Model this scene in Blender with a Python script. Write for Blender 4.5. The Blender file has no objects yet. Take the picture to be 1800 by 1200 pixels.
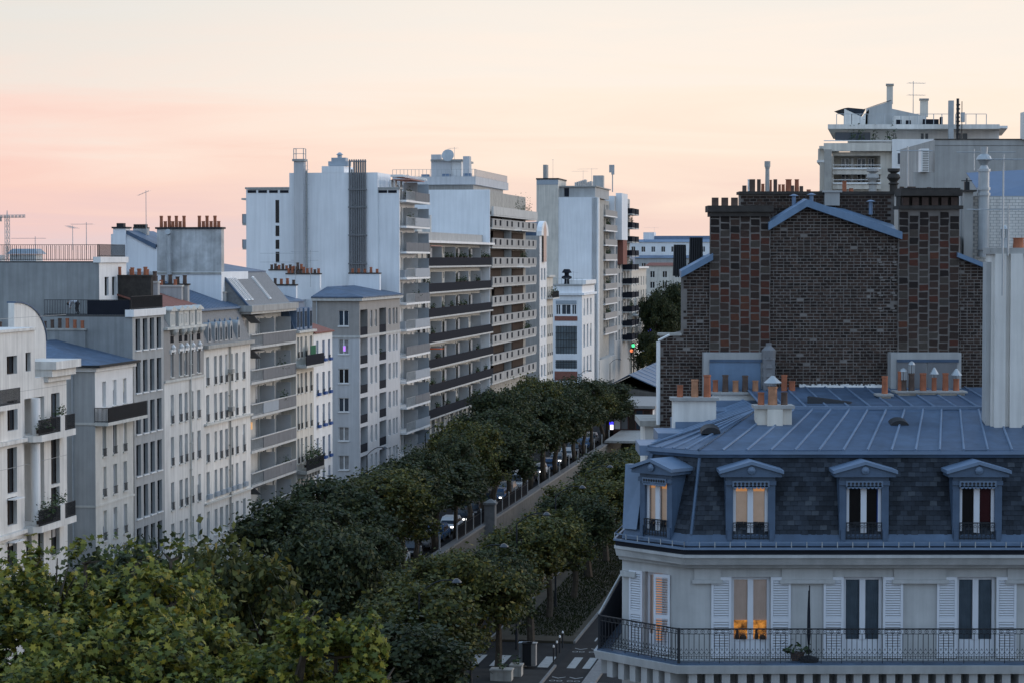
import bpy, bmesh, math, random
from mathutils import Vector, Matrix
random.seed(7)
SC = bpy.context.scene
COL = SC.collection
# ---------------------------------------------------------------- camera
F = 4000.0; TH = math.atan(145 / F); HC = 26.0
cam_d = bpy.data.cameras.new('camera'); cam_d.sensor_width = 36; cam_d.lens = F / 1800 * 36
cam_d.clip_start = 0.5; cam_d.clip_end = 6000
cam = bpy.data.objects.new('camera', cam_d); COL.objects.link(cam)
cam.location = (0, 0, HC); cam.rotation_euler = (math.pi / 2 - TH, 0, 0)
SC.camera = cam
# ---------------------------------------------------------------- world: dusk sky
world = bpy.data.worlds.new('World'); SC.world = world; world.use_nodes = True
def build_world():
    nt = world.node_tree; N = nt.nodes; L = nt.links; N.clear()
    def nd(t, **k):
        n = N.new(t)
        for a, b in k.items(): setattr(n, a, b)
        return n
    def mth(op, a, b=None, c=None, clamp=False):
        n = nd('ShaderNodeMath', operation=op); n.use_clamp = clamp
        for i, x in enumerate((a, b, c)):
            if x is None: continue
            if isinstance(x, (int, float)): n.inputs[i].default_value = x
            else: L.new(x, n.inputs[i])
        return n.outputs[0]
    def ramp(fac, stops):
        r = nd('ShaderNodeValToRGB'); e = r.color_ramp.elements
        while len(e) < len(stops): e.new(0.5)
        for q, (p, c) in zip(e, stops): q.position = p; q.color = (*c, 1)
        L.new(fac, r.inputs[0]); return r.outputs[0]
    def mix(f, a, b):
        m = nd('ShaderNodeMix', data_type='RGBA'); m.clamp_result = False
        L.new(f, m.inputs[0]); L.new(a, m.inputs[6]); L.new(b, m.inputs[7]); return m.outputs[2]
    tc = nd('ShaderNodeTexCoord'); sp = nd('ShaderNodeSeparateXYZ'); L.new(tc.outputs['Generated'], sp.inputs[0])
    x, y, z = sp.outputs
    # long thin cloud veils: noise stretched along the horizon
    mp = nd('ShaderNodeMapping'); mp.inputs['Scale'].default_value = (2.2, 2.2, 22); mp.inputs['Rotation'].default_value = (0, 0.05, 0)
    L.new(tc.outputs['Generated'], mp.inputs[0])
    nz = nd('ShaderNodeTexNoise'); nz.inputs['Scale'].default_value = 2.6; nz.inputs['Detail'].default_value = 6; nz.inputs['Roughness'].default_value = 0.55
    nz.inputs['Distortion'].default_value = 0.6
    L.new(mp.outputs[0], nz.inputs[0])
    wob = mth('MULTIPLY', mth('SUBTRACT', nz.outputs[0], 0.5), 0.095)
    el = mth('ADD', mth('MAXIMUM', z, 0.0), wob)
    elr = mth('MULTIPLY', mth('POWER', mth('MAXIMUM', el, 0.0), 0.5), 1.0)      # sqrt keeps the low sky finely divided
    q = lambda s: math.sqrt(s)
    left = ramp(elr, [(0, (.80, .62, .63)), (q(.014), (.86, .61, .59)), (q(.038), (.94, .63, .56)), (q(.06), (.95, .70, .63)), (q(.085), (.87, .76, .70)), (q(.112), (.79, .76, .72)), (q(.3), (.68, .78, .94)), (1, (.46, .72, 1.10))])
    right = ramp(elr, [(0, (.87, .66, .60)), (q(.014), (.91, .69, .61)), (q(.04), (.98, .79, .67)), (q(.06), (.99, .84, .72)), (q(.08), (.975, .86, .77)), (q(.115), (.90, .84, .78)), (q(.32), (.74, .82, .96)), (1, (.46, .72, 1.10))])
    back = ramp(elr, [(0, (.85, .90, .97)), (q(.1), (.78, .92, 1.10)), (q(.4), (.60, .82, 1.14)), (1, (.46, .72, 1.10))])
    tlr = nd('ShaderNodeMapRange', interpolation_type='SMOOTHSTEP'); L.new(mth('ADD', x, mth('MULTIPLY', wob, 1.5)), tlr.inputs[0])
    tlr.inputs[1].default_value = -0.26; tlr.inputs[2].default_value = 0.02
    tfb = nd('ShaderNodeMapRange', interpolation_type='SMOOTHSTEP'); L.new(y, tfb.inputs[0])
    tfb.inputs[1].default_value = 0.92; tfb.inputs[2].default_value = 0.0
    c = mix(tfb.outputs[0], mix(tlr.outputs[0], left, right), back)
    sky = nd('ShaderNodeTexSky', sky_type='NISHITA'); sky.sun_disc = False
    sky.sun_elevation = SUN_EL; sky.sun_rotation = SUN_AZ
    sk = nd('ShaderNodeMix', data_type='RGBA', blend_type='ADD'); sk.inputs[0].default_value = 0.02
    L.new(c, sk.inputs[6]); L.new(sky.outputs[0], sk.inputs[7])
    bg = nd('ShaderNodeBackground'); bg.inputs[1].default_value = SKY
    out = nd('ShaderNodeOutputWorld'); L.new(sk.outputs[2], bg.inputs[0]); L.new(bg.outputs[0], out.inputs[0])
SUN_EL = math.radians(2.0); SUN_AZ = math.radians(75); SKY = 1.0     # the sun has just gone, to the right of the avenue
build_world()
sun_d = bpy.data.lights.new('sun', 'SUN'); sun_d.energy = 1.5; sun_d.angle = math.radians(40); sun_d.color = (1.0, 0.88, 0.77)
sun = bpy.data.objects.new('sun', sun_d); COL.objects.link(sun)
sd = Vector((math.sin(SUN_AZ) * math.cos(math.radians(9)), math.cos(SUN_AZ) * math.cos(math.radians(9)), math.sin(math.radians(9))))
sun.rotation_euler = sd.to_track_quat('Z', 'Y').to_euler(); sun.location = (60, 20, 80)
SC.view_settings.view_transform = 'Standard'; SC.view_settings.look = 'None'; SC.view_settings.exposure = 0.0; SC.view_settings.gamma = 1
SC.render.film_transparent = False
SC.cycles.max_bounces = 5; SC.cycles.diffuse_bounces = 3; SC.cycles.glossy_bounces = 2; SC.cycles.transmission_bounces = 3; SC.cycles.caustics_reflective = False
# ---------------------------------------------------------------- pixel directions -> places (distance always comes from the plane given)
ST = math.atan(660 / (F * math.cos(TH) + 145 * math.sin(TH)))
SA = math.pi / 2 - ST                       # turn of the avenue's frame: local x runs along the avenue, y to its left
cS, sS = math.cos(ST), math.sin(ST)
def ray(px, py):
    dx = px - 900; dy = py - 600
    return (dx, F * math.cos(TH) - dy * math.sin(TH), -F * math.sin(TH) - dy * math.cos(TH))
def st(X, Y): return (X * sS + Y * cS, -X * cS + Y * sS)
def ts(v, w, z=0): return (v * sS - w * cS, v * cS + w * sS, z)
def on_w(px, py, w):
    d = ray(px, py); v, ww = st(d[0], d[1]); t = w / ww
    return (v * t, HC + d[2] * t)
def on_v(px, py, v):
    d = ray(px, py); vv, ww = st(d[0], d[1]); t = v / vv
    return (ww * t, HC + d[2] * t)
def on_z(px, py, z):
    d = ray(px, py); t = (z - HC) / d[2]
    return st(d[0] * t, d[1] * t)
def on_Y(px, py, Y):
    d = ray(px, py); t = Y / d[1]
    return (d[0] * t, HC + d[2] * t)
# ---------------------------------------------------------------- materials
MATS = {}
def mat(name, col, rough=0.8, var=0.15, scale=1.5, streak=0.0, bump=0.0, metal=0.0, spec=0.3, col2=None, island=None, emit=None, estr=0.0, grime=None, transl=0.0, bscale=None):
    if name in MATS: return MATS[name]
    m = bpy.data.materials.new(name); m.use_nodes = True; MATS[name] = m
    nt = m.node_tree; N = nt.nodes; L = nt.links
    b = N['Principled BSDF']; b.inputs['Roughness'].default_value = rough; b.inputs['Metallic'].default_value = metal
    b.inputs['Specular IOR Level'].default_value = spec
    tc = N.new('ShaderNodeTexCoord')
    def noise(sc, det=5, vec=None, rg=0.6):
        n = N.new('ShaderNodeTexNoise'); n.inputs['Scale'].default_value = sc; n.inputs['Detail'].default_value = det; n.inputs['Roughness'].default_value = rg
        L.new(vec or tc.outputs['Object'], n.inputs['Vector']); return n.outputs[0]
    def mapr(f, a, b2, lo, hi):
        r = N.new('ShaderNodeMapRange'); L.new(f, r.inputs[0])
        for i, x in enumerate((a, b2, lo, hi)): r.inputs[i + 1].default_value = x
        return r.outputs[0]
    def mul(c, f):
        x = N.new('ShaderNodeMix'); x.data_type = 'RGBA'; x.blend_type = 'MULTIPLY'; x.inputs[0].default_value = 1
        L.new(c, x.inputs[6]); L.new(f, x.inputs[7]); return x.outputs[2]
    rgb = N.new('ShaderNodeRGB'); rgb.outputs[0].default_value = (*col, 1); c = rgb.outputs[0]
    if island:
        g = N.new('ShaderNodeNewGeometry'); r = N.new('ShaderNodeValToRGB'); e = r.color_ramp.elements
        while len(e) < len(island): e.new(0.5)
        for q, (p, cc) in zip(e, island): q.position = p; q.color = (*cc, 1)
        L.new(g.outputs['Random Per Island'], r.inputs[0]); c = r.outputs[0]
    if col2:
        x = N.new('ShaderNodeMix'); x.data_type = 'RGBA'; L.new(mapr(noise(scale * 0.35, 4), 0.4, 0.62, 0, 1), x.inputs[0])
        L.new(c, x.inputs[6]); x.inputs[7].default_value = (*col2, 1); c = x.outputs[2]
    if var: c = mul(c, mapr(noise(scale), 0.25, 0.75, 1 - var, 1 + var * 0.6))
    if streak:
        mp = N.new('ShaderNodeMapping'); mp.inputs['Scale'].default_value = (2.2, 2.2, 0.12); L.new(tc.outputs['Object'], mp.inputs[0])
        c = mul(c, mapr(noise(1.4, 6, mp.outputs[0]), 0.3, 0.7, 1 - streak, 1.04))
    L.new(c, b.inputs['Base Color'])
    if bump:
        bp = N.new('ShaderNodeBump'); bp.inputs['Strength'].default_value = bump; bp.inputs['Distance'].default_value = 0.02
        L.new(noise(bscale or scale * 12, 4), bp.inputs['Height']); L.new(bp.outputs[0], b.inputs['Normal'])
    if transl:
        b.inputs['Transmission Weight'].default_value = 0
        tr = N.new('ShaderNodeBsdfTranslucent'); L.new(c, tr.inputs[0]); ms = N.new('ShaderNodeMixShader'); ms.inputs[0].default_value = transl
        L.new(b.outputs[0], ms.inputs[1]); L.new(tr.outputs[0], ms.inputs[2]); L.new(ms.outputs[0], N['Material Output'].inputs[0])
    if emit and estr < 0:            # lit room: uneven glow
        r = N.new('ShaderNodeValToRGB'); r.color_ramp.elements[0].position = .38; r.color_ramp.elements[0].color = (.03, .012, .004, 1); r.color_ramp.elements[1].position = .66; r.color_ramp.elements[1].color = (*emit, 1)
        L.new(noise(scale, 3), r.inputs[0]); L.new(r.outputs[0], b.inputs['Emission Color']); b.inputs['Emission Strength'].default_value = -estr
    elif emit:
        b.inputs['Emission Color'].default_value = (*emit, 1); b.inputs['Emission Strength'].default_value = estr
    return m
M = {}
def mk(k, *a, **kw): M[k] = mat(k, *a, **kw)
mk('render_white', (.76, .73, .68), var=.14, streak=.24, scale=.6)
mk('render_cream', (.68, .63, .55), var=.14, streak=.26, scale=.6)
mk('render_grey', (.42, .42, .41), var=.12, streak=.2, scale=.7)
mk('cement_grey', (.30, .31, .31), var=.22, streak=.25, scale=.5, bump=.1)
mk('wall_blue_white', (.80, .81, .82), var=.10, streak=.09, scale=.22, col2=(.74, .755, .77))
mk('blue_grey_render', (.53, .53, .535), var=.08, streak=.15, scale=.6)
mk('taupe', (.33, .31, .29), var=.1, streak=.12)
mk('old_plaster', (.60, .61, .61), var=.3, streak=.3, scale=1.1, col2=(.46, .46, .45))
mk('stone_haus', (.45, .455, .45), var=.14, streak=.2, scale=1.2, bump=.1)
mk('stone_pale', (.60, .58, .53), var=.12, streak=.15, scale=1.5, bump=.1)
mk('stone_dirty', (.44, .42, .38), var=.25, streak=.3, scale=1.5, bump=.15)
mk('concrete', (.40, .39, .37), var=.15, streak=.25, scale=1.2)
mk('concrete_light', (.55, .54, .51), var=.12, streak=.2, scale=1.2)
mk('white_paint', (.80, .79, .77), rough=.5, var=.09, streak=.1, scale=.9)
mk('zinc', (.088, .138, .215), rough=.5, var=.3, scale=.9, col2=(.058, .094, .152), metal=.15, spec=.4, streak=.22)
mk('zinc_light', (.14, .20, .29), rough=.5, var=.2, scale=1.6, metal=.15, spec=.4)
mk('slate', (.035, .045, .06), rough=.7, var=.4, scale=1.2, spec=.25, streak=.3, island=[(0, (.012, .016, .023)), (.5, (.026, .034, .047)), (.9, (.042, .052, .068)), (1, (.065, .076, .09))])
mk('zinc_pale', (.15, .23, .34), rough=.5, var=.2, scale=1.2, streak=.2)
mk('pane_grid', (.10, .135, .155), rough=.15, var=.4, scale=.5, spec=.5)
mk('slate_grey', (.20, .20, .20), rough=.7, var=.25, scale=5, bump=.3)
mk('tile_red', (.24, .10, .075), rough=.85, var=.3, scale=5, bump=.3)
mk('terracotta', (.36, .13, .07), rough=.85, var=.35, scale=4)
mk('terracotta_pale', (.42, .21, .12), rough=.85, var=.35, scale=4)
mk('pot_sooty', (.11, .075, .06), rough=.9, var=.4, scale=4)
mk('soot', (.055, .048, .043), rough=.95, var=.4, scale=3, bump=.2)
mk('iron', (.018, .02, .024), rough=.55, var=.1)
mk('dark_panel', (.018, .02, .027), rough=.85, spec=.1, var=.15)
mk('grey_panel', (.20, .20, .205), spec=.15, rough=.8, var=.12, streak=.15)
mk('bluegrey_panel', (.33, .37, .41), rough=.45, var=.1)
mk('pane_dark', (.012, .013, .016), rough=.12, var=0, spec=.22)
mk('pane_blue', (.04, .055, .075), rough=.1, var=.3, scale=.6, spec=.35)
mk('pane_curtain', (.25, .25, .25), rough=.3, var=.35, scale=2.5, spec=.5)
mk('pane_brown', (.035, .025, .02), rough=.15, var=.4, scale=1, spec=.2)
mk('blue_shutter', (.03, .08, .24), rough=.6, var=.1)
mk('shutter_white', (.60, .62, .66), rough=.5, var=.05)
mk('shutter_grey', (.42, .42, .42), rough=.6, var=.1)
mk('wood_dark', (.05, .035, .028), spec=.15, rough=.8, var=.3)
mk('steel', (.45, .46, .47), rough=.35, var=.15, metal=.8)
mk('galv', (.40, .42, .43), rough=.5, var=.2, metal=.4)
mk('asphalt', (.026, .026, .027), spec=.1, rough=.95, var=.3, scale=.6, bump=.3, col2=(.036, .035, .035))
mk('pavement', (.09, .087, .084), spec=.15, rough=.95, var=.2, scale=.8, bump=.2)
mk('cycle_asphalt', (.036, .033, .032), spec=.1, rough=.95, var=.25, scale=.7, bump=.2)
mk('granite', (.19, .185, .18), rough=.8, var=.25, scale=3)
mk('paint_road', (.32, .32, .31), rough=.8, var=.3, scale=3)
mk('earth', (.06, .05, .035), rough=.95, var=.4, scale=1)
mk('bark', (.075, .06, .045), rough=.95, var=.4, scale=4, bump=.5)
mk('trench_stone', (.15, .14, .125), rough=.9, var=.3, scale=1.2, streak=.3)
mk('mortar', (.19, .17, .155), rough=.95, var=.3, scale=2, bump=.4)
mk('orange_cloth', (.62, .12, .03), rough=.8, var=.1)
mk('pink_awning', (.60, .28, .22), rough=.8, var=.1)
mk('green_cloth', (.02, .12, .06), rough=.8, var=.1)
mk('leaf_bal', (.05, .08, .03), rough=.7, var=.4, scale=3)
mk('lit_warm', (.5, .3, .15), emit=(1.0, .56, .26), estr=.55, var=0)
mk('lit_curtain', (.42, .36, .31), rough=.7, var=.2, scale=3, emit=(1.0, .70, .50), estr=.12)
mk('lit_orange', (.3, .12, .04), emit=(1.0, .40, .07), estr=-.6, var=0, scale=5)
mk('lit_white', (.9, .9, .9), emit=(1, .97, .93), estr=4.0, var=0)
mk('lit_sign', (.9, .9, .95), emit=(.90, .86, 1.0), estr=2.0, var=0)
mk('lit_blue', (.1, .1, .9), emit=(.05, .04, 1.0), estr=1.6, var=0)
mk('lit_green', (.1, .9, .3), emit=(.08, 1.0, .35), estr=1.6, var=0)
mk('lit_red', (.9, .2, .1), emit=(1.0, .25, .10), estr=1.2, var=0)
mk('lit_yellow', (.9, .8, .4), emit=(1.0, .88, .45), estr=1.1, var=0)
mk('lit_purple', (.5, .2, .9), emit=(.50, .16, 1.0), estr=1.2, var=0)
# ---------------------------------------------------------------- mesh builder
class MB:
    def __init__(s): s.v = []; s.f = []; s.m = []
    def face(s, pts, m=0):
        n = len(s.v); s.v += [tuple(p) for p in pts]; s.f.append(tuple(range(n, n + len(pts)))); s.m.append(m)
    def box(s, x0, x1, y0, y1, z0, z1, m=0):
        n = len(s.v)
        s.v += [(x0, y0, z0), (x1, y0, z0), (x1, y1, z0), (x0, y1, z0), (x0, y0, z1), (x1, y0, z1), (x1, y1, z1), (x0, y1, z1)]
        for q in ((0, 3, 2, 1), (4, 5, 6, 7), (0, 1, 5, 4), (1, 2, 6, 5), (2, 3, 7, 6), (3, 0, 4, 7)):
            s.f.append(tuple(n + i for i in q)); s.m.append(m)
    def hexa(s, b, t, m=0):          # any 4 bottom points and 4 top points, counter-clockwise
        n = len(s.v); s.v += [tuple(p) for p in b] + [tuple(p) for p in t]; k = len(b)
        s.f.append(tuple(n + i for i in reversed(range(k)))); s.m.append(m)
        s.f.append(tuple(n + k + i for i in range(k))); s.m.append(m)
        for i in range(k):
            j = (i + 1) % k; s.f.append((n + i, n + j, n + k + j, n + k + i)); s.m.append(m)
    def prism(s, poly, z0, z1, m=0): s.hexa([(x, y, z0) for x, y in poly], [(x, y, z1) for x, y in poly], m)
    def ext(s, poly, d, m=0):        # extrude a 3D polygon by vector d
        s.hexa(poly, [tuple(a + b for a, b in zip(p, d)) for p in poly], m)
    def tube(s, p0, p1, r0, r1=None, n=8, m=0, caps=True):
        r1 = r0 if r1 is None else r1; p0 = Vector(p0); p1 = Vector(p1); d = p1 - p0
        if d.length < 1e-6: return
        a = d.orthogonal().normalized(); b = d.normalized().cross(a); k = len(s.v)
        for p, r in ((p0, r0), (p1, r1)):
            for i in range(n):
                t = 2 * math.pi * i / n; s.v.append(tuple(p + a * (r * math.cos(t)) + b * (r * math.sin(t))))
        for i in range(n):
            j = (i + 1) % n; s.f.append((k + i, k + j, k + n + j, k + n + i)); s.m.append(m)
        if caps:
            s.f.append(tuple(k + i for i in reversed(range(n)))); s.m.append(m); s.f.append(tuple(k + n + i for i in range(n))); s.m.append(m)
    def path(s, pts, r, n=5, m=0):
        for a, b in zip(pts, pts[1:]): s.tube(a, b, r, r, n, m)
    def lathe(s, prof, n=12, c=(0, 0), m=0):     # prof: (r, z) from bottom to top
        k = len(s.v)
        for r, z in prof:
            for i in range(n):
                t = 2 * math.pi * i / n; s.v.append((c[0] + r * math.cos(t), c[1] + r * math.sin(t), z))
        for q in range(len(prof) - 1):
            for i in range(n):
                j = (i + 1) % n; s.f.append((k + q * n + i, k + q * n + j, k + (q + 1) * n + j, k + (q + 1) * n + i)); s.m.append(m)
        s.f.append(tuple(k + i for i in reversed(range(n)))); s.m.append(m)
        s.f.append(tuple(k + (len(prof) - 1) * n + i for i in range(n))); s.m.append(m)
    def mesh(s, name, mats):
        me = bpy.data.meshes.new(name); me.from_pydata(s.v, [], s.f)
        for q in mats: me.materials.append(M[q] if isinstance(q, str) else q)
        if len(mats) > 1: me.polygons.foreach_set('material_index', s.m)
        me.update(); return me
    def build(s, name, mats, parent=None, loc=(0, 0, 0), rz=0.0):
        if isinstance(mats, str): mats = [mats]
        return put(name, s.mesh(name, mats), parent, loc, rz)
def put(name, me, parent=None, loc=(0, 0, 0), rz=0.0):
    o = bpy.data.objects.new(name, me); COL.objects.link(o); o.location = loc; o.rotation_euler = (0, 0, rz)
    if parent is not None: o.parent = parent
    return o
def tag(o, label=None, cat=None, group=None, kind=None):
    if label: o['label'] = label
    if cat: o['category'] = cat
    if group: o['group'] = group
    if kind: o['kind'] = kind
    return o
def thing(name, label, cat, loc=(0, 0, 0), rz=0.0, group=None):
    o = bpy.data.objects.new(name, None); COL.objects.link(o); o.location = loc; o.rotation_euler = (0, 0, rz); o.empty_display_size = .3
    return tag(o, label, cat, group)
def clone(root, loc=None, rz=None, label=None, group=None, parent=None):
    c = root.copy(); COL.objects.link(c); c.parent = parent
    if loc is not None: c.location = loc
    if rz is not None: c.rotation_euler = (0, 0, rz)
    if label: c['label'] = label
    if group: c['group'] = group
    for ch in root.children: clone(ch, parent=c)
    return c
CACHE = {}
def cached(key, fn):
    if key not in CACHE: CACHE[key] = fn()
    return CACHE[key]
R2 = lambda x: round(x * 20) / 20
# ---------------------------------------------------------------- ground, roads, trench (avenue frame: x along, y to the left)
def sbuild(mb, name, mats, label=None, kind='structure', z=0.0):
    o = mb.build(name, mats, None, (0, 0, z), SA); tag(o, label, None, None, kind); return o
TV0, TV1, TW0, TW1 = 174.0, 322.0, 27.5, 37.3        # railway trench
mb = MB()
vs = [-400, TV0, TV1, 5200]; ws = [-2600, TW0, TW1, 2600]
for i in range(3):
    for j in range(3):
        if i == 1 and j == 1: continue
        mb.face([(vs[i], ws[j], 0), (vs[i + 1], ws[j], 0), (vs[i + 1], ws[j + 1], 0), (vs[i], ws[j + 1], 0)])
ground = sbuild(mb, 'ground', 'asphalt', z=-.02)
def strip(name, v0, v1, w0, w1, h, mats, kerb=.16):
    """a raised pavement with a granite kerb along both long edges"""
    mb = MB(); mb.box(v0, v1, w0 + kerb, w1 - kerb, -.05, h)
    o = sbuild(mb, name, mats)
    for (a, b) in ((w0, w0 + kerb - .003), (w1 - kerb + .003, w1)):
        v = v0
        me = cached(('kerb', round(b - a, 3), h), lambda: kerb_mesh(b - a, h))
        while v < min(v1, 330):
            put('kerb_stone', me, o, (v, a, 0)); v += 3.0
    return o
mk('earth_pavement', (.05, .047, .044), spec=.1, rough=.95, var=.3, scale=.8)
def kerb_mesh(w, h):
    m = MB(); m.box(.01, 2.99, 0, w, -.05, h + .006); return m.mesh('kerb_stone', ['granite'])
mk('earth_pavement', (.05, .047, .044), spec=.1, rough=.95, var=.3, scale=.8)
strip('pavement_by_left_facades', 60, 620, 47.2, 52.2, .14, 'pavement')
strip('pavement_by_trench', 166, 360, TW1 + .75, 39.4, .14, 'pavement')
strip('pavement_of_right_trees', 152, 362, 20.7, TW0 - .8, .14, 'earth')
strip('pavement_near_crossing', 92, 141, 20.7, 36.0, .14, 'earth_pavement')
strip('pavement_kerb_island', 60, 330, 17.5, 18.3, .14, 'granite')
strip('pavement_by_right_facades', 74, 360, 7.9, 11.6, .14, 'pavement')
mb = MB(); mb.box(60, 330, 18.32, 20.68, -.05, .012); cyc = sbuild(mb, 'cycle_path', 'cycle_asphalt')
# markings on the cycle path and the crossing
def mark(name, poly, lab=None):
    m = MB(); m.face([(v, w, 0) for v, w in poly]); o = sbuild(m, name, 'paint_road', z=.018); return o
def pxmark(pts): return [on_z(px, py, .02) for px, py in pts]
for k, (w0, w1) in enumerate([(18.5, 19.0), (19.45, 20.0), (21.2, 21.9), (22.6, 23.4), (24.2, 25.0), (25.8, 26.6)]):
    mark('crossing_stripe', [(142.6, w0), (146.6, w0), (146.6, w1), (142.6, w1)])
for v in (118, 127, 136, 153, 162, 171, 180, 189, 198):
    mark('lane_dash', [(v, 19.44), (v + 1.5, 19.44), (v + 1.5, 19.56), (v, 19.56)])
for v0 in (139.0, 149.5):                      # painted bicycle and chevrons
    for w in (18.95, 20.05):
        m = MB()
        for s in (-1, 1):
            m.face([(v0, w, 0), (v0 + .45, w + s * .42, 0), (v0 + .62, w + s * .42, 0), (v0 + .2, w, 0)])
        ringc = [(v0 - .8, w - .22), (v0 - .8, w + .22)]
        for cv, cw in ringc:
            for i in range(10):
                a0, a1 = 2 * math.pi * i / 10, 2 * math.pi * (i + 1) / 10
                m.face([(cv + .24 * math.cos(a0), cw + .2 * math.sin(a0), 0), (cv + .24 * math.cos(a1), cw + .2 * math.sin(a1), 0), (cv + .17 * math.cos(a1), cw + .13 * math.sin(a1), 0), (cv + .17 * math.cos(a0), cw + .13 * math.sin(a0), 0)])
        sbuild(m, 'cycle_symbol', 'paint_road', z=.018)
# grass verge under the right trees
mb = MB()
rnd = random.Random(3)
for i in range(20000):
    v = rnd.uniform(154, 235); w = rnd.uniform(21.2, 25.5); h = rnd.uniform(.06, .2); a = rnd.uniform(0, 6.28); dx, dy = .035 * math.cos(a), .035 * math.sin(a)
    mb.face([(v - dx, w - dy, .14), (v + dx, w + dy, .14), (v + rnd.uniform(-.08, .08), w + rnd.uniform(-.08, .08), .14 + h)])
mk('grass', (.04, .055, .02), rough=1.0, spec=0, var=.3, island=[(0, (.014, .02, .009)), (.6, (.024, .034, .013)), (1, (.05, .045, .02))])
tag(sbuild(mb, 'grass', 'grass', 'short grass and weeds on the verge beside the cycle path', 'stuff'), cat='grass')
# ---------------------------------------------------------------- railway trench
mb = MB()
mb.face([(TV0, TW0, -6), (TV1, TW0, -6), (TV1, TW1, -6), (TV0, TW1, -6)])
mb.face([(TV0, TW0, -6), (TV0, TW1, -6), (TV0, TW1, 0), (TV0, TW0, 0)])
mb.face([(TV0, TW0, -6), (TV0, TW0, 0), (TV1, TW0, 0), (TV1, TW0, -6)])
mb.face([(TV1, TW0, -6), (TV1, TW1, -6), (TV1, TW1, 0), (TV1, TW0, 0)])
sbuild(mb, 'trench_bed', 'earth')
strip('pavement_near_corner', 10, 62, 8, 22, .14, 'pavement')
def trench_wall(name, label, w0, w1, v0, v1, face):
    t = thing(name, label, 'wall', ts(v0, w0), SA)
    m = MB(); m.box(0, v1 - v0, 0, w1 - w0, -6, .88); m.build('wall', 'trench_stone', t)
    me = cached(('coping', round(w1 - w0, 2)), lambda: coping_mesh(w1 - w0))
    x = 0.0
    while x < v1 - v0 - 1: put('coping_stone', me, t, (x, 0, 0)); x += 2.5
    return t
def coping_mesh(w):
    m = MB(); m.box(.015, 2.485, -.08, w + .08, .884, 1.06); return m.mesh('coping_stone', ['granite'])
lw = trench_wall('trench_parapet', 'long stone parapet wall of the railway trench beside the parked cars', TW1, TW1 + .6, TV0, TV1, -1)
rw = trench_wall('trench_parapet', 'stone parapet wall of the trench beside the right-hand tree row', TW0 - .6, TW0, TV0, TV1, 1)
# iron railing sections with slim posts standing on the left parapet
def railing_mesh(L, h, gap, r=.018, z0=0.0, posts=True):
    m = MB(); m.box(0, L, -.02, .02, z0 + h - .05, z0 + h); m.box(0, L, -.015, .015, z0 + .08, z0 + .12)
    n = max(2, int(L / gap))
    for i in range(n + 1):
        x = L * i / n; m.box(x - r, x + r, -r, r, z0 + .02, z0 + h + (.12 if gap > .2 else 0))
    return m.mesh('railing', ['iron'])
fr = thing('trench_fence', 'iron bar fence on the trench parapet beside the parked cars', 'fence', ts(TV0, TW1 + .3, 1.06), SA)
me = cached('tfence', lambda: railing_mesh(4.0, 1.15, .25, .022)); mp_ = cached('tpost', lambda: (lambda m: (m.box(-.06, .06, -.06, .06, 0, 1.35), m.lathe([(.06, 1.35), (.09, 1.42), (.05, 1.5), (.0, 1.53)], 6), m.mesh('post', ['galv']))[2])(MB()))
for k in range(36):
    if 6 <= k <= 15: put('railing', me, fr, (k * 4.0, 0, 0))
    if 6 <= k <= 16 or k % 2 == 0: put('post', mp_, fr, (k * 4.0, 0, 0))
pl = thing('stone_gate_pillar', 'pale square stone pillar at the near end of the trench fence', 'pillar', ts(*on_z(862, 930, .5), 0), SA)
m = MB(); m.box(-.5, .5, -.5, .5, 0, 2.9); m.build('shaft', 'granite', pl)
m = MB(); m.box(-.6, .6, -.6, .6, 2.903, 3.1); m.hexa([(-.55, -.55, 3.1), (.55, -.55, 3.1), (.55, .55, 3.1), (-.55, .55, 3.1)], [(-.1, -.1, 3.4), (.1, -.1, 3.4), (.1, .1, 3.4), (-.1, .1, 3.4)]); m.build('cap', 'granite', pl)
# ---------------------------------------------------------------- windows and walls
def frame_mesh(w, h, style, fm, dep):
    m = MB(); t = .055; y0, y1 = dep, dep + .07
    m.box(0, w, y0, y1, 0, t); m.box(0, w, y0, y1, h - t, h); m.box(0, t, y0, y1, t, h - t); m.box(w - t, w, y0, y1, t, h - t)
    if style >= 2: m.box(w / 2 - .05, w / 2 + .05, y0 - .02, y1, t, h - t)
    if style >= 3:
        for k in (1, 2):
            z = h * k / 3; m.box(t, w / 2 - .05, y0 + .01, y1, z - .018, z + .018); m.box(w / 2 + .05, w - t, y0 + .01, y1, z - .018, z + .018)
    return m.mesh('window', [fm])
def quad_mesh(name, w, h, y, mt):
    m = MB(); m.face([(0, y, 0), (w, y, 0), (w, y, h), (0, y, h)]); return m.mesh(name, [mt])
def box_mesh(name, x0, x1, y0, y1, z0, z1, mt):
    m = MB(); m.box(x0, x1, y0, y1, z0, z1); return m.mesh(name, [mt])
def shutter_mesh(w, h, mt, slats=0):
    m = MB(); t = .05
    if not slats: m.box(0, w, 0, .04, 0, h); 
    else:
        m.box(0, t, 0, .04, 0, h); m.box(w - t, w, 0, .04, 0, h)
        for z in (0, h * .42, h - .09): m.box(t, w - t, 0, .04, z, z + .09)
    return m.mesh('shutter', [mt])
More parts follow.
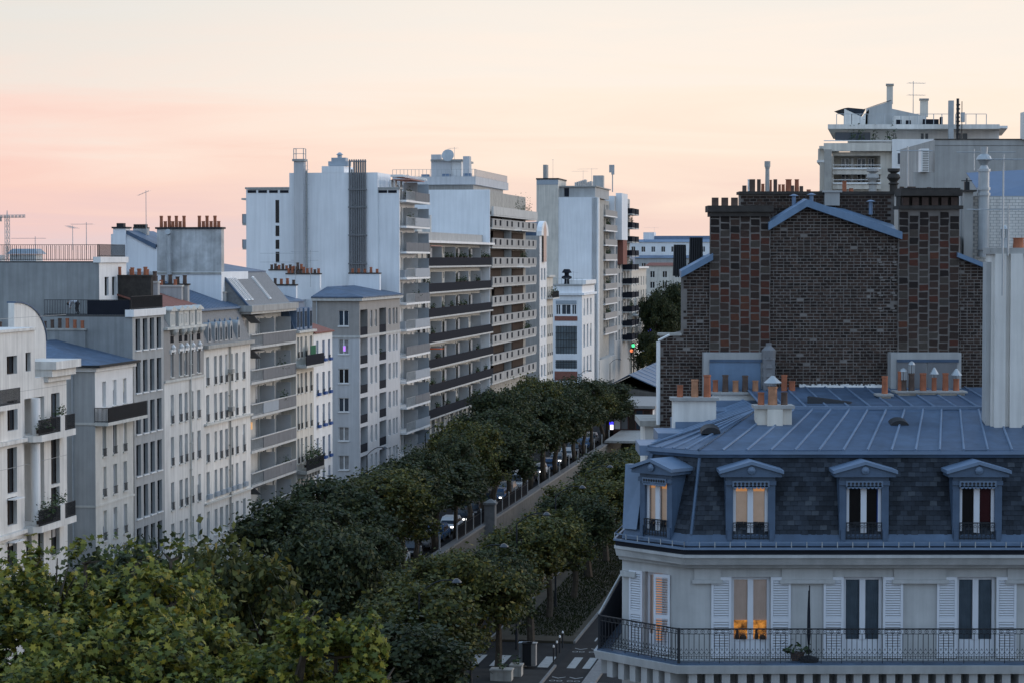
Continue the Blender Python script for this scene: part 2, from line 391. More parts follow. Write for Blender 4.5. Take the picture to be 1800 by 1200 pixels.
def win(parent, loc, w, h, pane='pane_dark', frame='white_paint', style=2, sill=None, rail=None, shut=None, rz=0.0, dep=.16, awning=None):
    w = R2(w); h = R2(h)
    f = put('window', cached(('wf', w, h, style, frame, dep), lambda: frame_mesh(w, h, style, frame, dep)), parent, loc, rz)
    put('pane', cached(('wp', w, h, pane, dep), lambda: quad_mesh('pane', w, h, dep + .04, pane)), f)
    if style >= 2 and h > 1.2 and dep >= .1 and rz == 0.0 and random.random() < .38:
        f_ = random.choice((.25, .4, .55, .75)); mt_ = random.choice(('shutter_grey', 'white_paint', 'pane_curtain', 'render_cream'))
        put('blind', cached(('wb', w, h, f_, mt_, dep), lambda: box_mesh('blind', .05, w - .05, dep + .015, dep + .03, h * (1 - f_), h - .05, mt_)), f)
    if sill: put('sill', cached(('ws', w, sill), lambda: box_mesh('sill', -.06, w + .06, -.10, .1, -.09, -.004, sill)), f)
    if rail:
        put('railing', cached(('wr', w, rail), lambda: (lambda m: (m.box(0, w, -.08, -.05, rail - .03, rail), m.box(0, w, -.08, -.05, .04, .07), [m.box(x * w / 7 - .008, x * w / 7 + .008, -.075, -.055, .07, rail - .03) for x in range(1, 7)], m.mesh('railing', ['iron']))[-1])(MB())), f)
    if shut:
        sm = cached(('wsh', w, h, shut), lambda: shutter_mesh(w / 2, h, shut))
        put('shutter', sm, f, (-w / 2 - .01, -.045, 0)); put('shutter', sm, f, (w + .01, -.045, 0))
    return f
def wall_holes(mb, fn, a0, a1, z0, z1, holes, dep=.25, m=0):
    xs = sorted({a0, a1, *[h[0] for h in holes], *[h[1] for h in holes]}); zs = sorted({z0, z1, *[h[2] for h in holes], *[h[3] for h in holes]})
    xs = [x for x in xs if a0 - 1e-6 <= x <= a1 + 1e-6]; zs = [z for z in zs if z0 - 1e-6 <= z <= z1 + 1e-6]
    for i in range(len(xs) - 1):
        run = None
        for j in range(len(zs) - 1):
            cx, cz = (xs[i] + xs[i + 1]) / 2, (zs[j] + zs[j + 1]) / 2
            inh = any(h[0] < cx < h[1] and h[2] < cz < h[3] for h in holes)
            if inh:
                if run is not None: mb.face([fn(xs[i], 0, run), fn(xs[i + 1], 0, run), fn(xs[i + 1], 0, zs[j]), fn(xs[i], 0, zs[j])], m); run = None
            elif run is None: run = zs[j]
        if run is not None: mb.face([fn(xs[i], 0, run), fn(xs[i + 1], 0, run), fn(xs[i + 1], 0, zs[-1]), fn(xs[i], 0, zs[-1])], m)
    for h in holes:
        a, b, c, d = h[:4]; dd = h[4] if len(h) > 4 else dep
        mb.face([fn(a, 0, c), fn(a, dd, c), fn(a, dd, d), fn(a, 0, d)], m); mb.face([fn(b, 0, c), fn(b, 0, d), fn(b, dd, d), fn(b, dd, c)], m)
        mb.face([fn(a, 0, c), fn(b, 0, c), fn(b, dd, c), fn(a, dd, c)], m); mb.face([fn(a, 0, d), fn(a, dd, d), fn(b, dd, d), fn(b, 0, d)], m)
        mb.face([fn(a, dd, c), fn(b, dd, c), fn(b, dd, d), fn(a, dd, d)], m)
FRONT = lambda a, d, z: (a, d, z)
NEAR = lambda a, d, z: (d, a, z)
class Bld:
    def __init__(s, name, label, v0, w0, cat='building', group=None):
        s.v0, s.w0 = v0, w0; s.root = thing(name, label, cat, ts(v0, w0), SA, group)
    def X(s, px, py=600): return on_w(px, py, s.w0)[0] - s.v0
    def Z(s, px, py): return on_w(px, py, s.w0)[1]
    def NZ(s, px, py): return on_v(px, py, s.v0)[1]
    def NY(s, px, py=600): return on_v(px, py, s.v0)[0] - s.w0
    def cols(s, prs, py=700): return [(s.X(a, py), s.X(b, py)) for a, b in prs]
    def rows(s, prs, px): return [(s.Z(px, b), s.Z(px, a)) for a, b in prs]
    def shell(s, L, D, z0, z1, mt, holes=(), near=(), name='wall', x0=0.0, y0=0.0, dep=.25, near_mat=None, top=True, back=True):
        mb = MB(); mats = [mt, near_mat or mt]
        wall_holes(mb, lambda a, d, z: (a, d + y0, z), x0, x0 + L, z0, z1, list(holes), dep, 0)
        wall_holes(mb, lambda a, d, z: (d + x0, a, z), y0, y0 + D, z0, z1, list(near), dep, 1)
        x1, y1 = x0 + L, y0 + D
        mb.face([(x1, y0, z0), (x1, y1, z0), (x1, y1, z1), (x1, y0, z1)], 1); mb.face([(x0, y1, z0), (x0, y1, z1), (x1, y1, z1), (x1, y1, z0)], 1)
        if top: mb.face([(x0, y0, z1), (x1, y0, z1), (x1, y1, z1), (x0, y1, z1)], 1)
        return mb.build(name, mats, s.root)
    def wins(s, holes, y=0.0, rnd=None, panes=('pane_dark',), parent=None, **k):
        rnd = rnd or random
        out = []
        for h in holes:
            out.append(win(parent or s.root, (h[0], y, h[2]), h[1] - h[0], h[3] - h[2], pane=rnd.choice(panes), **k))
        return out
    def nwins(s, holes, x=0.0, panes=('pane_dark',), **k):
        for h in holes: win(s.root, (x, h[1], h[2]), h[1] - h[0], h[3] - h[2], pane=random.choice(panes), rz=-math.pi / 2, **k)
    def box(s, name, x0, x1, y0, y1, z0, z1, mt, parent=None):
        m = MB(); m.box(x0, x1, y0, y1, z0, z1); return m.build(name, mt, parent or s.root)
    def poly(s, name, polys, mt, parent=None, thick=.12):
        """roof slopes given as 3D polygons, each a slab THICK deep"""
        m = MB()
        for p in polys: m.ext(p, (0, 0, thick))
        return m.build(name, mt, parent or s.root)
    def seams(s, a0, a1, b0, b1, n, mt='zinc_light', parent=None, r=.05):
        """standing seams on a slope: lines from a0->b0 to a1->b1"""
        a0, a1, b0, b1 = map(Vector, (a0, a1, b0, b1))
        for k in range(n + 1):
            t = k / n; p = a0.lerp(a1, t); q = b0.lerp(b1, t); m = MB(); m.tube(p, q, r, r, 4); m.build('seam', mt, parent or s.root)
    def chimney(s, x0, x1, y0, y1, z0, z1, mt='render_cream', pots=6, potm=('terracotta',), along='x', cap='stone_dirty', ph=(.45, .8), pr=.11, rows=1, name='chimney'):
        m = MB(); m.box(x0, x1, y0, y1, z0, z1); c = m.build(name, mt, s.root)
        m = MB(); m.box(x0 - .07, x1 + .07, y0 - .07, y1 + .07, z1 + .003, z1 + .13); m.build('coping', cap, c)
        potrow(c, (x0 + x1) / 2 if along == 'y' else x0, (y0 + y1) / 2 if along == 'x' else y0, z1 + .13, (x1 - x0) if along == 'x' else (y1 - y0), pots, potm, along, ph, pr)
        return c
def pot_mesh(h, r, mt):
    m = MB(); m.lathe([(r, 0), (r * .88, h * .85), (r * 1.05, h * .86), (r * 1.02, h), (r * .75, h), (r * .7, h * .6)], 8); return m.mesh('chimney_pot', [mt])
def potrow(parent, x, y, z, L, n, mats, along='x', ph=(.45, .8), pr=.11, skip=()):
    for k in range(n):
        if k in skip: continue
        t = (k + .5) / n * L; h = R2(random.uniform(*ph)); mt = random.choice(mats)
        me = cached(('pot', h, pr, mt), lambda: pot_mesh(h, pr, mt))
        put('chimney_pot', me, parent, (x + t, y, z) if along == 'x' else (x, y + t, z))
def rail_run(parent, x0, x1, y, z, h=1.0, gap=.14, mt='iron', name='railing', axis='x', r=.014):
    L = R2(abs(x1 - x0))
    def mkm():
        m = MB(); m.box(0, L, -.02, .02, h - .04, h); m.box(0, L, -.012, .012, .06, .1); n = max(2, int(L / gap))
        for i in range(n + 1): x = L * i / n; m.box(x - r, x + r, -r, r, 0, h - .04)
        return m.mesh(name, [mt])
    me = cached(('rr', L, h, gap, mt, name, r), mkm)
    return put(name, me, parent, (min(x0, x1), y, z) if axis == 'x' else (y, min(x0, x1), z), 0 if axis == 'x' else math.pi / 2)
def planter(parent, x, y, z, L=.9, h=.5, seed=0, box=True, name='balcony_plant'):
    rnd = random.Random(seed); m = MB()
    if box: m.box(x, x + L, y - .12, y + .12, z, z + .22, 1)
    for k in range(int(70 * L)):
        c = Vector((x + rnd.uniform(0, L), y + rnd.gauss(0, .14), z + .15 + abs(rnd.gauss(0, h * .55)))); a = rnd.uniform(0, 6.28); s = rnd.uniform(.05, .11)
        u = Vector((math.cos(a), math.sin(a), rnd.uniform(-.5, .5))) * s; w_ = Vector((-math.sin(a) * .6, math.cos(a) * .6, rnd.uniform(.2, .9))) * s
        m.face([c - u, c - w_ * .6, c + u, c + w_])
    return tag(m.build(name, ['leaf_bal', 'wood_dark'], parent), kind='stuff')
# ================================================================ left row of the avenue, near to far
W0 = 52.3
PN = ('pane_dark', 'pane_dark', 'pane_blue', 'pane_curtain', 'pane_dark', 'pane_brown')
PNC = ('pane_curtain', 'pane_blue', 'pane_dark', 'pane_curtain', 'shutter_grey')
def hp(b, lst, dep=None):
    out = []
    for a, c, t, u in lst:
        h = (b.X(a, (t + u) / 2), b.X(c, (t + u) / 2), b.Z((a + c) / 2, u), b.Z((a + c) / 2, t)); out.append(h + ((dep,) if dep else ()))
    return out
def grid(cols, rows): return [(c[0], c[1], r[0], r[1]) for r in rows for c in cols]
# ---------------------------------------------------------------- white block with round columns and curved gable fin
b = Bld('apartment_block', 'white tiled apartment block with curved gable fin and planted corner balconies', 112.0, W0)
L = b.X(117, 700); xa = b.X(61); 
ha = hp(b, [(12, 30, 625, 657), (45, 54, 619, 652), (13, 31, 703, 756), (13, 30, 786, 866), (13, 30, 873, 922), (13, 30, 948, 998), (-40, -22, 625, 657), (-40, -22, 703, 756), (-40, -22, 786, 866), (-40, -22, 948, 998)])
hl = hp(b, [(43, 78, 698, 765), (43, 78, 776, 921)], 1.6) 
hc = hp(b, [(90, 105, 690, 754), (90, 105, 770, 850), (90, 105, 855, 912), (90, 105, 924, 975), (46, 56, 940, 992), (67, 77, 934, 1000)])
zA = b.Z(30, 583); zC = 18.62
hlow = [h for h in ha + hc if h[3] < zC] ; hup = [h for h in ha if h[2] > zC]
b.shell(L, 12, 0, zC, 'render_white', hlow + hl, dep=.3)
b.shell(xa, 12, zC + .002, zA, 'render_white', hup, dep=.3, name='upper_wall')
b.wins(hlow + hup, panes=('pane_dark', 'pane_dark', 'pane_blue'), frame='wood_dark', style=2, dep=.24)
m = MB()
for z0, z1, o in ((zA - .02, zA + .18, .12), ):
    m.box(-.1, xa + .1, -o, 12, z0 + .03, z1)
m.build('parapet_cap', 'render_white', b.root)
# stepped cap over the right bay
m = MB(); x0 = b.X(79, 660)
for k, (o, z0, z1) in enumerate(((.25, zC - .35, zC - .02), (.55, zC - .02, zC + .45), (.85, zC + .45, zC + .95))):
    m.box(x0 - o * .3, L + o * .5, -o, 2.0, z0 + .002, z1)
m.build('stepped_cornice', 'render_white', b.root)
m = MB()
for py in (560, 690, 822, 950):
    for pz in (0, ): z = b.Z(20, py); m.box(0, L, -.012, -.002, z, z + .025)
m.build('joint_lines', 'render_grey', b.root)
for k, (h, pyf) in enumerate(zip(hl, (761, 919))):
    zf = b.Z(60, pyf); m = MB(); m.prism([(h[0] - .15, 0), (h[0] - .15, -.6), (h[0] + .3, -1.0), (h[1] + .1, -1.0), (L - .9, -.95), (L - .6, -.0)], zf - .42, zf - .02); m.build('balcony_slab', 'render_white', b.root)
    rr = rail_run(b.root, h[0] - .1, h[1] + .2, -.95, zf, .95, .11, name='balcony_railing')
    rail_run(b.root, h[1] + .95, L - 1.0, -.9, zf, .95, .11, name='balcony_railing')
    m = MB(); m.box(h[1] + .2, h[1] + .95, -1.0, -.8, zf - .02, zf + .95); m.build('balcony_pier', 'render_white', b.root)
    planter(b.root, h[0] + .2, -.8, zf + .1, 2.2, .6, 5 + k); planter(b.root, h[1] + .3, -.6, zf + .8, 1.6, .55, 9 + k, False)
    if k: planter(b.root, h[0] + .4, -.85, zf + .5, 2.6, .7, 15, False)
    win(b.root, (h[0] + .25, 1.6 - .17, zf), 1.0, 2.2, 'pane_dark', 'wood_dark'); win(b.root, (h[1] - 1.3, 1.6 - .17, zf), 1.0, 2.2, 'pane_dark', 'wood_dark')
    m = MB(); m.tube((h[0] + .95, -.35, h[2]), (h[0] + .95, -.35, h[3]), .3, .3, 16); m.build('column', 'white_paint', b.root)
    m = MB(); m.box(-1, h[0] - .2, -.3, -.002, zf - .35, zf - .12); m.build('string_course', 'render_white', b.root)
zf = b.Z(5, 708); m = MB(); m.box(b.X(-40), b.X(9), -1.0, 0, zf - .3, zf); m.build('balcony_slab', 'render_white', b.root); rail_run(b.root, b.X(-40), b.X(8), -.95, zf, .95, .11, name='balcony_railing')
for h in hlow[2:6]: 
    m = MB(); m.box(h[0] - .05, h[1] + .05, -.5, -.03, h[3] - .1, h[3] - .04); m.build('awning_box', 'white_paint', b.root)
fin = []
wf = 54.6; P = lambda px, py: (on_w(px, py, wf)[0] - b.v0, wf - W0, on_w(px, py, wf)[1])
fin = [P(25, 655), P(81, 655), P(81, 600)]
for k in range(13):
    a = math.pi / 2 * k / 12; fin.append(P(31 + 50 * math.cos(a), 600 - 67 * math.sin(a) ** 1.0))
fin.append(P(25, 533))
m = MB(); m.ext(fin, (0, .4, 0)); m.build('gable_fin', 'render_white', b.root)
m = MB(); arc = fin[3:]
for p, q in zip(arc, arc[1:]): m.hexa([(p[0], p[1] - .08, p[2]), (q[0], q[1] - .08, q[2]), (q[0], q[1] + .5, q[2]), (p[0], p[1] + .5, p[2])], [(p[0] + .03, p[1] - .08, p[2] + .1), (q[0] + .03, q[1] - .08, q[2] + .1), (q[0] + .03, q[1] + .5, q[2] + .1), (p[0] + .03, p[1] + .5, p[2] + .1)])
m.build('fin_flashing', 'zinc', b.root)
m = MB(); m.box(0, b.X(24), 3.0, 11, zA + .2, zA + 1.0); m.build('terrace_screen', 'dark_panel', b.root)
# low terrace wall by the pavement
# ---------------------------------------------------------------- narrow house with zinc hip roof and iron balcony
b = Bld('townhouse', 'narrow pale townhouse with zinc hip roof and long iron balcony under the eaves', on_w(167, 700, W0)[0], W0)
L = b.X(236, 660) - .05; zt = b.Z(200, 648)
cs = b.cols([(179.6, 186.4), (197.8, 205), (216, 222.5)]); rs = b.rows([(667, 712), (743, 797), (815, 867), (891, 943), (960, 1012)], 201)
H = grid(cs, rs)
zs = b.Z(201, 738)
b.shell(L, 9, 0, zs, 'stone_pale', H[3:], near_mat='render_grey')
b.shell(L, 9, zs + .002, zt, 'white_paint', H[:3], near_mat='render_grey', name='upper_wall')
b.wins(H[:3], panes=('pane_curtain', 'shutter_grey'), style=2, sill='stone_pale'); b.wins(H[3:12], panes=('pane_curtain', 'pane_dark', 'pane_blue', 'shutter_grey'), style=2, sill='stone_pale', rail=.55)
b.wins(H[12:], panes=('pane_dark', 'shutter_grey'), style=2)
zb = b.Z(201, 735); b.box('balcony_slab', -.1, L + .1, -.95, 0, zb - .22, zb, 'stone_pale'); rail_run(b.root, -.05, L + .05, -.9, zb, 1.0, .09, name='balcony_railing', r=.02)
rail_run(b.root, -.9, 0, -.05, zb, 1.0, .09, name='balcony_railing', axis='y', r=.02)
m = MB(); m.box(-.16, L + .06, -.16, 9, zt + .002, zt + .3); m.build('cornice', 'white_paint', b.root)
m = MB(); m.box(-.05, L, -.05, 9, zs - .06, zs + .1); z5 = b.Z(201, 880); m.box(-.04, L, -.04, 9, z5 - .05, z5 + .08); m.build('string_course', 'stone_pale', b.root)
z0 = zt + .3; A = (L - .05, 5.6, zt + 1.75); B_ = (L * .55, 5.6, zt + 1.75); e0 = (-.35, -.35, z0); e1 = (L + .02, -.35, z0); e3 = (-.35, 9, z0); 
rf = b.poly('roof', [[e0, e1, A, B_], [e3, e0, B_]], 'zinc', thick=.1)
b.seams(e0, e1, B_, A, 7, parent=rf); b.seams(e3, e0, B_, B_, 6, parent=rf)
m = MB(); m.box(-.45, L + .02, -.5, -.33, z0 - .02, z0 + .14); m.box(-.5, -.33, -.5, 9, z0 - .02, z0 + .14); m.build('gutter', 'iron', b.root)
m = MB(); m.tube((-.14, 1.55, 0), (-.14, 1.55, zt), .07, .07, 8); m.build('drainpipe', 'galv', b.root)
b.chimney(L - .5, L - .02, 3.4, 8.4, zt + .3, zt + 2.5, 'cement_grey', 9, ('terracotta', 'pot_sooty', 'pot_sooty'), 'y', ph=(.5, .75), pr=.14)
b.chimney(L * .2, L * .32, 7.2, 9, zt, zt + 2.4, 'stone_dirty', 3, ('terracotta', 'pot_sooty'), 'y', ph=(.5, .8), pr=.15)
# ---------------------------------------------------------------- grey block with tall dark windows and two terraces
b = Bld('apartment_block', 'grey concrete block with tall dark window strips and two railed roof terraces', on_w(233, 600, W0)[0], W0)
L = b.X(288, 600); zt = b.Z(260, 543) - .5
cs = b.cols([(239, 247.2), (251.7, 259.7), (264, 271.7), (276, 284)]); rs = b.rows([(560.5, 615), (633, 690), (706, 762.5), (781, 836), (854, 911), (928, 985), (1003, 1060)], 243)
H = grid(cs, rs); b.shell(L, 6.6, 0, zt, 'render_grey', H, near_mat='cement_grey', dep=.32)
for h in H: win(b.root, (h[0], 0, h[2]), h[1] - h[0], h[3] - h[2], random.choice(('pane_dark', 'pane_dark', 'pane_brown')), 'iron', 1, sill='white_paint', dep=.22)
for h in H: b.box('lower_panel', h[0] + .06, h[1] - .06, .2, .22, h[2] + .05, h[2] + (h[3] - h[2]) * .38, 'dark_panel')
b.box('parapet', -.12, L + .1, -.14, .5, zt + .002, zt + .5, 'white_paint')
b.box('roof_terrace', 0, L, .5, 6.6, zt + .002, zt + .1, 'pavement')
m = MB()
for k in range(1, 8): m.box(-.012, -.002, 0, 6.6, zt - 2.9 * k, zt - 2.9 * k + .03)
m.build('panel_joints', 'cement_grey', b.root)
rail_run(b.root, .1, 6.5, .05, zt + .1, 1.1, .12, axis='y', name='terrace_railing'); rail_run(b.root, 0, L, .1, zt + .5, .95, .12, name='terrace_railing')
b.box('canvas_screen', -.02, .02, .2, 3.3, zt + .15, zt + 1.15, 'dark_panel')
b.box('canvas_screen', 0.1, L, .14, .17, zt + .55, zt + 1.4, 'dark_panel')
# set-back upper volume
x0 = 3.1; vu = b.v0 + x0; y0 = on_v(174, 460, vu)[0] - W0; zu = on_v(174, 462, vu)[1]
Lu = on_w(222, 470, W0 + y0)[0] - vu
hu = [(on_w(a, 500, W0 + y0)[0] - b.v0, on_w(c, 500, W0 + y0)[0] - b.v0, on_w(190, 520, W0 + y0)[1], on_w(190, 487, W0 + y0)[1]) for a, c in ((184, 191), (197, 204), (210, 217))]
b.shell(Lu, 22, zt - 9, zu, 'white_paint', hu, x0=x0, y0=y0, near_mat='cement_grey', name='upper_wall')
b.wins(hu, y=y0, frame='iron', style=1)
b.box('upper_parapet', x0 - .1, x0 + Lu + .1, y0 - .15, y0 + .4, zu + .002, zu + .42, 'white_paint')
b.box('upper_terrace', x0, x0 + Lu, y0 + .4, y0 + 22, zu + .002, zu + .1, 'pavement')
rail_run(b.root, y0, y0 + 20, x0 + .1, zu + .15, 1.15, .16, axis='y', name='terrace_railing'); rail_run(b.root, x0, x0 + Lu, y0 + .1, zu + .42, .9, .14, name='terrace_railing')
m = MB()
for k in range(60):
    for s in (-1, 1):
        a, c = y0 + k * .33, y0 + (k + 1) * .33
        m.box(x0 + .09, x0 + .105, a, a + .02, zu + .2, zu + 1.2)
m.build('railing_mesh', 'iron', b.root)
m = MB(); m.box(x0 + .6, x0 + 2.2, y0 + 8.0, y0 + 9.6, zu + .1, zu + .55); m.box(x0 + .7, x0 + 2, y0 + 5, y0 + 7, zu + .1, zu + .6); m.build('terrace_furniture', 'white_paint', b.root)
m = MB(); m.hexa([(x0 + .5, y0 + 4.8, zu + .62), (x0 + 2.3, y0 + 4.8, zu + .62), (x0 + 2.3, y0 + 7.2, zu + .62), (x0 + .5, y0 + 7.2, zu + .62)], [(x0 + .9, y0 + 5.1, zu + 1), (x0 + 1.9, y0 + 5.1, zu + 1), (x0 + 1.9, y0 + 6.9, zu + 1), (x0 + .9, y0 + 6.9, zu + 1)]); m.build('furniture_cover', 'bluegrey_panel', b.root)
L3 = b; L3z = zt; L3u = (x0, y0, zu)
# ---------------------------------------------------------------- house with red tiled roof and carved dormers
b = Bld('townhouse', 'cream townhouse with red tiled roof and carved stone dormers', on_w(288, 600, W0)[0] + .02, W0)
L = b.X(358, 600) - .02; z1 = b.Z(320, 666); z2 = b.Z(320, 577); z3 = b.Z(320, 541)
cs = b.cols([(300, 305.6), (314.8, 320.2), (324.5, 329.8), (335, 340), (346.5, 352.4)])
rs = b.rows([(619.5, 662), (693.5, 744), (767.5, 818), (847, 896), (920, 968)], 303)
H = grid(cs, rs)
b.shell(L, 11, 0, z1, 'render_white', H[5:]); b.shell(L, 11, z1 + .002, z2, 'taupe', H[:5], name='upper_wall')
b.wins(H[:5], panes=PN, sill='stone_pale'); b.wins(H[5:20], panes=PN, sill='stone_pale', rail=.6); b.wins(H[20:], panes=PNC, sill='stone_pale')
for h in H[:5]:
    m = MB(); w_ = h[1] - h[0]; m.box(h[0] - .18, h[1] + .18, -.14, -.002, h[3] + .05, h[3] + .22); m.lathe([(.16, h[3] + .22), (.22, h[3] + .4), (.05, h[3] + .62)], 8, (h[0] + w_ / 2, -.1)); m.box(h[0] - .15, h[0] + .02, -.1, -.002, h[3] - .1, h[3] + .05); m.box(h[1] - .02, h[1] + .15, -.1, -.002, h[3] - .1, h[3] + .05); m.build('carved_lintel', 'white_paint', b.root)
b.box('string_course', -.02, L, -.12, 0, z1 - .08, z1 + .1, 'stone_pale'); b.box('cornice', -.03, L, -.3, 0, z2 - .02, z2 + .16, 'stone_pale')
m = MB(); m.hexa([(0, -.02, z2 + .165), (L, -.02, z2 + .165), (L, 11, z2 + .165), (0, 11, z2 + .165)], [(0, .75, z3), (L, .75, z3), (L, 11, z3), (0, 11, z3)]); m.build('mansard', 'slate_grey', b.root)
for c in cs:
    x0, x1 = c[0] - .22, c[1] + .22; zb, zd = z2 + .17, z3 - .22
    m = MB(); m.box(x0, x1, -.08, .9, zb, zd); d = m.build('dormer', 'stone_pale', b.root)
    win(b.root, (c[0], -.26, zb + .15), c[1] - c[0], zd - zb - .35, 'pane_dark', 'stone_pale', 2)
    m = MB(); m.box(x0 - .1, x1 + .1, -.22, .95, zd + .002, zd + .12); m.ext([(x0 - .05, -.2, zd + .122), (x1 + .05, -.2, zd + .122), ((x0 + x1) / 2, -.2, zd + .36)], (0, 1.2, 0)); m.build('dormer_pediment', 'stone_pale', d)
    m = MB(); m.lathe([(.1, z2 - .5), (.3, z2 - .25), (.36, z2 - .03)], 10, ((x0 + x1) / 2, -.2)); m.build('shell_bracket', 'stone_pale', d)
    m = MB(); m.box(c[0], c[1], -.02, -.004, z2 - 1.0, z2 - .52); m.build('lower_light', 'pane_dark', d)
rf = b.poly('roof', [[(-.1, .45, z3), (L, .45, z3), (L, 6, z3 + 1.75), (-.1, 6, z3 + 1.75)], [(-.1, 6, z3 + 1.75), (L, 6, z3 + 1.75), (L, 11, z3 + .2), (-.1, 11, z3 + .2)]], 'tile_red')
m = MB(); m.tube((-.1, .42, z3 + .02), (L, .42, z3 + .02), .09, .09, 6); m.build('gutter', 'galv', b.root)
m = MB(); m.tube((b.X(333), -.1, 0), (b.X(333), -.1, z2), .07, .07, 8)
for z in range(2, int(z2), 2): m.box(b.X(333) - .1, b.X(333) + .1, -.2, 0, z, z + .06)
m.build('drainpipe', 'stone_pale', b.root)
b.chimney(.1, .6, 1.0, 7.0, z3 - 1, z3 + 2.35, 'soot', 6, ('pot_sooty', 'terracotta'), 'y', cap='soot', ph=(.45, .6), pr=.16)
b.chimney(L * .45, L * .45 + .5, 1.9, 6.2, z3 - 1, z3 + 1.85, 'render_grey', 7, ('terracotta', 'terracotta', 'pot_sooty'), 'y', cap='stone_pale', ph=(.4, 1.0), pr=.17)
b.chimney(L - .5, L - .05, 1.6, 5.0, z3 - 1, z3 + 1.5, 'render_grey', 3, ('terracotta',), 'y', cap='stone_pale', ph=(.3, .45), pr=.15)
# ---------------------------------------------------------------- house with slate mansard and six arched dormers
b = Bld('townhouse', 'cream townhouse with grey mansard and six round-headed zinc dormers', on_w(358, 600, W0)[0] + .02, W0)
L = b.X(440, 600) - .02; z2 = b.Z(400, 608); z3 = b.Z(400, 544)
cs = b.cols([(362.6, 368), (376.5, 381.2), (386, 391), (395.6, 400.4), (405, 409.4), (414, 418.7), (426.4, 431.2)])
rs = b.rows([(627, 677), (693.5, 741), (761, 812), (829, 876), (899, 945), (962, 1004)], 365)
H = grid(cs, rs); b.shell(L, 11, 0, z2, 'render_white', H)
b.wins(H[:21], panes=PN, sill='stone_pale', rail=.6); b.wins(H[21:35], panes=PN, sill='stone_pale'); b.wins(H[35:], panes=PNC, sill='stone_pale')
for h in H[21:28:1]: b.box('window_box', h[0] - .05, h[1] + .05, -.25, -.05, h[2], h[2] + .35, 'bluegrey_panel')
zq = b.Z(400, 735); b.box('ledge', 0, L, -.25, 0, zq - .15, zq, 'stone_pale'); zq = b.Z(400, 870); b.box('ledge', 0, L, -.2, 0, zq - .12, zq, 'stone_pale')
b.box('cornice', -.02, L, -.4, .1, z2 + .002, z2 + .28, 'stone_dirty')
m = MB(); m.hexa([(0, .0, z2 + .285), (L, .0, z2 + .285), (L, 11, z2 + .285), (0, 11, z2 + .285)], [(0, 1.0, z3), (L, 1.0, z3), (L, 11, z3), (0, 11, z3)]); m.build('mansard', 'slate_grey', b.root)
for px in (368.7, 380, 388.5, 397.4, 406.7, 420):
    x = b.X(px, 575); zb = z2 + .45; hh = 1.45
    pts = [(x - .36, 0, zb), (x + .36, 0, zb), (x + .36, 0, zb + hh - .3)] + [(x + .36 * math.cos(a), 0, zb + hh - .3 + .42 * math.sin(a)) for a in [math.pi * k / 8 for k in range(1, 8)]] + [(x - .36, 0, zb + hh - .3)]
    m = MB(); m.ext(pts, (0, 1.0, 0)); d = m.build('dormer', 'galv', b.root)
    m = MB(); m.face([(x - .2, -.012, zb + .1), (x + .2, -.012, zb + .1), (x + .2, -.012, zb + hh - .45), (x, -.012, zb + hh - .25), (x - .2, -.012, zb + hh - .45)]); m.build('dormer_pane', 'pane_blue', d)
    m = MB(); m.lathe([(.05, zb + hh + .1), (.09, zb + hh + .2), (.02, zb + hh + .35)], 6, (x, .1)); m.build('finial', 'zinc_light', d)
rf = b.poly('roof', [[(-.05, .9, z3 + .002), (L, .9, z3 + .002), (L, 7, z3 + 2.1), (-.05, 7, z3 + 2.1)], [(-.05, 7, z3 + 2.1), (L, 7, z3 + 2.1), (L, 12, z3 + .4), (-.05, 12, z3 + .4)]], 'zinc')
b.seams((0, .9, z3 + .12), (L, .9, z3 + .12), (0, 7, z3 + 2.22), (L, 7, z3 + 2.22), 14, parent=rf)
m = MB(); m.box(-.02, L, .72, .92, z3 - .05, z3 + .1); m.build('gutter', 'zinc_light', b.root)
x = b.X(402); m = MB(); m.tube((x, -.12, 0), (x, -.12, z2), .08, .08, 8)
for z in range(1, int(z2)): 
    if z % 2: m.box(x - .12, x + .12, -.22, 0, z, z + .08)
m.box(x - .3, x + .3, -.4, 0, b.Z(402, 655), b.Z(402, 648)); m.box(x - .3, x + .3, -.4, 0, b.Z(402, 722), b.Z(402, 714)); m.build('drainpipe', 'stone_dirty', b.root)
b.chimney(.05, .55, 1.3, 6.0, z3 - .5, z3 + 2.0, 'render_grey', 8, ('pot_sooty',), 'y', cap='soot', ph=(.5, .7), pr=.17)
b.chimney(L - .55, L - .05, 2.0, 4.2, z3 - .5, z3 + 1.2, 'render_grey', 2, ('terracotta',), 'y', ph=(.3, .5))
# blue-white gable walls and big chimney slabs standing behind these houses
b5 = b; z35 = z3; L5 = L
g = Bld('rear_house', 'pale blue-white rear gable with a broad weathered chimney slab', b.v0 + L - 1.0, W0 + 2.0)
z_ = lambda px, py: on_v(px, py, g.v0)[1]
y_ = lambda px, py=450: on_v(px, py, g.v0)[0] - g.w0
def nslab(bb, name, x0, x1, pxa, pxb, pya, pyb, mt, pz=None, parent=None):
    """a slab facing back down the avenue: pixel box on the plane of the building's near side"""
    v = bb.v0 + x0
    ya = on_v(pxb, 450, v)[0] - bb.w0; yb = on_v(pxa, 450, v)[0] - bb.w0; pm = (pxa + pxb) / 2
    zb = pz if pz is not None else on_v(pm, pyb, v)[1]
    return bb.box(name, x0, x1, ya, yb, zb, on_v(pm, pya, v)[1], mt, parent), ya, yb, on_v(pm, pya, v)[1]
nslab(g, 'gable_wall', 0, 8, 195, 389, 478, 700, 'wall_blue_white', 8)
c, ya, yb, zc = nslab(g, 'chimney', 0, .8, 276, 389, 403, 478, 'old_plaster')
m = MB(); m.box(-.12, .92, ya - .12, yb + .12, zc + .002, zc + .16); m.build('coping', 'iron', c)
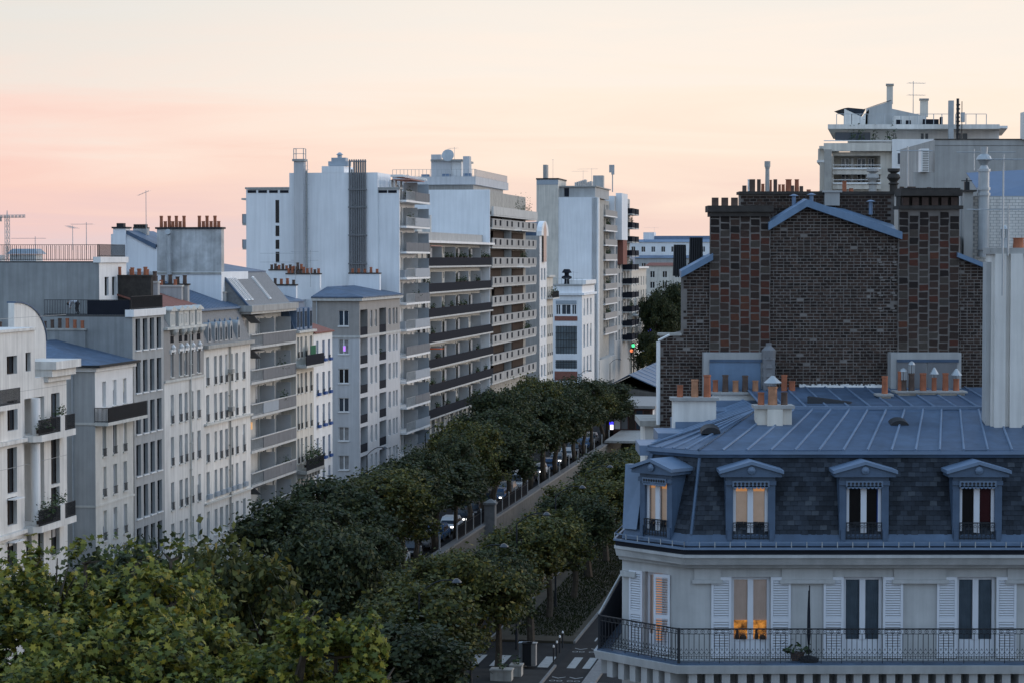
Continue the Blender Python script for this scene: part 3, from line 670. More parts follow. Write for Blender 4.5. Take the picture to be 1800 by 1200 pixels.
m = MB(); m.box(-.1, 0, ya, yb, on_v(330, 480, g.v0)[1] - .1, on_v(330, 480, g.v0)[1] + .06); m.build('ledge', 'stone_dirty', c)
for px, hi in [(281, 1), (288, 0), (295, 1), (301, 0), (307.5, 1), (314, 0), (321, 1), (348, 1), (355, 0), (361.5, 1), (368.5, 0), (375.5, 1), (382, 0)]:
    put('chimney_pot', cached(('pot', hi, 'r'), lambda: pot_mesh((.5, .95)[hi], .15, 'terracotta')), c, (.4, on_v(px, 400, g.v0)[0] - g.w0, zc + .16))
P = lambda px, py, dx=0: (dx, on_v(px, py, g.v0)[0] - g.w0, on_v(px, py, g.v0)[1])
m = MB(); m.ext([P(276, 540), P(195, 540), P(195, 412), P(225, 409), P(276, 436)], (7, 0, 0)); m.build('gable_wall', 'wall_blue_white', g.root)
m = MB(); m.ext([P(274, 438, -.15), P(222, 411, -.15), P(222, 405, -.15), P(275, 430, -.15)], (7.3, 0, 0)); m.build('roof', 'zinc', g.root)
c, ya, yb, zc = nslab(g, 'chimney', -.3, .9, 199, 221, 402, 560, 'wall_blue_white'); m = MB(); m.box(-.4, 1, ya - .1, yb + .1, zc + .002, zc + .14); m.box(0, .6, ya + .3, yb - .2, zc + .14, zc + .45); m.build('coping', 'iron', c)
c, ya, yb, zc = nslab(g, 'chimney', 3, 3.6, 234, 259, 402, 430, 'render_grey'); m = MB(); m.box(2.95, 3.65, ya, yb, zc + .002, zc + .1); [m.box(3.1, 3.5, ya + .12 + k * .24, ya + .28 + k * .24, zc + .1, zc + .36) for k in range(5)]; m.build('coping', 'soot', c)
x, y, z = P(300, 478); zt_ = P(300, 410)[2]
m = MB(); m.tube((-.4, y, z - 1), (-.4, y, zt_), .2, .2, 10); m.tube((-.4, y, zt_), (-.75, y, zt_ + .1), .24, .24, 10); [m.tube((-.4, y, q), (-.4, y, q + .08), .24, .24, 10) for q in (z, z + 1.5)]; m.build('flue_pipe', 'galv', g.root)
# ---------------------------------------------------------------- concrete block with long balconies and a steep slate attic
b = Bld('apartment_block', 'concrete apartment block with stacked grey-panelled balconies and a steep attic with skylights', on_w(440, 600, W0)[0] + .02, W0)
L = b.X(520, 600) - .02; RE = 1.35
fl = [b.Z(441, p) for p in (549, 610, 672, 732, 793, 853.5, 914)]
b.shell(L, 11, 0, fl[0] + .0, 'concrete_light', [(x0, x1, z + .12, z + 2.25) for z in fl[1:] for x0, x1 in ((.5, 1.5), (2.3, 4.2), (6.2, 7.4), (8.2, 9.6), (11.2, 12.2), (13.2, 14.2))], y0=RE, near_mat='wall_blue_white', dep=.2)
for z in fl[1:]:
    for x0, x1 in ((.5, 1.5), (2.3, 4.2), (6.2, 7.4), (8.2, 9.6), (11.2, 12.2), (13.2, 14.2)):
        win(b.root, (x0, RE, z + .12), x1 - x0, 2.1, random.choice(PN), 'white_paint', 2, dep=.12)
for k, z in enumerate(fl):
    s = b.box('balcony_slab', -.05, L - .1, -.1, RE, z - .18, z + .02, 'concrete_light')
    if k == 0:
        b.box('canopy_fascia', -.3, L + .1, -.25, RE, z + .022, z + .55, 'concrete'); continue
    rail_run(b.root, 0, 3.6, -.02, z + .02, 1.0, .13, 'galv', 'balcony_railing')
    m = MB(); m.box(3.7, 8.6, -.08, -.03, z + .06, z + .95); m.build('balcony_panel', 'grey_panel' if k % 3 else 'bluegrey_panel', b.root)
    m = MB(); m.box(8.64, L - .15, -.08, -.03, z + .06, z + .95); m.build('balcony_panel', 'grey_panel', b.root)
    m = MB(); m.box(-.02, L - .12, -.12, .0, z + .96, z + 1.05); m.build('hand_rail', 'concrete_light', b.root)
    m = MB(); m.box(7.75, 7.8, .05, RE, z + .02, z + 2.2); m.build('divider_screen', 'shutter_grey', b.root)
    m = MB(); m.box(L - 1.6, L - 1.55, .05, RE, z + .02, z + 2.2); m.build('divider_screen', 'shutter_grey', b.root)
    if k in (2, 3, 5): planter(b.root, 9 + k * .4, .15, z + .5, 2.0, .7, 30 + k)
    if k in (1, 2, 6):
        m = MB(); m.ext([(1.6, .1, z + 2.5), (5.0, .1, z + 2.5), (5.0, 1.3, z + 2.62), (1.6, 1.3, z + 2.62)], (0, 0, .04)); m.ext([(1.6, .1, z + 2.5), (2.6, -.2, z + 1.9), (2.6, -.2, z + 1.94), (1.6, .1, z + 2.54)], (0, .9, 0)); m.build('awning', 'grey_panel', b.root)
m = MB(); m.box(-.32, -.02, RE - .25, RE + .1, 0, fl[0]); m.build('drain_duct', 'galv', b.root)
x = 4.6; m = MB(); m.box(x, x + .25, RE - .12, RE - .02, fl[4] + 1.5, fl[4] + 2.1); tag(m.build('wall_lamp', 'lit_warm', b.root), 'lit amber lamp on a balcony wall')
b.box('hung_cloth', 6.2, 7.4, -.14, -.1, fl[6] + .5, fl[6] + 1.08, 'white_paint')
# ground floor shop
b.box('shop_front', .4, L - .5, .35, RE - .02, 0, fl[6] - .3, 'pane_blue')
for k in range(7): b.box('shop_mullion', .4 + k * 2.2, .55 + k * 2.2, .2, .349, 0, fl[6] - .3, 'white_paint')
# attic
za = fl[0] + .55; zt = on_w(470, 480, W0)[1]
y1 = 2.6
m = MB(); m.hexa([(0, .35, za), (L - .6, .35, za), (L - .6, 11, za), (0, 11, za)], [(0, y1, zt), (L - .6, y1, zt), (L - .6, 11, zt), (0, 11, zt)]); m.build('attic_roof', 'slate_grey', b.root)
for px in (433, 439.5, 446, 478):
    x = max(.25, on_w(px + 6, 510, W0)[0] - b.v0 + .35) if px > 460 else .55 + (px - 433) * .155
    t0, t1 = .14, .86
    m = MB(); p = lambda t, dx, o: (x + dx, .35 + (y1 - .35) * t - o, za + (zt - za) * t + o * .6)
    m.hexa([p(t0, 0, 0), p(t0, .55, 0), p(t1, .55, 0), p(t1, 0, 0)], [p(t0, 0, .1), p(t0, .55, .1), p(t1, .55, .1), p(t1, 0, .1)]); sk = m.build('skylight', 'white_paint', b.root)
    m = MB(); m.face([p(t0 + .03, .1, .106), p(t0 + .03, .45, .106), p(t1 - .03, .45, .106), p(t1 - .03, .1, .106)]); m.build('skylight_pane', 'pane_curtain', sk)
m = MB(); m.hexa([(-.04, .2, 12), (-.02, .2, 12), (-.02, 11, 12), (-.04, 11, 12)], [(-.04, 2.55, zt), (-.02, 2.55, zt), (-.02, 11, zt), (-.04, 11, zt)]); m.build('gable_render', 'wall_blue_white', b.root)
m = MB(); m.ext([(-.1, .1, za), (-.1, .3, za), (-.1, y1 + .15, zt + .12), (-.1, y1 - .05, zt + .12)], (.35, 0, 0)); m.build('verge_flashing', 'zinc', b.root)
rf = b.poly('roof', [[(-.1, y1, zt + .01), (L - .5, y1, zt + .01), (L - .5, 8.5, zt + 1.0), (-.1, 8.5, zt + 1.0)]], 'zinc')
b.chimney(L * .35, L * .35 + .6, 5.0, 8.4, zt, zt + 1.5, 'wall_blue_white', 6, ('terracotta', 'pot_sooty'), 'y', cap='soot', ph=(.4, .75), pr=.15)
m = MB(); m.lathe([(.28, zt + .5), (.28, zt + 1.5), (.5, zt + 1.7), (.5, zt + 2.1), (.1, zt + 2.3)], 12, (1.0, 5.0)); m.build('roof_ventilator', 'iron', b.root)
# ---------------------------------------------------------------- cream house with dark top balcony and planted balcony
b = Bld('townhouse', 'cream townhouse with dark top-floor balcony and an overgrown planted balcony', on_w(520, 600, W0)[0] + .02, W0)
L = b.X(551, 600) - .02; z2 = b.Z(535, 584); z3 = b.Z(535, 532)
cs = b.cols([(522.5, 526.2), (528.3, 532), (536, 540), (545, 549)]); rs = b.rows([(592, 628), (655, 690), (712, 753), (769, 812), (827, 868), (884, 925)], 530)
H = grid(cs, rs); b.shell(L, 10, 0, z2, 'render_cream', H); b.wins(H, panes=PN, sill='stone_pale', rail=.55)
zb = b.Z(535, 640); b.box('balcony_slab', 0, L + .1, -1.0, 0, zb - .2, zb, 'stone_pale'); b.box('balcony_panel', 0, L + .1, -.98, -.93, zb, zb + .95, 'dark_panel')
b.box('hung_cloth', L * .42, L * .72, -.7, -.65, zb + .9, zb + 1.7, 'green_cloth')
zb = b.Z(535, 822); b.box('balcony_slab', 0, L + .1, -1.0, 0, zb - .3, zb, 'stone_dirty'); rail_run(b.root, 0, L + .1, -.95, zb, 1.0, .1, name='balcony_railing', r=.02); planter(b.root, .2, -.8, zb + .3, L - .3, 1.0, 77); planter(b.root, .4, -.8, zb + .9, L - 1, .9, 78, False)
for k in range(6): b.box('bracket', .3 + k * 1.0, .55 + k * 1.0, -.8, -.002, zb - .75, zb - .302, 'stone_dirty')
m = MB(); m.hexa([(0, .1, z2 + .2), (L, .1, z2 + .2), (L, 10, z2 + .2), (0, 10, z2 + .2)], [(0, .9, z3), (L, .9, z3), (L, 10, z3), (0, 10, z3)]); m.build('mansard', 'zinc', b.root)
b.box('cornice', 0, L, -.35, .1, z2 + .002, z2 + .198, 'stone_pale')
for c in cs[::1]:
    x0, x1 = c[0] - .1, c[1] + .1; m = MB(); m.box(x0, x1, .0, 1, z2 + .3, z3 - .5); d = m.build('dormer', 'zinc_light', b.root); m = MB(); m.face([(x0 + .12, -.01, z2 + .5), (x1 - .12, -.01, z2 + .5), (x1 - .12, -.01, z3 - .8), (x0 + .12, -.01, z3 - .8)]); m.build('dormer_pane', 'pane_blue', d)
b.poly('roof', [[(0, .8, z3 + .002), (L, .8, z3 + .002), (L, 6, z3 + 1.5), (0, 6, z3 + 1.5)]], 'zinc')
b.chimney(L - .5, L - .05, 1.5, 5.0, z3 - .5, z3 + 1.5, 'wall_blue_white', 6, ('terracotta', 'pot_sooty'), 'y', cap='soot', ph=(.35, .6), pr=.15)
# ---------------------------------------------------------------- white house with blue shutters
b = Bld('townhouse', 'white townhouse with deep blue window shutters and a red tile edge', on_w(551, 600, W0)[0] + .02, W0)
L = b.X(584, 600); z2 = b.Z(567, 585)
cs = b.cols([(556.5, 560), (567, 571), (577, 580.6)]); rs = b.rows([(598, 634), (653, 692), (709, 748), (766, 805), (821, 860), (877, 915)], 568)
H = grid(cs, rs); b.shell(L, 10, 0, z2, 'white_paint', H, near_mat='render_white'); b.wins(H, panes=('blue_shutter', 'blue_shutter', 'pane_blue'), frame='blue_shutter', sill='white_paint', rail=.5)
for h in H[::1]: b.box('flower_box', h[0], h[1], -.3, -.1, h[2] - .02, h[2] + .25, 'blue_shutter')
rf = b.poly('roof', [[(-.05, -.2, z2 + .002), (L + .1, -.2, z2 + .002), (L + .1, 6, z2 + 2.0), (-.05, 6, z2 + 2.0)], [(-.05, 6, z2 + 2.0), (L + .1, 6, z2 + 2.0), (L + .1, 10, z2 + .6), (-.05, 10, z2 + .6)]], 'tile_red')
b.chimney(.1, .6, 4, 7.5, z2, z2 + 2.8, 'wall_blue_white', 8, ('terracotta', 'pot_sooty'), 'y', cap='stone_pale', ph=(.35, .6), pr=.15)
sg = b.box('shop_sign', -1.2, 1.5, -.35, -.1, b.Z(552, 905), b.Z(552, 890), 'lit_sign'); tag(sg, 'glowing white shop sign')
b.box('shop_awning', -1.4, L, -1.6, -.02, b.Z(560, 880) - .1, b.Z(560, 880), 'tile_red')
# ---------------------------------------------------------------- blue-grey corner block with zinc hip roof
b = Bld('corner_block', 'blue-grey corner apartment block with brown top floor and zinc hip roof', on_w(632, 600, W0)[0], W0)
L = b.X(703, 600); zt = b.Z(660, 527); zb = b.Z(632, 592)
D = b.NY(549, 560)
nr = [(b.NZ(604, u), b.NZ(604, t)) for t, u in [(546, 573), (596.5, 622), (647.5, 673), (698.5, 723), (750, 774), (800, 825), (851, 876)]]
nh = [(b.NY(613), b.NY(595), a, c) for a, c in nr]
rz_ = b.rows([(544, 573), (592, 621), (642, 671), (693, 722), (743, 772), (793, 822), (843, 872)], 665)
wc = b.cols([(651, 655), (659, 663), (683, 687), (690.5, 694), (695.5, 699)]); lc = b.cols([(633.5, 646.5), (667, 679)])
H = grid(wc, rz_); HL = [(c[0], c[1], r[0] - .75, r[1] + .12, 1.5) for r in rz_ for c in lc]
up = lambda hs: [h for h in hs if h[2] > zb - .3]; lo = lambda hs: [h for h in hs if h[2] <= zb - .3]
b.shell(L, D, 0, zb, 'blue_grey_render', lo(H) + lo(HL), lo(nh), dep=.2); b.shell(L, D, zb + .002, zt, 'taupe', up(H) + [(h[0], h[1], max(h[2], zb + .05), h[3], 1.5) for h in up(HL)], up(nh), name='upper_wall', dep=.2)
b.wins(H, panes=PNC); 
for h in nh: win(b.root, (0, h[1], h[2]), h[1] - h[0], h[3] - h[2], random.choice(PNC), 'white_paint', 2, sill='white_paint', rz=-math.pi / 2, dep=.12)
h = nh[1]; tag(win(b.root, (-.02, h[1] - .45, h[2] + .25), .3, .6, 'lit_purple', 'white_paint', 1, rz=-math.pi / 2, dep=.02), 'window glowing violet')
for h in HL:
    win(b.root, (h[0] + .3, 1.2, h[2] + .1), h[1] - h[0] - .6, 2.0, 'pane_dark', 'wood_dark', 2)
    z = max(h[2], zb + .05) if h[2] > zb - .3 else h[2]
    b.box('loggia_railing', h[0], h[1], .03, .07, z, z + .85, 'dark_panel')
    if random.random() < .3: planter(b.root, h[0] + .2, .2, z + .5, 1.2, .5, int(h[2] * 10))
b.box('string_course', -.1, L + .05, -.1, D, zb - .1, zb + .12, 'concrete_light'); b.box('cornice', -.35, L + .1, -.35, D, zt + .002, zt + .3, 'concrete_light')
z0 = zt + .3; e0, e1, e3 = (-.45, -.45, z0), (L, -.45, z0), (-.45, D, z0); r0, r1 = (5.0, 4.6, z0 + .95), (L, 4.6, z0 + .95); e2 = (5, D, z0 + .6)
rf = b.poly('roof', [[e0, e1, r1, r0], [e3, e0, r0, e2], [r0, r1, (L, D, z0 + .4), e2]], 'zinc')
b.seams(e0, e1, r0, r1, 14, parent=rf); b.seams(e3, e0, e2, r0, 6, parent=rf)
m = MB(); m.tube((-.2, D - .5, 2), (-.2, D - .5, zt), .07, .07, 8); m.build('drainpipe', 'galv', b.root)
for yy in (6.0, 8.0): b.chimney(L * .3 + yy * .3, L * .3 + yy * .3 + .6, yy, yy + 3.6, zt, zt + 2.6 + (yy - 6) * .2, 'wall_blue_white', 9, ('terracotta', 'pot_sooty'), 'y', cap='soot', ph=(.35, .7), pr=.16)
b.chimney(L - 2, L - 1.4, 1.8, 5.2, zt, zt + 2.6, 'wall_blue_white', 5, ('terracotta',), 'y', cap='soot', ph=(.35, .7), pr=.16)
# ---------------------------------------------------------------- tall blank-gabled tower with pipes and ladder
b = Bld('apartment_tower', 'tall apartment tower with blank pale blue gable, pipe bundle and caged ladder', on_w(705, 500, W0)[0], W0)
L = b.X(748, 500); NZ, NY = b.NZ, b.NY
fl = [b.Z(708, p) for p in (352, 397.4, 442.4, 488, 533, 579, 625, 670, 715, 759, 803)]
zt = NZ(570, 334); RE = 1.2
dr = ((.6, 1.7), (2.6, 3.7), (5.2, 6.3), (7.6, 8.9), (10.4, 11.4), (12.4, 13.2))
hs = [(a, c, z + .1, z + 2.2) for z in fl for a, c in dr]
D = NY(433, 400)
b.shell(L - .3, D - RE, 0, zt, 'white_paint', hs, y0=RE, dep=.2, near_mat='wall_blue_white')
nslab(b, 'gable_wall', -.25, -.002, 433, 702, 333, 900, 'wall_blue_white', 0)
b.wins(hs, y=RE, panes=PN, style=2, dep=.12)
mid, ya, yb, zz = nslab(b, 'stair_tower', -.6, 6, 509, 664, 304, 400, 'wall_blue_white', 20)
nslab(b, 'stair_tower_head', -.62, 4, 566, 605, 292.5, 304, 'wall_blue_white')
c, ya, yb, zz = nslab(b, 'flue_pilaster', -1.6, -.6, 517, 534, 284, 510, 'blue_grey_render', 10)
b.box('flue_cap', -1.75, -.4, ya - .15, yb + .15, zz + .002, zz + .25, 'concrete')
m = MB()
for x, y in ((-1.6, ya), (-.6, ya), (-1.6, yb), (-.6, yb)): m.box(x - .04, x + .04, y - .04, y + .04, zz + .25, zz + 1.4)
for z in (.8, 1.36): m.box(-1.64, -.56, ya - .04, ya + .04, zz + z, zz + z + .05); m.box(-1.64, -.56, yb - .04, yb + .04, zz + z, zz + z + .05); m.box(-1.64, -1.56, ya, yb, zz + z, zz + z + .05)
m.build('flue_cage', 'galv', b.root)
for px in (443, 462, 481, 500, 657, 673, 690): nslab(b, 'parapet_slot', -.29, -.252, px - 7.5, px + 7.5, 334.8, 339.5, 'dark_panel')
nslab(b, 'roof_coping', -.4, 1, 431, 509, 329.5, 332.8, 'concrete'); nslab(b, 'roof_coping', -.4, 1, 664, 703, 329.5, 332.8, 'concrete')
for t, u in ((352, 392), (397, 415.5), (422, 438), (443, 462), (468, 488), (494, 512)): nslab(b, 'stair_window', -.27, -.2, 484.5, 491, t, u, 'pane_dark')
z0, z1 = NZ(630, 486), NZ(630, 284)
for k in range(8):
    y = NY(618 + k * 3.9, 400); m = MB(); m.tube((-.85, y, z0), (-.85, y, z1 - (.9 if k == 1 else 0)), .105, .105, 8); m.tube((-.85, y, z1 - .1), (-.85, y, z1 + .18), .15, .06, 8); m.tube((-.85, y, z0), (-1.1, y - 1.2, z0 - .9), .105, .105, 8); m.build('vent_pipe', 'grey_panel', b.root)
for py in (335, 366, 415, 465):
    z = NZ(630, py); b.box('pipe_clamp', -1.0, -.61, NY(648), NY(616), z, z + .14, 'grey_panel')
m = MB(); yl = NY(541)
z0, z1 = NZ(540, 492), NZ(540, 285)
for y in (yl - .22, yl + .22): m.box(-.9, -.86, y - .02, y + .02, z0, z1)
for k in range(int((z1 - z0) / .4)): m.box(-.9, -.87, yl - .22, yl + .22, z0 + k * .4, z0 + k * .4 + .03)
for k in range(int((z1 - z0) / 1.6)):
    z = z0 + k * 1.6 + .8; pts = [(-.88 - .75 * math.sin(math.pi * q / 6), yl - .42 * math.cos(math.pi * q / 6), z) for q in range(7)]; m.path(pts, .02, 4)
for q in (1, 3, 5): m.tube((-.88 - .75 * math.sin(math.pi * q / 6), yl - .42 * math.cos(math.pi * q / 6), z0 + .8), (-.88 - .75 * math.sin(math.pi * q / 6), yl - .42 * math.cos(math.pi * q / 6), z1), .018, .018, 4)
m.build('caged_ladder', 'galv', b.root)
nslab(b, 'ladder_strip', -.64, -.605, 534, 540, 300, 495, 'concrete_light')
m = MB(); y = NY(595); zz = NZ(595, 292); m.box(0, 1.6, y - 1.1, y + 1.1, zz, zz + .5); m.box(.2, 1.4, y - .8, y + .8, zz + .5, zz + .9); m.lathe([(.25, zz + .9), (.25, zz + 1.2), (.4, zz + 1.25), (.1, zz + 1.5)], 10, (.8, y)); m.build('roof_ventilator', 'bluegrey_panel', b.root)
for (t, u, pa) in ((345, 351, 416.5), (376, 396, 418), (421, 439, 418)):
    y0, y1 = NY(433), NY(pa); zb, za = NZ(425, u), NZ(425, t); b.box('rear_balcony', 2, 6, y0, y1, zb, zb + .2, 'concrete_light')
    if t > 350: b.box('balcony_panel', 1.9, 6, y1 - .08, y1, zb + .2, za, 'grey_panel'); b.box('balcony_panel', 1.9, 2.0, y0, y1 - .1, zb + .2, za, 'bluegrey_panel')
b.box('balcony_canopy', .2, L, -.2, RE, fl[0] + 2.5, fl[0] + 2.75, 'white_paint')
for k in range(14): b.box('canopy_rafter', .4 + k * .9, .55 + k * .9, -.35, -.2, fl[0] + 2.45, fl[0] + 2.7, 'white_paint')
for k, z in enumerate(fl):
    b.box('balcony_slab', .3, L, -.55, RE, z - .22, z, 'white_paint')
    if k == 0: b.box('awning', .8, 8, -1.0, RE, z + 2.2, z + 2.26, 'pink_awning')
    a = .4 if k in (2, 6) else 5.2
    b.box('balcony_panel', a, L - .05, -.52, -.47, z + .04, z + .98, 'bluegrey_panel' if k % 2 else 'grey_panel')
    if a > 1: rail_run(b.root, .4, 5.1, -.5, z, 1.0, .13, 'galv', 'balcony_railing')
    b.box('divider_screen', 6.9, 6.95, -.4, RE, z, z + 2.1, 'shutter_grey'); b.box('divider_screen', L - .1, L - .05, -.4, RE, z, z + 2.1, 'bluegrey_panel')
    if k in (0, 1, 4): planter(b.root, 2 + k, -.2, z + .3, 2.5, .8, 100 + k)
    if k in (3, 5): b.box('garden_chair', 1.5, 2.1, -.1, .5, z, z + .8, 'bluegrey_panel')
# ---------------------------------------------------------------- long block with dark balcony bands
b = Bld('apartment_block', 'long apartment block banded with black balcony parapets', on_w(750, 500, W0)[0] + .02, W0)
L = b.X(866, 480) - .1; RE = 1.3
fl = [b.Z(752, p) for p in (468, 514, 558.5, 603, 648, 692.5, 736.5)]; zt = b.Z(752, 427)
nd = 15; st_ = L / nd
drs = [(k * st_ + .3, k * st_ + 1.2) for k in range(nd)] + [(k * st_ + 1.75, k * st_ + 2.35) for k in range(nd)]
hs = []
for z in fl:
    for k, (a, c) in enumerate(drs): hs.append((a, c, z + (.1 if k < nd else 1.45), z + 2.25))
zg = fl[-1] - 2.95
for k in range(nd): hs.append((k * st_ + .3, k * st_ + 2.3, zg + .2, zg + 2.3))
b.shell(L, 10, 0, zt, 'stone_pale', hs, y0=RE, dep=.2)
b.wins(hs, y=RE, panes=('pane_dark', 'pane_dark', 'pane_brown', 'pane_dark', 'pane_curtain'), style=2, dep=.12)
for k, z in enumerate(fl):
    b.box('balcony_slab', 0, L, -.1, RE, z - .2, z, 'concrete_light')
    b.box('balcony_parapet', .0, L, -.1, -.04, z + .002, z + 1.0, 'dark_panel')
    for q in range(1, 5): b.box('divider_screen', L * q / 5, L * q / 5 + .06, .0, RE, z, z + 2.3, 'shutter_grey')
    for q in range(nd):
        if random.random() < .55: b.box('window_blind', q * st_ + 1.3, q * st_ + 2.6, RE - .25, RE - .2, z + .05, z + 2.1, 'shutter_grey')
        if random.random() < .3: planter(b.root, q * st_ + .4, .1, z + .9, 1.5, .5, q * 7 + k)
b.box('roof_slab', -.2, L + .2, -.3, 10, zt + .002, zt + .28, 'white_paint'); b.box('roof_parapet', 0, L, 1.0, 10, zt + .3, zt + 1.3, 'concrete')
for a, c in ((6, 9), (14, 17), (22, 22.6)): b.box('roof_plant_room', a, c, 4, 7, zt + 1.3, zt + 3.2 if c - a > 1 else zt + 3.6, 'concrete_light')
b.box('awning', 4, 6.5, -.8, RE, fl[4] + 2.1, fl[4] + 2.16, 'orange_cloth'); b.box('awning', .3, 7, -.5, RE, fl[0] + 2.3, fl[0] + 2.36, 'pink_awning')
b.box('entrance_terrace', 0, L, -.6, RE, zg - .3, zg, 'concrete_light')
for k in range(nd): 
    m = MB(); m.hexa([(k * st_ + .3, -.5, zg), (k * st_ + 2.2, -.5, zg), (k * st_ + 2.2, -.35, zg), (k * st_ + .3, -.35, zg)], [(k * st_ + .5, -.3, zg + 1.0), (k * st_ + 2.0, -.3, zg + 1.0), (k * st_ + 2.0, -.2, zg + 1.0), (k * st_ + .5, -.2, zg + 1.0)]); m.build('terrace_screen', 'dark_panel', b.root)
# ---------------------------------------------------------------- tall block with concrete parapets pierced by square windows
b = Bld('apartment_tower', 'tall apartment block with concrete parapets pierced by square lights and rooftop pavilion', on_w(862, 450, W0)[0], W0)
L = b.X(940, 450); D = b.NY(690, 350); zt = b.NZ(800, 334); RE = 1.4
fl = [b.Z(866, 399.7 + 34.0 * k) for k in range(9)]; top = b.Z(866, 366)
drs = [(1 + k * 3.0, 2.2 + k * 3.0) for k in range(int(L / 3))]
hs = [(a, c, z + .1, z + 2.2) for z in fl for a, c in drs]
b.shell(L, D - RE, 0, zt, 'stone_dirty', hs, y0=RE, dep=.2, near_mat='wall_blue_white')
b.wins(hs, y=RE, panes=('pane_dark', 'pane_brown', 'pane_dark', 'pane_curtain'), dep=.12)
nslab(b, 'gable_wall', -.25, -.002, 690, 861, 334, 600, 'wall_blue_white', 0)
for k, z in enumerate(fl):
    b.box('balcony_slab', .3, L, -.2, RE, z - .25, z, 'concrete_light')
    for q in range(4):
        x0 = .3 + q * L / 4; b.box('balcony_parapet', x0 + .04, x0 + L / 4 - .04, -.25, -.1, z + .002, z + 1.15, 'concrete')
        for x in (x0 + 1.6, x0 + 5.6):
            o = b.box('parapet_light', x, x + 1.3, -.27, -.255, z + .25, z + 1.0, 'dark_panel')
    b.box('blind', 3 + (k * 5) % 7, 14 + (k * 3) % 9, RE - .4, RE - .3, z, z + 2.2, 'wood_dark'); b.box('blind', 24, 34, RE - .4, RE - .3, z, z + 2.1, 'wood_dark')
    b.box('divider_screen', 17, 17.1, 0, RE, z, z + 2.4, 'concrete_light')
    if k in (1, 3): b.box('awning', 18 + k, 24 + k, -1.2, RE, z + 2.3, z + 2.38, 'white_paint')
    if k in (2, 5, 6): planter(b.root, 24 + k, .1, z + .9, 5, .9, 200 + k)
b.box('terrace_parapet', .2, L + .2, -.4, -.1, top - .9, top + .2, 'concrete_light'); b.box('terrace_floor', .2, L, -.4, 4, top - 1.1, top - .92, 'concrete_light'); b.box('penthouse_wall', 3, L, 3.2, 10, top - .9, top + 1.9, 'pane_blue')
b.box('penthouse_roof', 2, L + .3, 1.6, 10, top + 1.902, top + 2.15, 'white_paint')
for k in range(5): planter(b.root, L - 14 + k * 2.8, .6, top - .9, 2.7, 2.2, 300 + k, False, 'terrace_shrub')
x0 = 1; 
nslab(b, 'pavilion_wall', 2.0, 26, 697, 832, 324, 336, 'concrete'); o, ya, yb, zz = nslab(b, 'pavilion_roof', 1.2, 28, 690, 836, 311, 325, 'blue_grey_render')
rail_run(b.root, ya, yb, 1.4, zz, 1.0, .5, 'galv', 'roof_railing', 'y', r=.025); rail_run(b.root, 1.4, 28, ya + .2, zz, 1.0, .5, 'galv', 'roof_railing', r=.025)
nslab(b, 'lift_house', 6, 14, 758, 793, 284, 312, 'blue_grey_render'); nslab(b, 'lift_house_roof', 5.7, 14.5, 757, 812, 280.5, 284, 'concrete'); nslab(b, 'stair_house', 6.2, 14, 793, 811, 284, 312, 'white_paint'); nslab(b, 'chimney', 5, 6.4, 814, 825, 275, 312, 'blue_grey_render'); nslab(b, 'chimney', 5.5, 6.4, 758, 775, 272, 281, 'blue_grey_render')
m = MB(); y = b.NY(776, 272); z = b.NZ(776, 272); m.lathe([(.05, 0), (.6, .12), (.85, .35)], 14); d = m.build('satellite_dish', 'galv', b.root, (4.8, y, z)); d.rotation_euler = (0, -1.3, 0)
for k in range(4): b.box('roof_vent', 3 + k * 1.5, 3.8 + k * 1.5, ya + 1 + k * 3.2, ya + 2 + k * 3.2, zz, zz + .5, 'zinc_light')
# ---------------------------------------------------------------- arched-gable house, cream house, low white corner building
b = Bld('arched_house', 'narrow white house with tall arched facade and dark blue barrel roof', on_w(948.5, 450, W0)[0], W0)
L = b.X(961, 450); zt = b.Z(955, 415); za = b.Z(955, 389)
hs = [(L * .2, L * .42, z, z + 1.9) for z in [2 + 2.95 * k for k in range(8)]] + [(L * .6, L * .82, z, z + 1.9) for z in [2 + 2.95 * k for k in range(8)]]
b.shell(L, 10, 0, zt, 'white_paint', hs, near_mat='render_grey'); b.wins(hs, panes=PN)
n = 10; arcp = [(L / 2 - L / 2 * math.cos(math.pi * k / n), zt + (za - zt) * math.sin(math.pi * k / n)) for k in range(n + 1)]
m = MB(); m.ext([(x, -.3, z) for x, z in arcp], (0, .8, 0)); m.build('arched_gable', 'white_paint', b.root)
m = MB(); m.ext([(x * .999, .5, z - .1) for x, z in arcp], (0, 10, 0)); m.build('barrel_roof', 'zinc', b.root)
m = MB(); m.face([(L * .3, -.31, zt - 4), (L * .7, -.31, zt - 4), (L * .7, -.31, zt + 1), (L * .5, -.31, zt + 2.2), (L * .3, -.31, zt + 1)]); m.build('arched_window', 'pane_blue', b.root)
b = Bld('townhouse', 'slim cream townhouse squeezed beside the arched white house', on_w(961.2, 500, W0)[0], W0)
L = b.X(972, 500); zt = b.Z(966, 484); hs = [(L * a, L * (a + .16), z, z + 1.9) for z in [2 + 2.95 * k for k in range(7)] for a in (.1, .42, .74)]
b.shell(L, 10, 0, zt, 'render_cream', hs); b.wins(hs, panes=PN, rail=.5); b.box('cornice', 0, L, -.4, 0, zt - .3, zt, 'stone_pale')
z = b.Z(968, 523); b.box('balcony_slab', 0, L + .3, -1, 0, z - .2, z, 'stone_pale'); rail_run(b.root, 0, L, -.95, z, 1, .14, name='balcony_railing'); planter(b.root, .5, -.7, z + .3, L - 1, .9, 401)
b = Bld('studio_building', 'low white corner building with large gridded studio windows and flat roof', on_w(1023, 520, W0)[0], W0)
L = b.X(1045, 520); D = b.NY(969.5, 520); zt = b.NZ(1000, 503)
NH = lambda a, c, t, u: (b.NY(c), b.NY(a), b.NZ((a + c) / 2, u), b.NZ((a + c) / 2, t))
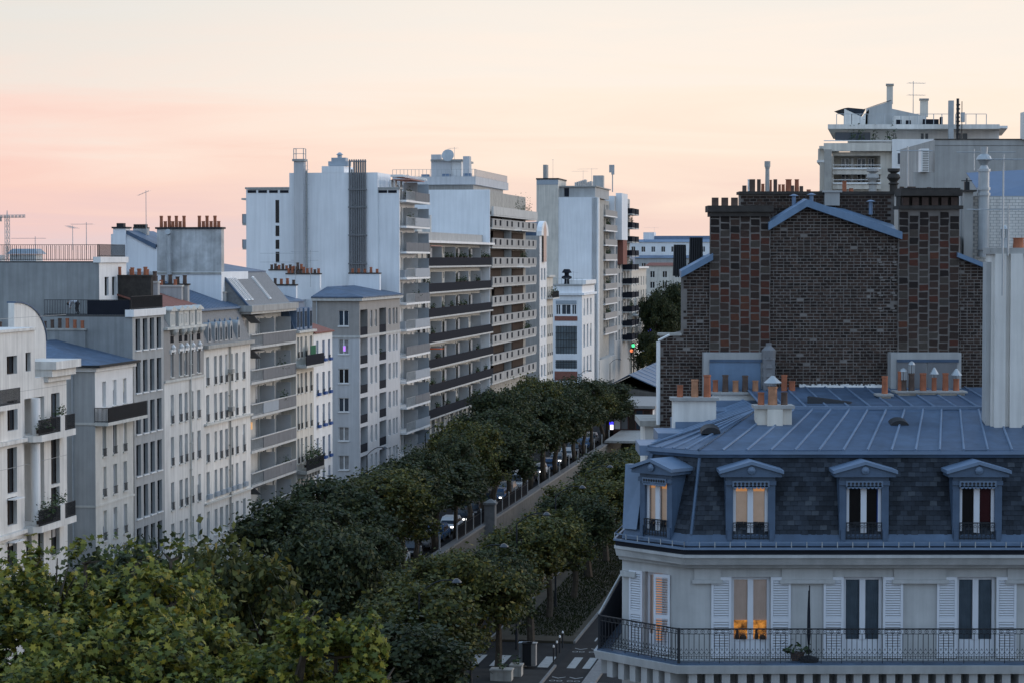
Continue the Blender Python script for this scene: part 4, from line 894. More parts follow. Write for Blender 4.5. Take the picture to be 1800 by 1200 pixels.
nh = [NH(977.5, 985, 536, 553), NH(987.5, 1003, 536, 553), NH(1005.5, 1013, 536, 553), NH(976, 1014.5, 573, 622), NH(976, 1014.5, 632, 648)]
hs = [(L * a, L * (a + .12), z0, z1) for a in (.12, .38, .64) for z0, z1 in ((b.Z(1030, 555), b.Z(1030, 525)), (b.Z(1030, 610), b.Z(1030, 570)), (b.Z(1030, 655), b.Z(1030, 625)))]
b.shell(L, D, 0, zt, 'white_paint', hs, nh, near_mat='wall_blue_white'); b.wins(hs, panes=('pane_blue', 'pane_curtain'))
b.nwins(nh[:3], panes=('pane_blue',), style=2)
for h in nh[3:]:
    win(b.root, (0, h[1], h[2]), h[1] - h[0], h[3] - h[2], 'pane_grid', 'white_paint', 1, rz=-math.pi / 2, dep=.12)
    for k in range(1, 8): y = h[0] + (h[1] - h[0]) * k / 8; b.box('glazing_bar', .08, .15, y - .03, y + .03, h[2], h[3], 'iron')
    for k in range(1, 4): z = h[2] + (h[3] - h[2]) * k / 4; b.box('glazing_bar', .08, .15, h[0], h[1], z - .03, z + .03, 'iron')
nslab(b, 'brick_panel', -.06, -.003, 975, 1015, 556, 564, 'tile_red'); nslab(b, 'blind_panel', -.06, -.003, 977, 1013.5, 528.5, 535, 'bluegrey_panel'); nslab(b, 'brick_panel', -.06, -.003, 975, 1015, 652, 668, 'tile_red')
b.box('cornice', -.4, L + .3, -.4, D, zt - 1.6, zt - 1.2, 'wall_blue_white'); b.box('parapet', -.1, L, -.1, D, zt + .002, zt + .25, 'concrete'); b.box('corner_tower', 3, L, -.3, 3, zt + .26, zt + 1.0, 'white_paint')
rail_run(b.root, 0, D, .1, zt + .25, 1.1, .8, 'galv', 'roof_railing', 'y', r=.03)
m = MB(); y = b.NY(992, 490); m.lathe([(.5, zt), (.4, zt + 1.1), (.9, zt + 1.3), (.9, zt + 1.6), (.4, zt + 1.8), (.4, zt + 2.2), (.9, zt + 2.3), (.5, zt + 2.9)], 10, (3, y)); m.build('roof_ventilator', 'dark_panel', b.root)
# ---------------------------------------------------------------- tower with blank beige gable and brown balconies
b = Bld('apartment_tower', 'tall tower with blank beige and pale blue gable and brown balcony stack', on_w(1050, 450, W0)[0], W0)
L = b.X(1080, 450); D = b.NY(981, 400); zt = b.NZ(1010, 348)
fl = [b.Z(1056, 378 + 26.2 * k) for k in range(9)]
hs = [(a, a + 1.6, z + .1, z + 2.2) for z in fl for a in (8.5, 11.5, 14.5, 17.5, 20.5, 23)]
b.shell(L, D, 0, zt, 'stone_dirty', hs, near_mat='wall_blue_white', y0=1.0); b.wins(hs, y=1.0, panes=PN)
nslab(b, 'gable_wall', -.3, -.002, 981, 1049, 347, 900, 'wall_blue_white', 0); nslab(b, 'gable_wing', -.6, 10, 943, 981, 316, 900, 'render_cream', 0); nslab(b, 'wing_cap', -.7, 10, 942, 982, 313.5, 316, 'iron'); nslab(b, 'wing_band', -.64, -.601, 943, 981, 316.5, 325, 'bluegrey_panel')
b.box('corner_pier', .0, 7.5, -.2, 1, 8, zt - 1, 'stone_dirty'); b.box('corner_edge', -.3, 1.2, -.25, 1, 0, zt, 'white_paint')
nslab(b, 'penthouse', 1.0, 22, 982, 1046, 329, 347, 'render_grey'); nslab(b, 'penthouse_door', .9, .99, 992, 1000, 331, 346, 'dark_panel'); nslab(b, 'penthouse_roof', .6, 23, 981, 1048, 327, 329, 'concrete'); b.box('penthouse_glazing', 2, 22, .6, .9, zt + .1, zt + 1.7, 'pane_blue')
for k, z in enumerate(fl):
    b.box('balcony_slab', 7.5, L, -.6, 1, z - .22, z, 'white_paint'); b.box('balcony_panel', 7.6, L - .1, -.58, -.5, z + .002, z + 1.05, 'taupe')
    if k % 2: planter(b.root, 12, -.2, z + .8, 6, .8, 500 + k)
for k in range(9): nslab(b, 'roof_plant', 3 + k, 5 + k, 1010 + k * 3.3, 1012.5 + k * 3.4, 321 - (k * 7) % 6, 328, 'galv')
nslab(b, 'chimney', 2, 4, 954.5, 961, 290, 315, 'concrete')
m = MB(); y = b.NY(1071, 320); z = b.NZ(1071, 327); m.tube((5, y, z - 1), (5, y, z + 3.9), .1, .1, 6); m.box(4.7, 5.0, y - .35, y + .2, z + 2.2, z + 4.0); m.box(4.7, 5.1, y + .25, y + .6, z + 2.6, z + 4.0); m.build('phone_mast', 'galv', b.root)
m = MB(); m.box(.4, 26, -.4, 10, 3.0, 7.5); m.build('ground_floor_fascia', 'concrete_light', b.root)
for k in range(6): b.box('ground_floor_column', 1 + k * 4, 1.7 + k * 4, -.3, .3, 0, 3, 'concrete_light')
# ---------------------------------------------------------------- two more blocks down the avenue
b = Bld('apartment_tower', 'pale tower with projecting black box balconies down the far end of the avenue', on_w(1080, 450, W0)[0] + .1, W0)
L = b.X(1107, 450); D = 14; zt = b.Z(1090, 347)
fl = [b.Z(1095, 376 + 24.6 * k) for k in range(10)]; hs = [(a, a + 2.2, z + .2, z + 2.2) for z in fl for a in (2, 7, 12, 17, 22)]
b.shell(L, D, 0, zt, 'render_grey', hs, near_mat='wall_blue_white'); b.wins(hs, panes=PN); b.box('corner_bay', 2, 12, -1.2, 0, zt - 8.5, zt + .6, 'wall_blue_white'); b.box('red_panel', 5, 12, -1.1, 0, b.Z(1090, 465), b.Z(1090, 422), 'tile_red')
for k, z in enumerate(fl):
    for a in (14, 21): b.box('balcony_slab', a, a + 5.5, -1.9, 0, z - .2, z, 'concrete_light'); b.box('balcony_box', a, a + 5.5, -1.9, -1.8, z + .002, z + 1.1, 'dark_panel'); b.box('balcony_box', a, a + .1, -1.795, 0, z + .002, z + 1.1, 'dark_panel')
    if k % 3 == 1: planter(b.root, 15, -1.4, z + .9, 4, 1.1, 600 + k)
b.box('chimney', 6, 8, 3, 5, zt, zt + 4.2, 'concrete')
b = Bld('apartment_block', 'white block with blue-tinted windows at the far end of the avenue', on_w(1110, 520, W0)[0], W0)
L = b.X(1136, 520); zt = b.Z(1120, 469); fl = [2.6 + 2.9 * k for k in range(7)]; hs = [(a, a + 1.8, z + .3, z + 2.2) for z in fl for a in (3, 8, 13, 18, 23, 28)]
b.shell(L, 14, 0, zt, 'render_cream', hs); b.wins(hs, panes=('pane_blue', 'pane_dark', 'pane_curtain')); b.box('cornice', -.3, L, -.6, 0, zt - .4, zt, 'white_paint'); b.box('balcony_slab', 2, 10, -1.4, 0, fl[4] - .2, fl[4], 'white_paint'); b.box('balcony_box', 2, 10, -1.4, -1.3, fl[4], fl[4] + 1, 'dark_panel'); b.box('attic', 0, L, 2.5, 12, zt + .002, zt + 2.6, 'zinc_light')
# ---------------------------------------------------------------- buildings closing the view
def far_block(label, pxa, pxb, pyt, v, mt='render_grey', roof='zinc', d=16, name='distant_block'):
    wa, za = on_v(pxb, pyt, v); wb, _ = on_v(pxa, pyt, v); t = thing(name, label, 'building', ts(v, wa), SA)
    nb = max(3, int((wb - wa) / 3.2)); st2 = (wb - wa) / nb; rows_ = [za - 1.2 - 3.0 * k for k in range(1, 6)]
    hs = [(k * st2 + .9, k * st2 + 2.2, z, z + 1.8) for k in range(nb) for z in rows_ if z > .5]
    m = MB(); wall_holes(m, lambda a, dd, z: (dd, a, z), 0, wb - wa, 0, za - .9, hs, .2); m.face([(0, 0, 0), (d, 0, 0), (d, 0, za - .9), (0, 0, za - .9)]); m.face([(0, 0, za - .9), (0, wb - wa, za - .9), (d, wb - wa, za - .9), (d, 0, za - .9)]); m.build('wall', mt, t)
    for h in hs: win(t, (0, h[1], h[2]), h[1] - h[0], h[3] - h[2], random.choice(PN), 'white_paint', 2, rz=-math.pi / 2, dep=.1)
    m = MB(); m.hexa([(-.4, -.3, za - .89), (d, -.3, za - .89), (d, wb - wa + .3, za - .89), (-.4, wb - wa + .3, za - .89)], [(2.2, .8, za), (d - 2, .8, za), (d - 2, wb - wa - .8, za), (2.2, wb - wa - .8, za)]); m.build('roof', roof, t)
    return t, wa, wb, za
t, wa, wb, za = far_block('distant pale blue flat-roofed block closing the avenue', 1104, 1262, 421, 760, 'wall_blue_white', 'zinc_light', 30)
m = MB(); m.box(3, 9, (wb - wa) * .72, (wb - wa) * .84, za, za + 2.4); m.build('lift_house', 'wall_blue_white', t); m = MB(); m.box(4, 24, 2, wb - wa - 8, za, za + 1.2); m.build('attic', 'zinc_light', t)
far_block('distant grey block under the pale blue one, with dark attic windows', 1100, 1262, 449, 700, 'render_grey', 'zinc')
far_block('distant house with a red tiled roof beyond the far trees', 1135, 1200, 462, 640, 'render_cream', 'tile_red', 10)
# ================================================================ right side: mansard corner building
YH = 66.7; CX = on_Y(1213, 990, YH)[0]
hb = thing('mansard_building', 'cream corner building with blue zinc mansard, dormers and wrought-iron balcony', 'building', (CX, YH, 0))
hx = lambda px, Y=YH: on_Y(px, 900, Y)[0] - CX
hz = lambda py, Y=YH: on_Y(1500, py, Y)[1]
C0 = (0., 0.); PR = (13.2, 0.); C1 = (-1.91, 1.82); S1 = (C1[0] + 14 * sS, C1[1] + 14 * cS)
PATH = [PR, C0, C1, S1]; CHA = math.atan2(-1.82, 1.91); CHL = math.hypot(1.91, 1.82)
def off(path, d):
    """offset the open path outward (towards the street) by d, mitred"""
    out = []; ns = []
    for a, b_ in zip(path, path[1:]):
        dx, dy = b_[0] - a[0], b_[1] - a[1]; l = math.hypot(dx, dy); ns.append((-dy / l, dx / l))
    for i, p in enumerate(path):
        n0 = ns[max(0, i - 1)]; n1 = ns[min(len(ns) - 1, i)]; k = 1 + n0[0] * n1[0] + n0[1] * n1[1]
        out.append((p[0] + d * (n0[0] + n1[0]) / k, p[1] + d * (n0[1] + n1[1]) / k))
    return out
if off(PATH, 1)[0][1] > 0: _o = off; off = lambda p, d: _o(p, -d)
_off = off
def off(path, d):       # the balcony narrows where it turns into the side street
    o = _off(path, d); k = .37 * max(0, min(1, d / .58))
    return [p if i < 2 else (p[0] + k, p[1] + k * .2) for i, p in enumerate(o)]
def band(name, o0, o1, z0, z1, mt, o2=None, parent=hb, path=PATH):
    """moulding along the facade: outer edge o1 (o2 at the top), inner edge o0"""
    i, a, c = off(path, o0), off(path, o1), off(path, o1 if o2 is None else o2); m = MB()
    for k in range(len(path) - 1):
        m.hexa([(*a[k], z0), (*a[k + 1], z0), (*i[k + 1], z0), (*i[k], z0)], [(*c[k], z1), (*c[k + 1], z1), (*i[k + 1], z1), (*i[k], z1)])
    return m.build(name, mt, parent)
ZF = 14.25; ZT = 16.95
wcs = [hx(p) for p in (1320.5, 1518, 1717.5, 1916)]; OW = 1.14; zo0, zo1 = ZF + .02, hz(1013)
low = [(c - .55, c + .55, z, z + 2.1) for c in wcs for z in (1.0, 4.2, 7.4, 10.6)]
holes = [(c - OW / 2, c + OW / 2, zo0, zo1) for c in wcs]
m = MB(); wall_holes(m, FRONT, 0, PR[0], 0, ZT, holes + low, .3)
u = Vector((C0[0] - C1[0], C0[1] - C1[1], 0)).normalized(); nn = Vector((-u.y, u.x, 0))
CH = lambda a, d, z: tuple(Vector((C1[0], C1[1], z)) + u * a + nn * d)
cc = CHL / 2 + .06; chole = [(cc - .5, cc + .5, zo0, zo1)]
wall_holes(m, CH, 0, CHL, 0, ZT, chole, .3)
s_ = Vector((sS, cS, 0)); sd_ = [(3 + 3.3 * k, 4.1 + 3.3 * k, zo0, zo1) for k in range(3)]
SD = lambda a, d, z: tuple(Vector((S1[0], S1[1], z)) - s_ * a + Vector((cS, -sS, 0)) * d)
wall_holes(m, SD, 0, 14, 0, ZT, sd_, .3)
m.face([(PR[0], 0, 0), (PR[0], 12, 0), (PR[0], 12, ZT), (PR[0], 0, ZT)])
m.build('wall', 'stone_haus', hb)
for h in low: win(hb, (h[0], 0, h[2]), 1.1, 2.1, random.choice(PN), 'white_paint', 3)
# tall French windows: white casements, curtains behind the panes
def french(loc, rz, w, h, curtain, lit=None, label=None):
    m = MB(); t = .085; y0, y1 = .16, .24
    m.box(0, t, y0, y1, 0, h); m.box(w - t, w, y0, y1, 0, h); m.box(t, w - t, y0, y1, h - .1, h); m.box(t, w - t, y0, y1, 0, .52); m.box(w / 2 - .085, w / 2 + .085, y0 - .03, y1, .52, h - .1)
    f = m.build('window', 'shutter_white', hb, loc, rz)
    for a, c in ((t, w / 2 - .085), (w / 2 + .085, w - t)):
        m = MB(); n = 7
        for k in range(n):     # soft folds of the curtain seen through the pane
            x0, x1 = a + (c - a) * k / n, a + (c - a) * (k + 1) / n; m.face([(x0, y1 + .012 * (k % 2), .52), (x1, y1 + .012 * ((k + 1) % 2), .52), (x1, y1 + .012 * ((k + 1) % 2), h - .1), (x0, y1 + .012 * (k % 2), h - .1)])
        put('curtain', m.mesh('curtain', [curtain]), f)
        if lit:
            m = MB(); m.face([(a, y1 - .03, .53), (c, y1 - .03, .53), (c, y1 - .03, 1.08), (a, y1 - .03, 1.08)]); put('lit_pane', m.mesh('lit_pane', [lit]), f)
            m = MB(); m.lathe([(.05, .53), (.06, .62), (.03, .74), (.035, .8)], 8, (a + .1, y1 - .08)); m.lathe([(.09, .53), (.1, .6), (.04, .66)], 8, (c - .12, y1 - .1)); put('things_on_sill', m.mesh('things_on_sill', ['wood_dark']), f)
        m = MB(); m.face([(a, y1 - .05, .52), (c, y1 - .05, .52), (c, y1 - .05, h - .1), (a, y1 - .05, h - .1)]); put('pane', m.mesh('pane', ['glass']), f)
    return f
def glassmat():
    m = bpy.data.materials.new('glass'); m.use_nodes = True; N = m.node_tree.nodes; L = m.node_tree.links; N.remove(N['Principled BSDF'])
    g = N.new('ShaderNodeBsdfGlossy'); g.inputs['Roughness'].default_value = .03; t = N.new('ShaderNodeBsdfTransparent'); x = N.new('ShaderNodeMixShader'); fr_ = N.new('ShaderNodeFresnel'); fr_.inputs[0].default_value = 1.45
    L.new(fr_.outputs[0], x.inputs[0]); L.new(t.outputs[0], x.inputs[1]); L.new(g.outputs[0], x.inputs[2]); L.new(x.outputs[0], N['Material Output'].inputs[0]); M['glass'] = m
glassmat()
mk('curtain_blue', (.10, .14, .18), rough=.9, var=.25, scale=3); mk('curtain_warm', (.44, .40, .38), rough=.9, var=.15, scale=3, emit=(1, .72, .55), estr=.05)
WH = zo1 - zo0
for k, c in enumerate(wcs):
    tag(french((c - OW / 2, 0, zo0), 0, OW, WH, 'curtain_warm' if k == 0 else 'curtain_blue', 'lit_orange' if k == 0 else None), 'tall window with warm light behind its lower panes' if k == 0 else 'tall window with drawn blue-grey curtains')
p = CH(cc - .5, 0, zo0); tag(french(p, CHA, 1.0, WH, 'curtain_warm'), 'half-open window with an amber-lit room behind')
mk('lit_glow2', (.35, .15, .05), emit=(1, .36, .08), estr=.34, var=.2, scale=2)
m = MB(); m.face([CH(cc - .2, .1, zo0 + .35), CH(cc + .1, .1, zo0 + .35), CH(cc + .1, .1, zo1 - .06), CH(cc - .2, .1, zo1 - .06)]); m.build('lit_room', 'lit_glow2', hb)
mk('lit_glow2', (.35, .15, .05), emit=(1, .36, .08), estr=.34, var=.2, scale=2)
def louvre(w, h):
    m = MB(); t = .07; zm = h * .47
    m.box(0, t, 0, .045, 0, h); m.box(w - t, w, 0, .045, 0, h)
    for z0, z1 in ((0, .28), (zm - .06, zm + .06), (h - .1, h)): m.box(t, w - t, 0, .045, z0, z1)
    for z0, z1 in ((.28, zm - .06), (zm + .06, h - .1)):
        n = int((z1 - z0) / .072)
        for k in range(n):
            z = z0 + (z1 - z0) * (k + .5) / n; m.hexa([(t, .0, z - .03), (w - t, .0, z - .03), (w - t, .045, z + .012), (t, .045, z + .012)], [(t, .0, z - .018), (w - t, .0, z - .018), (w - t, .045, z + .024), (t, .045, z + .024)])
    return m.mesh('shutter', ['shutter_white'])
lm = louvre(.59, WH)
for c in wcs:
    put('shutter', lm, hb, (c - OW / 2 - .6, -.06, zo0)); put('shutter', lm, hb, (c + OW / 2 + .01, -.06, zo0))
put('shutter', louvre(.52, WH), hb, CH(cc - 1.06, -.06, zo0), CHA); put('shutter', louvre(.5, WH), hb, CH(cc + .52, -.02, zo0), CHA + math.pi + math.radians(24))
# plain string mouldings, frieze panels, cornice
band('cornice', -.2, .22, ZT + .002, ZT + .12, 'stone_haus', .3); band('cornice', -.2, .42, ZT + .122, ZT + .34, 'stone_haus', .52); band('cornice_edge', -.2, .58, ZT + .342, ZT + .43, 'stone_haus')
for a, c in zip([-.9] + wcs, wcs + [PR[0] + .9]):
    x0, x1 = max(.12, a + .9 - (.0 if a > 0 else 0)), min(PR[0], c - .9)
    m = MB(); m.box(x0, x1, -.07, -.002, ZT - .36, ZT - .02); m.box(x0 - .06, x1 + .06, -.13, -.002, ZT - .47, ZT - .362); m.build('frieze_panel', 'stone_haus', hb)
m = MB(); q = [CH(a, d, z) for a, d, z in ((.02, -.12, ZT - .5), (.6, -.12, ZT - .5), (.6, -.002, ZT - .5), (.02, -.002, ZT - .5))]; m.ext(q, (0, 0, .16)); m.build('frieze_panel', 'stone_haus', hb)
GZ = ZT + .44
band('gutter', .1, .50, GZ, GZ + .14, 'dark_panel', .5); band('gutter_lip', .47, .60, GZ + .142, GZ + .2, 'zinc_light'); band('gutter_rail', .50, .535, GZ + .33, GZ + .37, 'zinc_light'); band('gutter_bed', .13, .46, GZ + .142, GZ + .2, 'dark_panel')
gb = off(PATH, .54)
for a, c in zip(gb[:2], gb[1:3]):
    l = math.dist(a, c); n = int(l / .435)
    for k in range(n + 1):
        t = k / n; m_ = cached('gbr', lambda: box_mesh('gutter_bracket', -.012, .012, -.03, .012, 0, .22, 'galv')); put('gutter_bracket', m_, hb, (a[0] + (c[0] - a[0]) * t, a[1] + (c[1] - a[1]) * t, GZ + .15))
band('zinc_skirt', -.6, .12, GZ + .1, GZ + .52, 'zinc', -.08)
# mansard: real slates in courses
MZ0 = GZ + .5; MZ1 = hz(803, YH + .9); I0, I1 = -.09, -.85
band('mansard_core', -2.5, I0 - .03, MZ0, MZ1, 'slate', I1 - .03)
def slates(a0, a1, b0, b1, name='slates'):
    a0, a1, b0, b1 = [Vector(x) for x in (a0, a1, b0, b1)]; m = MB(); H_ = (b0 - a0).length; nc = 16; rnd = random.Random(5)
    nrm = (a1 - a0).cross(b0 - a0).normalized()
    if nrm.y > 0: nrm = -nrm
    for r in range(nc):
        t0, t1 = r / nc, (r + 1.25) / nc; p0, p1 = a0.lerp(b0, t0), a1.lerp(b1, t0); q0, q1 = a0.lerp(b0, min(1, t1)), a1.lerp(b1, min(1, t1)); n = max(1, int((p1 - p0).length / .215)); sh = .5 * (r % 2)
        for k in range(-1, n + 1):
            s0, s1 = max(0, (k + sh + .02) / n), min(1, (k + .98 + sh) / n)
            if s1 - s0 < .25 / n: continue
            e = rnd.uniform(.012, .022); j = rnd.uniform(-.008, .008)
            lo0, lo1 = p0.lerp(p1, s0) + nrm * e, p0.lerp(p1, s1) + nrm * (e + j); hi0, hi1 = q0.lerp(q1, s0), q0.lerp(q1, s1)
            m.face([lo0, lo1, hi1, hi0]); m.face([lo0 - nrm * e, lo1 - nrm * e, lo1, lo0])
    o = m.build(name, 'slate', hb); tag(o, kind='stuff'); return o
i0, i1 = off(PATH, I0), off(PATH, I1)
for k in range(3): slates((*i0[k + 1], MZ0), (*i0[k], MZ0), (*i1[k + 1], MZ1), (*i1[k], MZ1))
m = MB(); p, q = i0[1], i1[1]; m.tube((*p, MZ0), (*q, MZ1), .05, .05, 6); p, q = i0[2], i1[2]; m.tube((*p, MZ0), (*q, MZ1), .1, .1, 6); m.build('hip_flashing', 'zinc', hb)
band('mansard_trim', -1.2, I1 + .06, MZ1, MZ1 + .1, 'zinc', I1 + .1); band('mansard_trim', -1.2, I1 + .16, MZ1 + .102, MZ1 + .2, 'zinc_light')
# dormers
def dormer(loc, rz, w, ow, curtain, lit, label):
    z0 = GZ + .28; z1 = 19.62; d = MB(); jw = (w - ow) / 2
    for a, c in ((0, jw), (w - jw, w)): d.box(a, c, 0, 1.3, z0, z1); d.box(a + .04, c - .04, -.05, 0, z0, z0 + .38); d.box(a - .02, c + .02, -.06, 0, z1 - .25, z1 - .12)
    d.box(jw, w - jw, 0, 1.3, z1 - .15, z1); d.box(jw, w - jw, .0, 1.3, z0 - .1, z0 + .1)
    o = d.build('dormer', 'zinc', hb, loc, rz); tag(o, label)
    m = MB(); e = .17; hm = .27
    m.ext([(-e, -.2, z1 + .002), (w + e, -.2, z1 + .002), (w + e, -.2, z1 + .1), (w / 2, -.2, z1 + .1 + hm), (-e, -.2, z1 + .1)], (0, 1.5, 0)); put('pediment', m.mesh('pediment', ['zinc']), o)
    m = MB()
    for a, c in (((-e - .05, z1 + .1), (w / 2, z1 + .1 + hm)), ((w / 2, z1 + .1 + hm), (w + e + .05, z1 + .1))): m.hexa([(a[0], -.3, a[1] + .002), (c[0], -.3, c[1] + .002), (c[0], 1.5, c[1] + .002), (a[0], 1.5, a[1] + .002)], [(a[0], -.3, a[1] + .1), (c[0], -.3, c[1] + .1), (c[0], 1.5, c[1] + .1), (a[0], 1.5, a[1] + .1)])
    put('pediment_roof', m.mesh('pediment_roof', ['zinc_light']), o)
    m = MB()   # pierced valance under the head of the opening
    m.box(jw - .03, w - jw + .03, -.09, -.055, z1 - .3, z1 - .12)
    n = 9
    for k in range(n):
        x = jw + (ow) * (k + .5) / n; m.tube((x, -.09, z1 - .3), (x, -.055, z1 - .3), .055, .055, 8); m.tube((x, -.1, z1 - .2), (x, -.09, z1 - .2), .04, .04, 8, 1)
    put('valance', m.mesh('valance', ['zinc_light', 'iron']), o)
    m = MB(); m.lathe([(.0, 0), (.1, .02), (.12, .05), (.03, .09)], 8); r = put('rosette', m.mesh('rosette', ['zinc_light']), o, (w / 2, -.2, z1 + .2)); r.rotation_euler = (math.pi / 2, 0, 0)
    h = z1 - .15 - z0 - .1; m = MB(); y0, y1 = .1, .17
    m.box(jw, jw + .09, y0, y1, z0 + .1, z1 - .15); m.box(w - jw - .09, w - jw, y0, y1, z0 + .1, z1 - .15); m.box(w / 2 - .085, w / 2 + .085, y0 - .02, y1, z0 + .1, z1 - .15); put('casement', m.mesh('casement', ['shutter_white']), o)
    for k, (a, c) in enumerate(((jw + .09, w / 2 - .085), (w / 2 + .085, w - jw - .09))):
        m = MB(); m.face([(a, y1 + .02, z0 + .1), (c, y1 + .02, z0 + .1), (c, y1 + .02, z1 - .15), (a, y1 + .02, z1 - .15)]); put('curtain', m.mesh('curtain', [curtain[k]]), o)
        m = MB(); m.face([(a, y0 + .03, z0 + .1), (c, y0 + .03, z0 + .1), (c, y0 + .03, z1 - .15), (a, y0 + .03, z1 - .15)]); put('pane', m.mesh('pane', ['glass']), o)
        if lit: m = MB(); m.face([(a, y1 + .015, z1 - .45), (c, y1 + .015, z1 - .45), (c, y1 + .015, z1 - .16), (a, y1 + .015, z1 - .16)]); put('lit_pane', m.mesh('lit_pane', ['lit_glow']), o)
    m = MB(); zr = z0 + .1; rh = .5; m.box(jw, w - jw, -.045, -.015, zr + rh - .03, zr + rh); m.box(jw, w - jw, -.04, -.02, zr + .03, zr + .05)
    nb = 8
    for k in range(nb + 1): x = jw + ow * k / nb; m.box(x - .008, x + .008, -.038, -.022, zr, zr + rh)
    for k in range(nb):
        x = jw + ow * (k + .5) / nb
        for zc, rr in ((zr + .12, .045), (zr + .38, .04)): m.path([(x + rr * math.cos(6.283 * q / 8), -.03, zc + rr * math.sin(6.283 * q / 8)) for q in range(9)], .007, 3)
    put('guard_rail', m.mesh('guard_rail', ['iron']), o)
    return o
mk('lit_glow', (.5, .3, .2), emit=(1, .45, .15), estr=.35, var=.3, scale=4)
mk('dark_room', (.012, .010, .010), rough=.9, var=0); mk('red_curtain', (.06, .012, .015), rough=.9, var=.2); mk('blue_curtain', (.02, .07, .28), rough=.9, var=.2)
DW, DO = 1.45, 1.03
for k, px in enumerate((1319.5, 1519, 1718, 1917)):
    dormer((hx(px) - DW / 2, .02, 0), 0, DW, DO, [('lit_curtain', 'lit_curtain'), ('dark_room', 'dark_room'), ('dark_room', 'red_curtain'), ('dark_room', 'dark_room')][k], k == 0, ['dormer with glowing amber curtains', 'dark dormer with a blue curtain edge', 'dark dormer with a dull red curtain', 'dark dormer'][k])
x = hx(1519) + .40; m = MB(); m.box(x, x + .1, .14, .18, GZ + .4, 19.4); m.build('curtain_edge', 'blue_curtain', hb)
pc = Vector((C1[0], C1[1], 0)) + u * (CHL / 2 - .62) - nn * .0; dormer(tuple(pc), CHA, 1.24, .86, ('lit_curtain', 'lit_curtain'), True, 'corner dormer with amber curtains')
m = MB(); pc2 = off(PATH, -.05)[2]; m.hexa([(pc2[0] - .05, pc2[1] - .1, MZ0), (pc2[0] + .35, pc2[1] - .45, MZ0), (pc2[0] + .45, pc2[1] - .2, MZ0), (pc2[0] + .1, pc2[1] + .2, MZ0)], [(pc2[0] + .05, pc2[1] + .2, MZ1 - .3), (pc2[0] + .62, pc2[1] - .15, MZ1 - .3), (pc2[0] + .7, pc2[1], MZ1 - .3), (pc2[0] + .2, pc2[1] + .4, MZ1 - .3)]); m.build('hip_cladding', 'zinc_light', hb)
# zinc roof in separate bays with rolled seams between them
EZ = MZ1 + .2; e = off(PATH, I1 + .12); RY = 6.0; RZ_ = 21.2; RL = (hx(1332, YH + RY), RY, RZ_); RR = (PR[0], RY, RZ_)
roof = MB(); roof.face([(*e[0], EZ - .05), (*e[1], EZ - .05), RL[:2] + (RZ_ - .05,), RR[:2] + (RZ_ - .05,)]); roof.face([(*e[1], EZ - .05), (*e[2], EZ - .05), RL[:2] + (RZ_ - .05,)]); roof.face([(*e[2], EZ - .05), (*e[3], EZ - .05), (RL[0], 13, RZ_ - .05), RL[:2] + (RZ_ - .05,)])
roof = roof.build('roof', 'zinc', hb)
def bays(a0, a1, b0, b1, n, mt='zinc'):
    a0, a1, b0, b1 = map(Vector, (a0, a1, b0, b1))
    for k in range(n):
        t0, t1 = k / n, (k + 1) / n; p = [a0.lerp(a1, t0), a0.lerp(a1, t1), b0.lerp(b1, t1), b0.lerp(b1, t0)]
        z = random.uniform(-.012, .012); c = sum(p, Vector()) / 4; p = [c + (x_ - c) * .992 + Vector((0, 0, z)) for x_ in p]
        if (p[2] - p[3]).length < .02: p = p[:3]
        m = MB(); m.ext([tuple(x_) for x_ in p], (0, 0, .02)); m.build('zinc_bay', random.choice([mt, mt, 'zinc_b']), roof)
    for k in range(n + 1):
        t = k / n; p, q = a0.lerp(a1, t), b0.lerp(b1, t)
        if (q - p).length > .05: m = MB(); m.tube(p + Vector((0, 0, .03)), q + Vector((0, 0, .03)), .04, .035, 6); m.build('roll_seam', 'zinc_light', roof)
mk('zinc_b', (.072, .116, .188), rough=.48, var=.2, scale=.9, metal=.15, spec=.4, streak=.3)
bays((*e[1], EZ), (*e[0], EZ), (RL[0], RL[1], RZ_), RR, 18); bays((*e[2], EZ), (*e[1], EZ), RL, RL, 4); bays((*e[3], EZ), (*e[2], EZ), (RL[0], 13, RZ_), RL, 14)
bays((RL[0] + .2, RY + .02, RZ_), (PR[0], RY + .02, RZ_), (RL[0] + .2, 12.0, 21.55), (PR[0], 12.0, 21.55), 15)
m = MB(); m.box(RL[0], PR[0], RY - .12, RY + .12, RZ_ + .0, RZ_ + .1); m.build('ridge_roll', 'zinc_light', roof)
for k in range(5):      # stepped edge of the side slope against the sky
    t = k / 5; a = Vector((*e[2], EZ)).lerp(Vector((RL[0] - .3, 12.5, RZ_)), t); m = MB(); m.box(a.x - .25, a.x + 1.6, a.y, a.y + 2.3, a.z - .25, a.z + .06 + .03 * k); m.build('stepped_flashing', 'zinc_light', roof)
for px, py, Y in ((1582, 743, 70.5), (1250, 755, 69.5)):
    X_, z = on_Y(px, py, Y); m = MB(); m.ext([(X_ - CX + .3 * math.cos(math.pi * k / 8), Y - YH, z - .12 + .2 * math.sin(math.pi * k / 8)) for k in range(9)], (0, .5, .08)); m.build('roof_vent', 'iron', roof)
X_, z = on_Y(1425, 700, 74); m = MB(); m.hexa([(X_ - CX - .1, 7.3, z - .2), (X_ - CX + 1.3, 7.2, z - .36), (X_ - CX + 1.4, 7.8, z - .3), (X_ - CX, 7.9, z - .1)], [(X_ - CX - .1, 7.4, z + .05), (X_ - CX + 1.3, 7.3, z - .14), (X_ - CX + 1.4, 7.7, z - .12), (X_ - CX, 7.8, z + .06)]); m.build('roof_hatch', 'iron', roof)
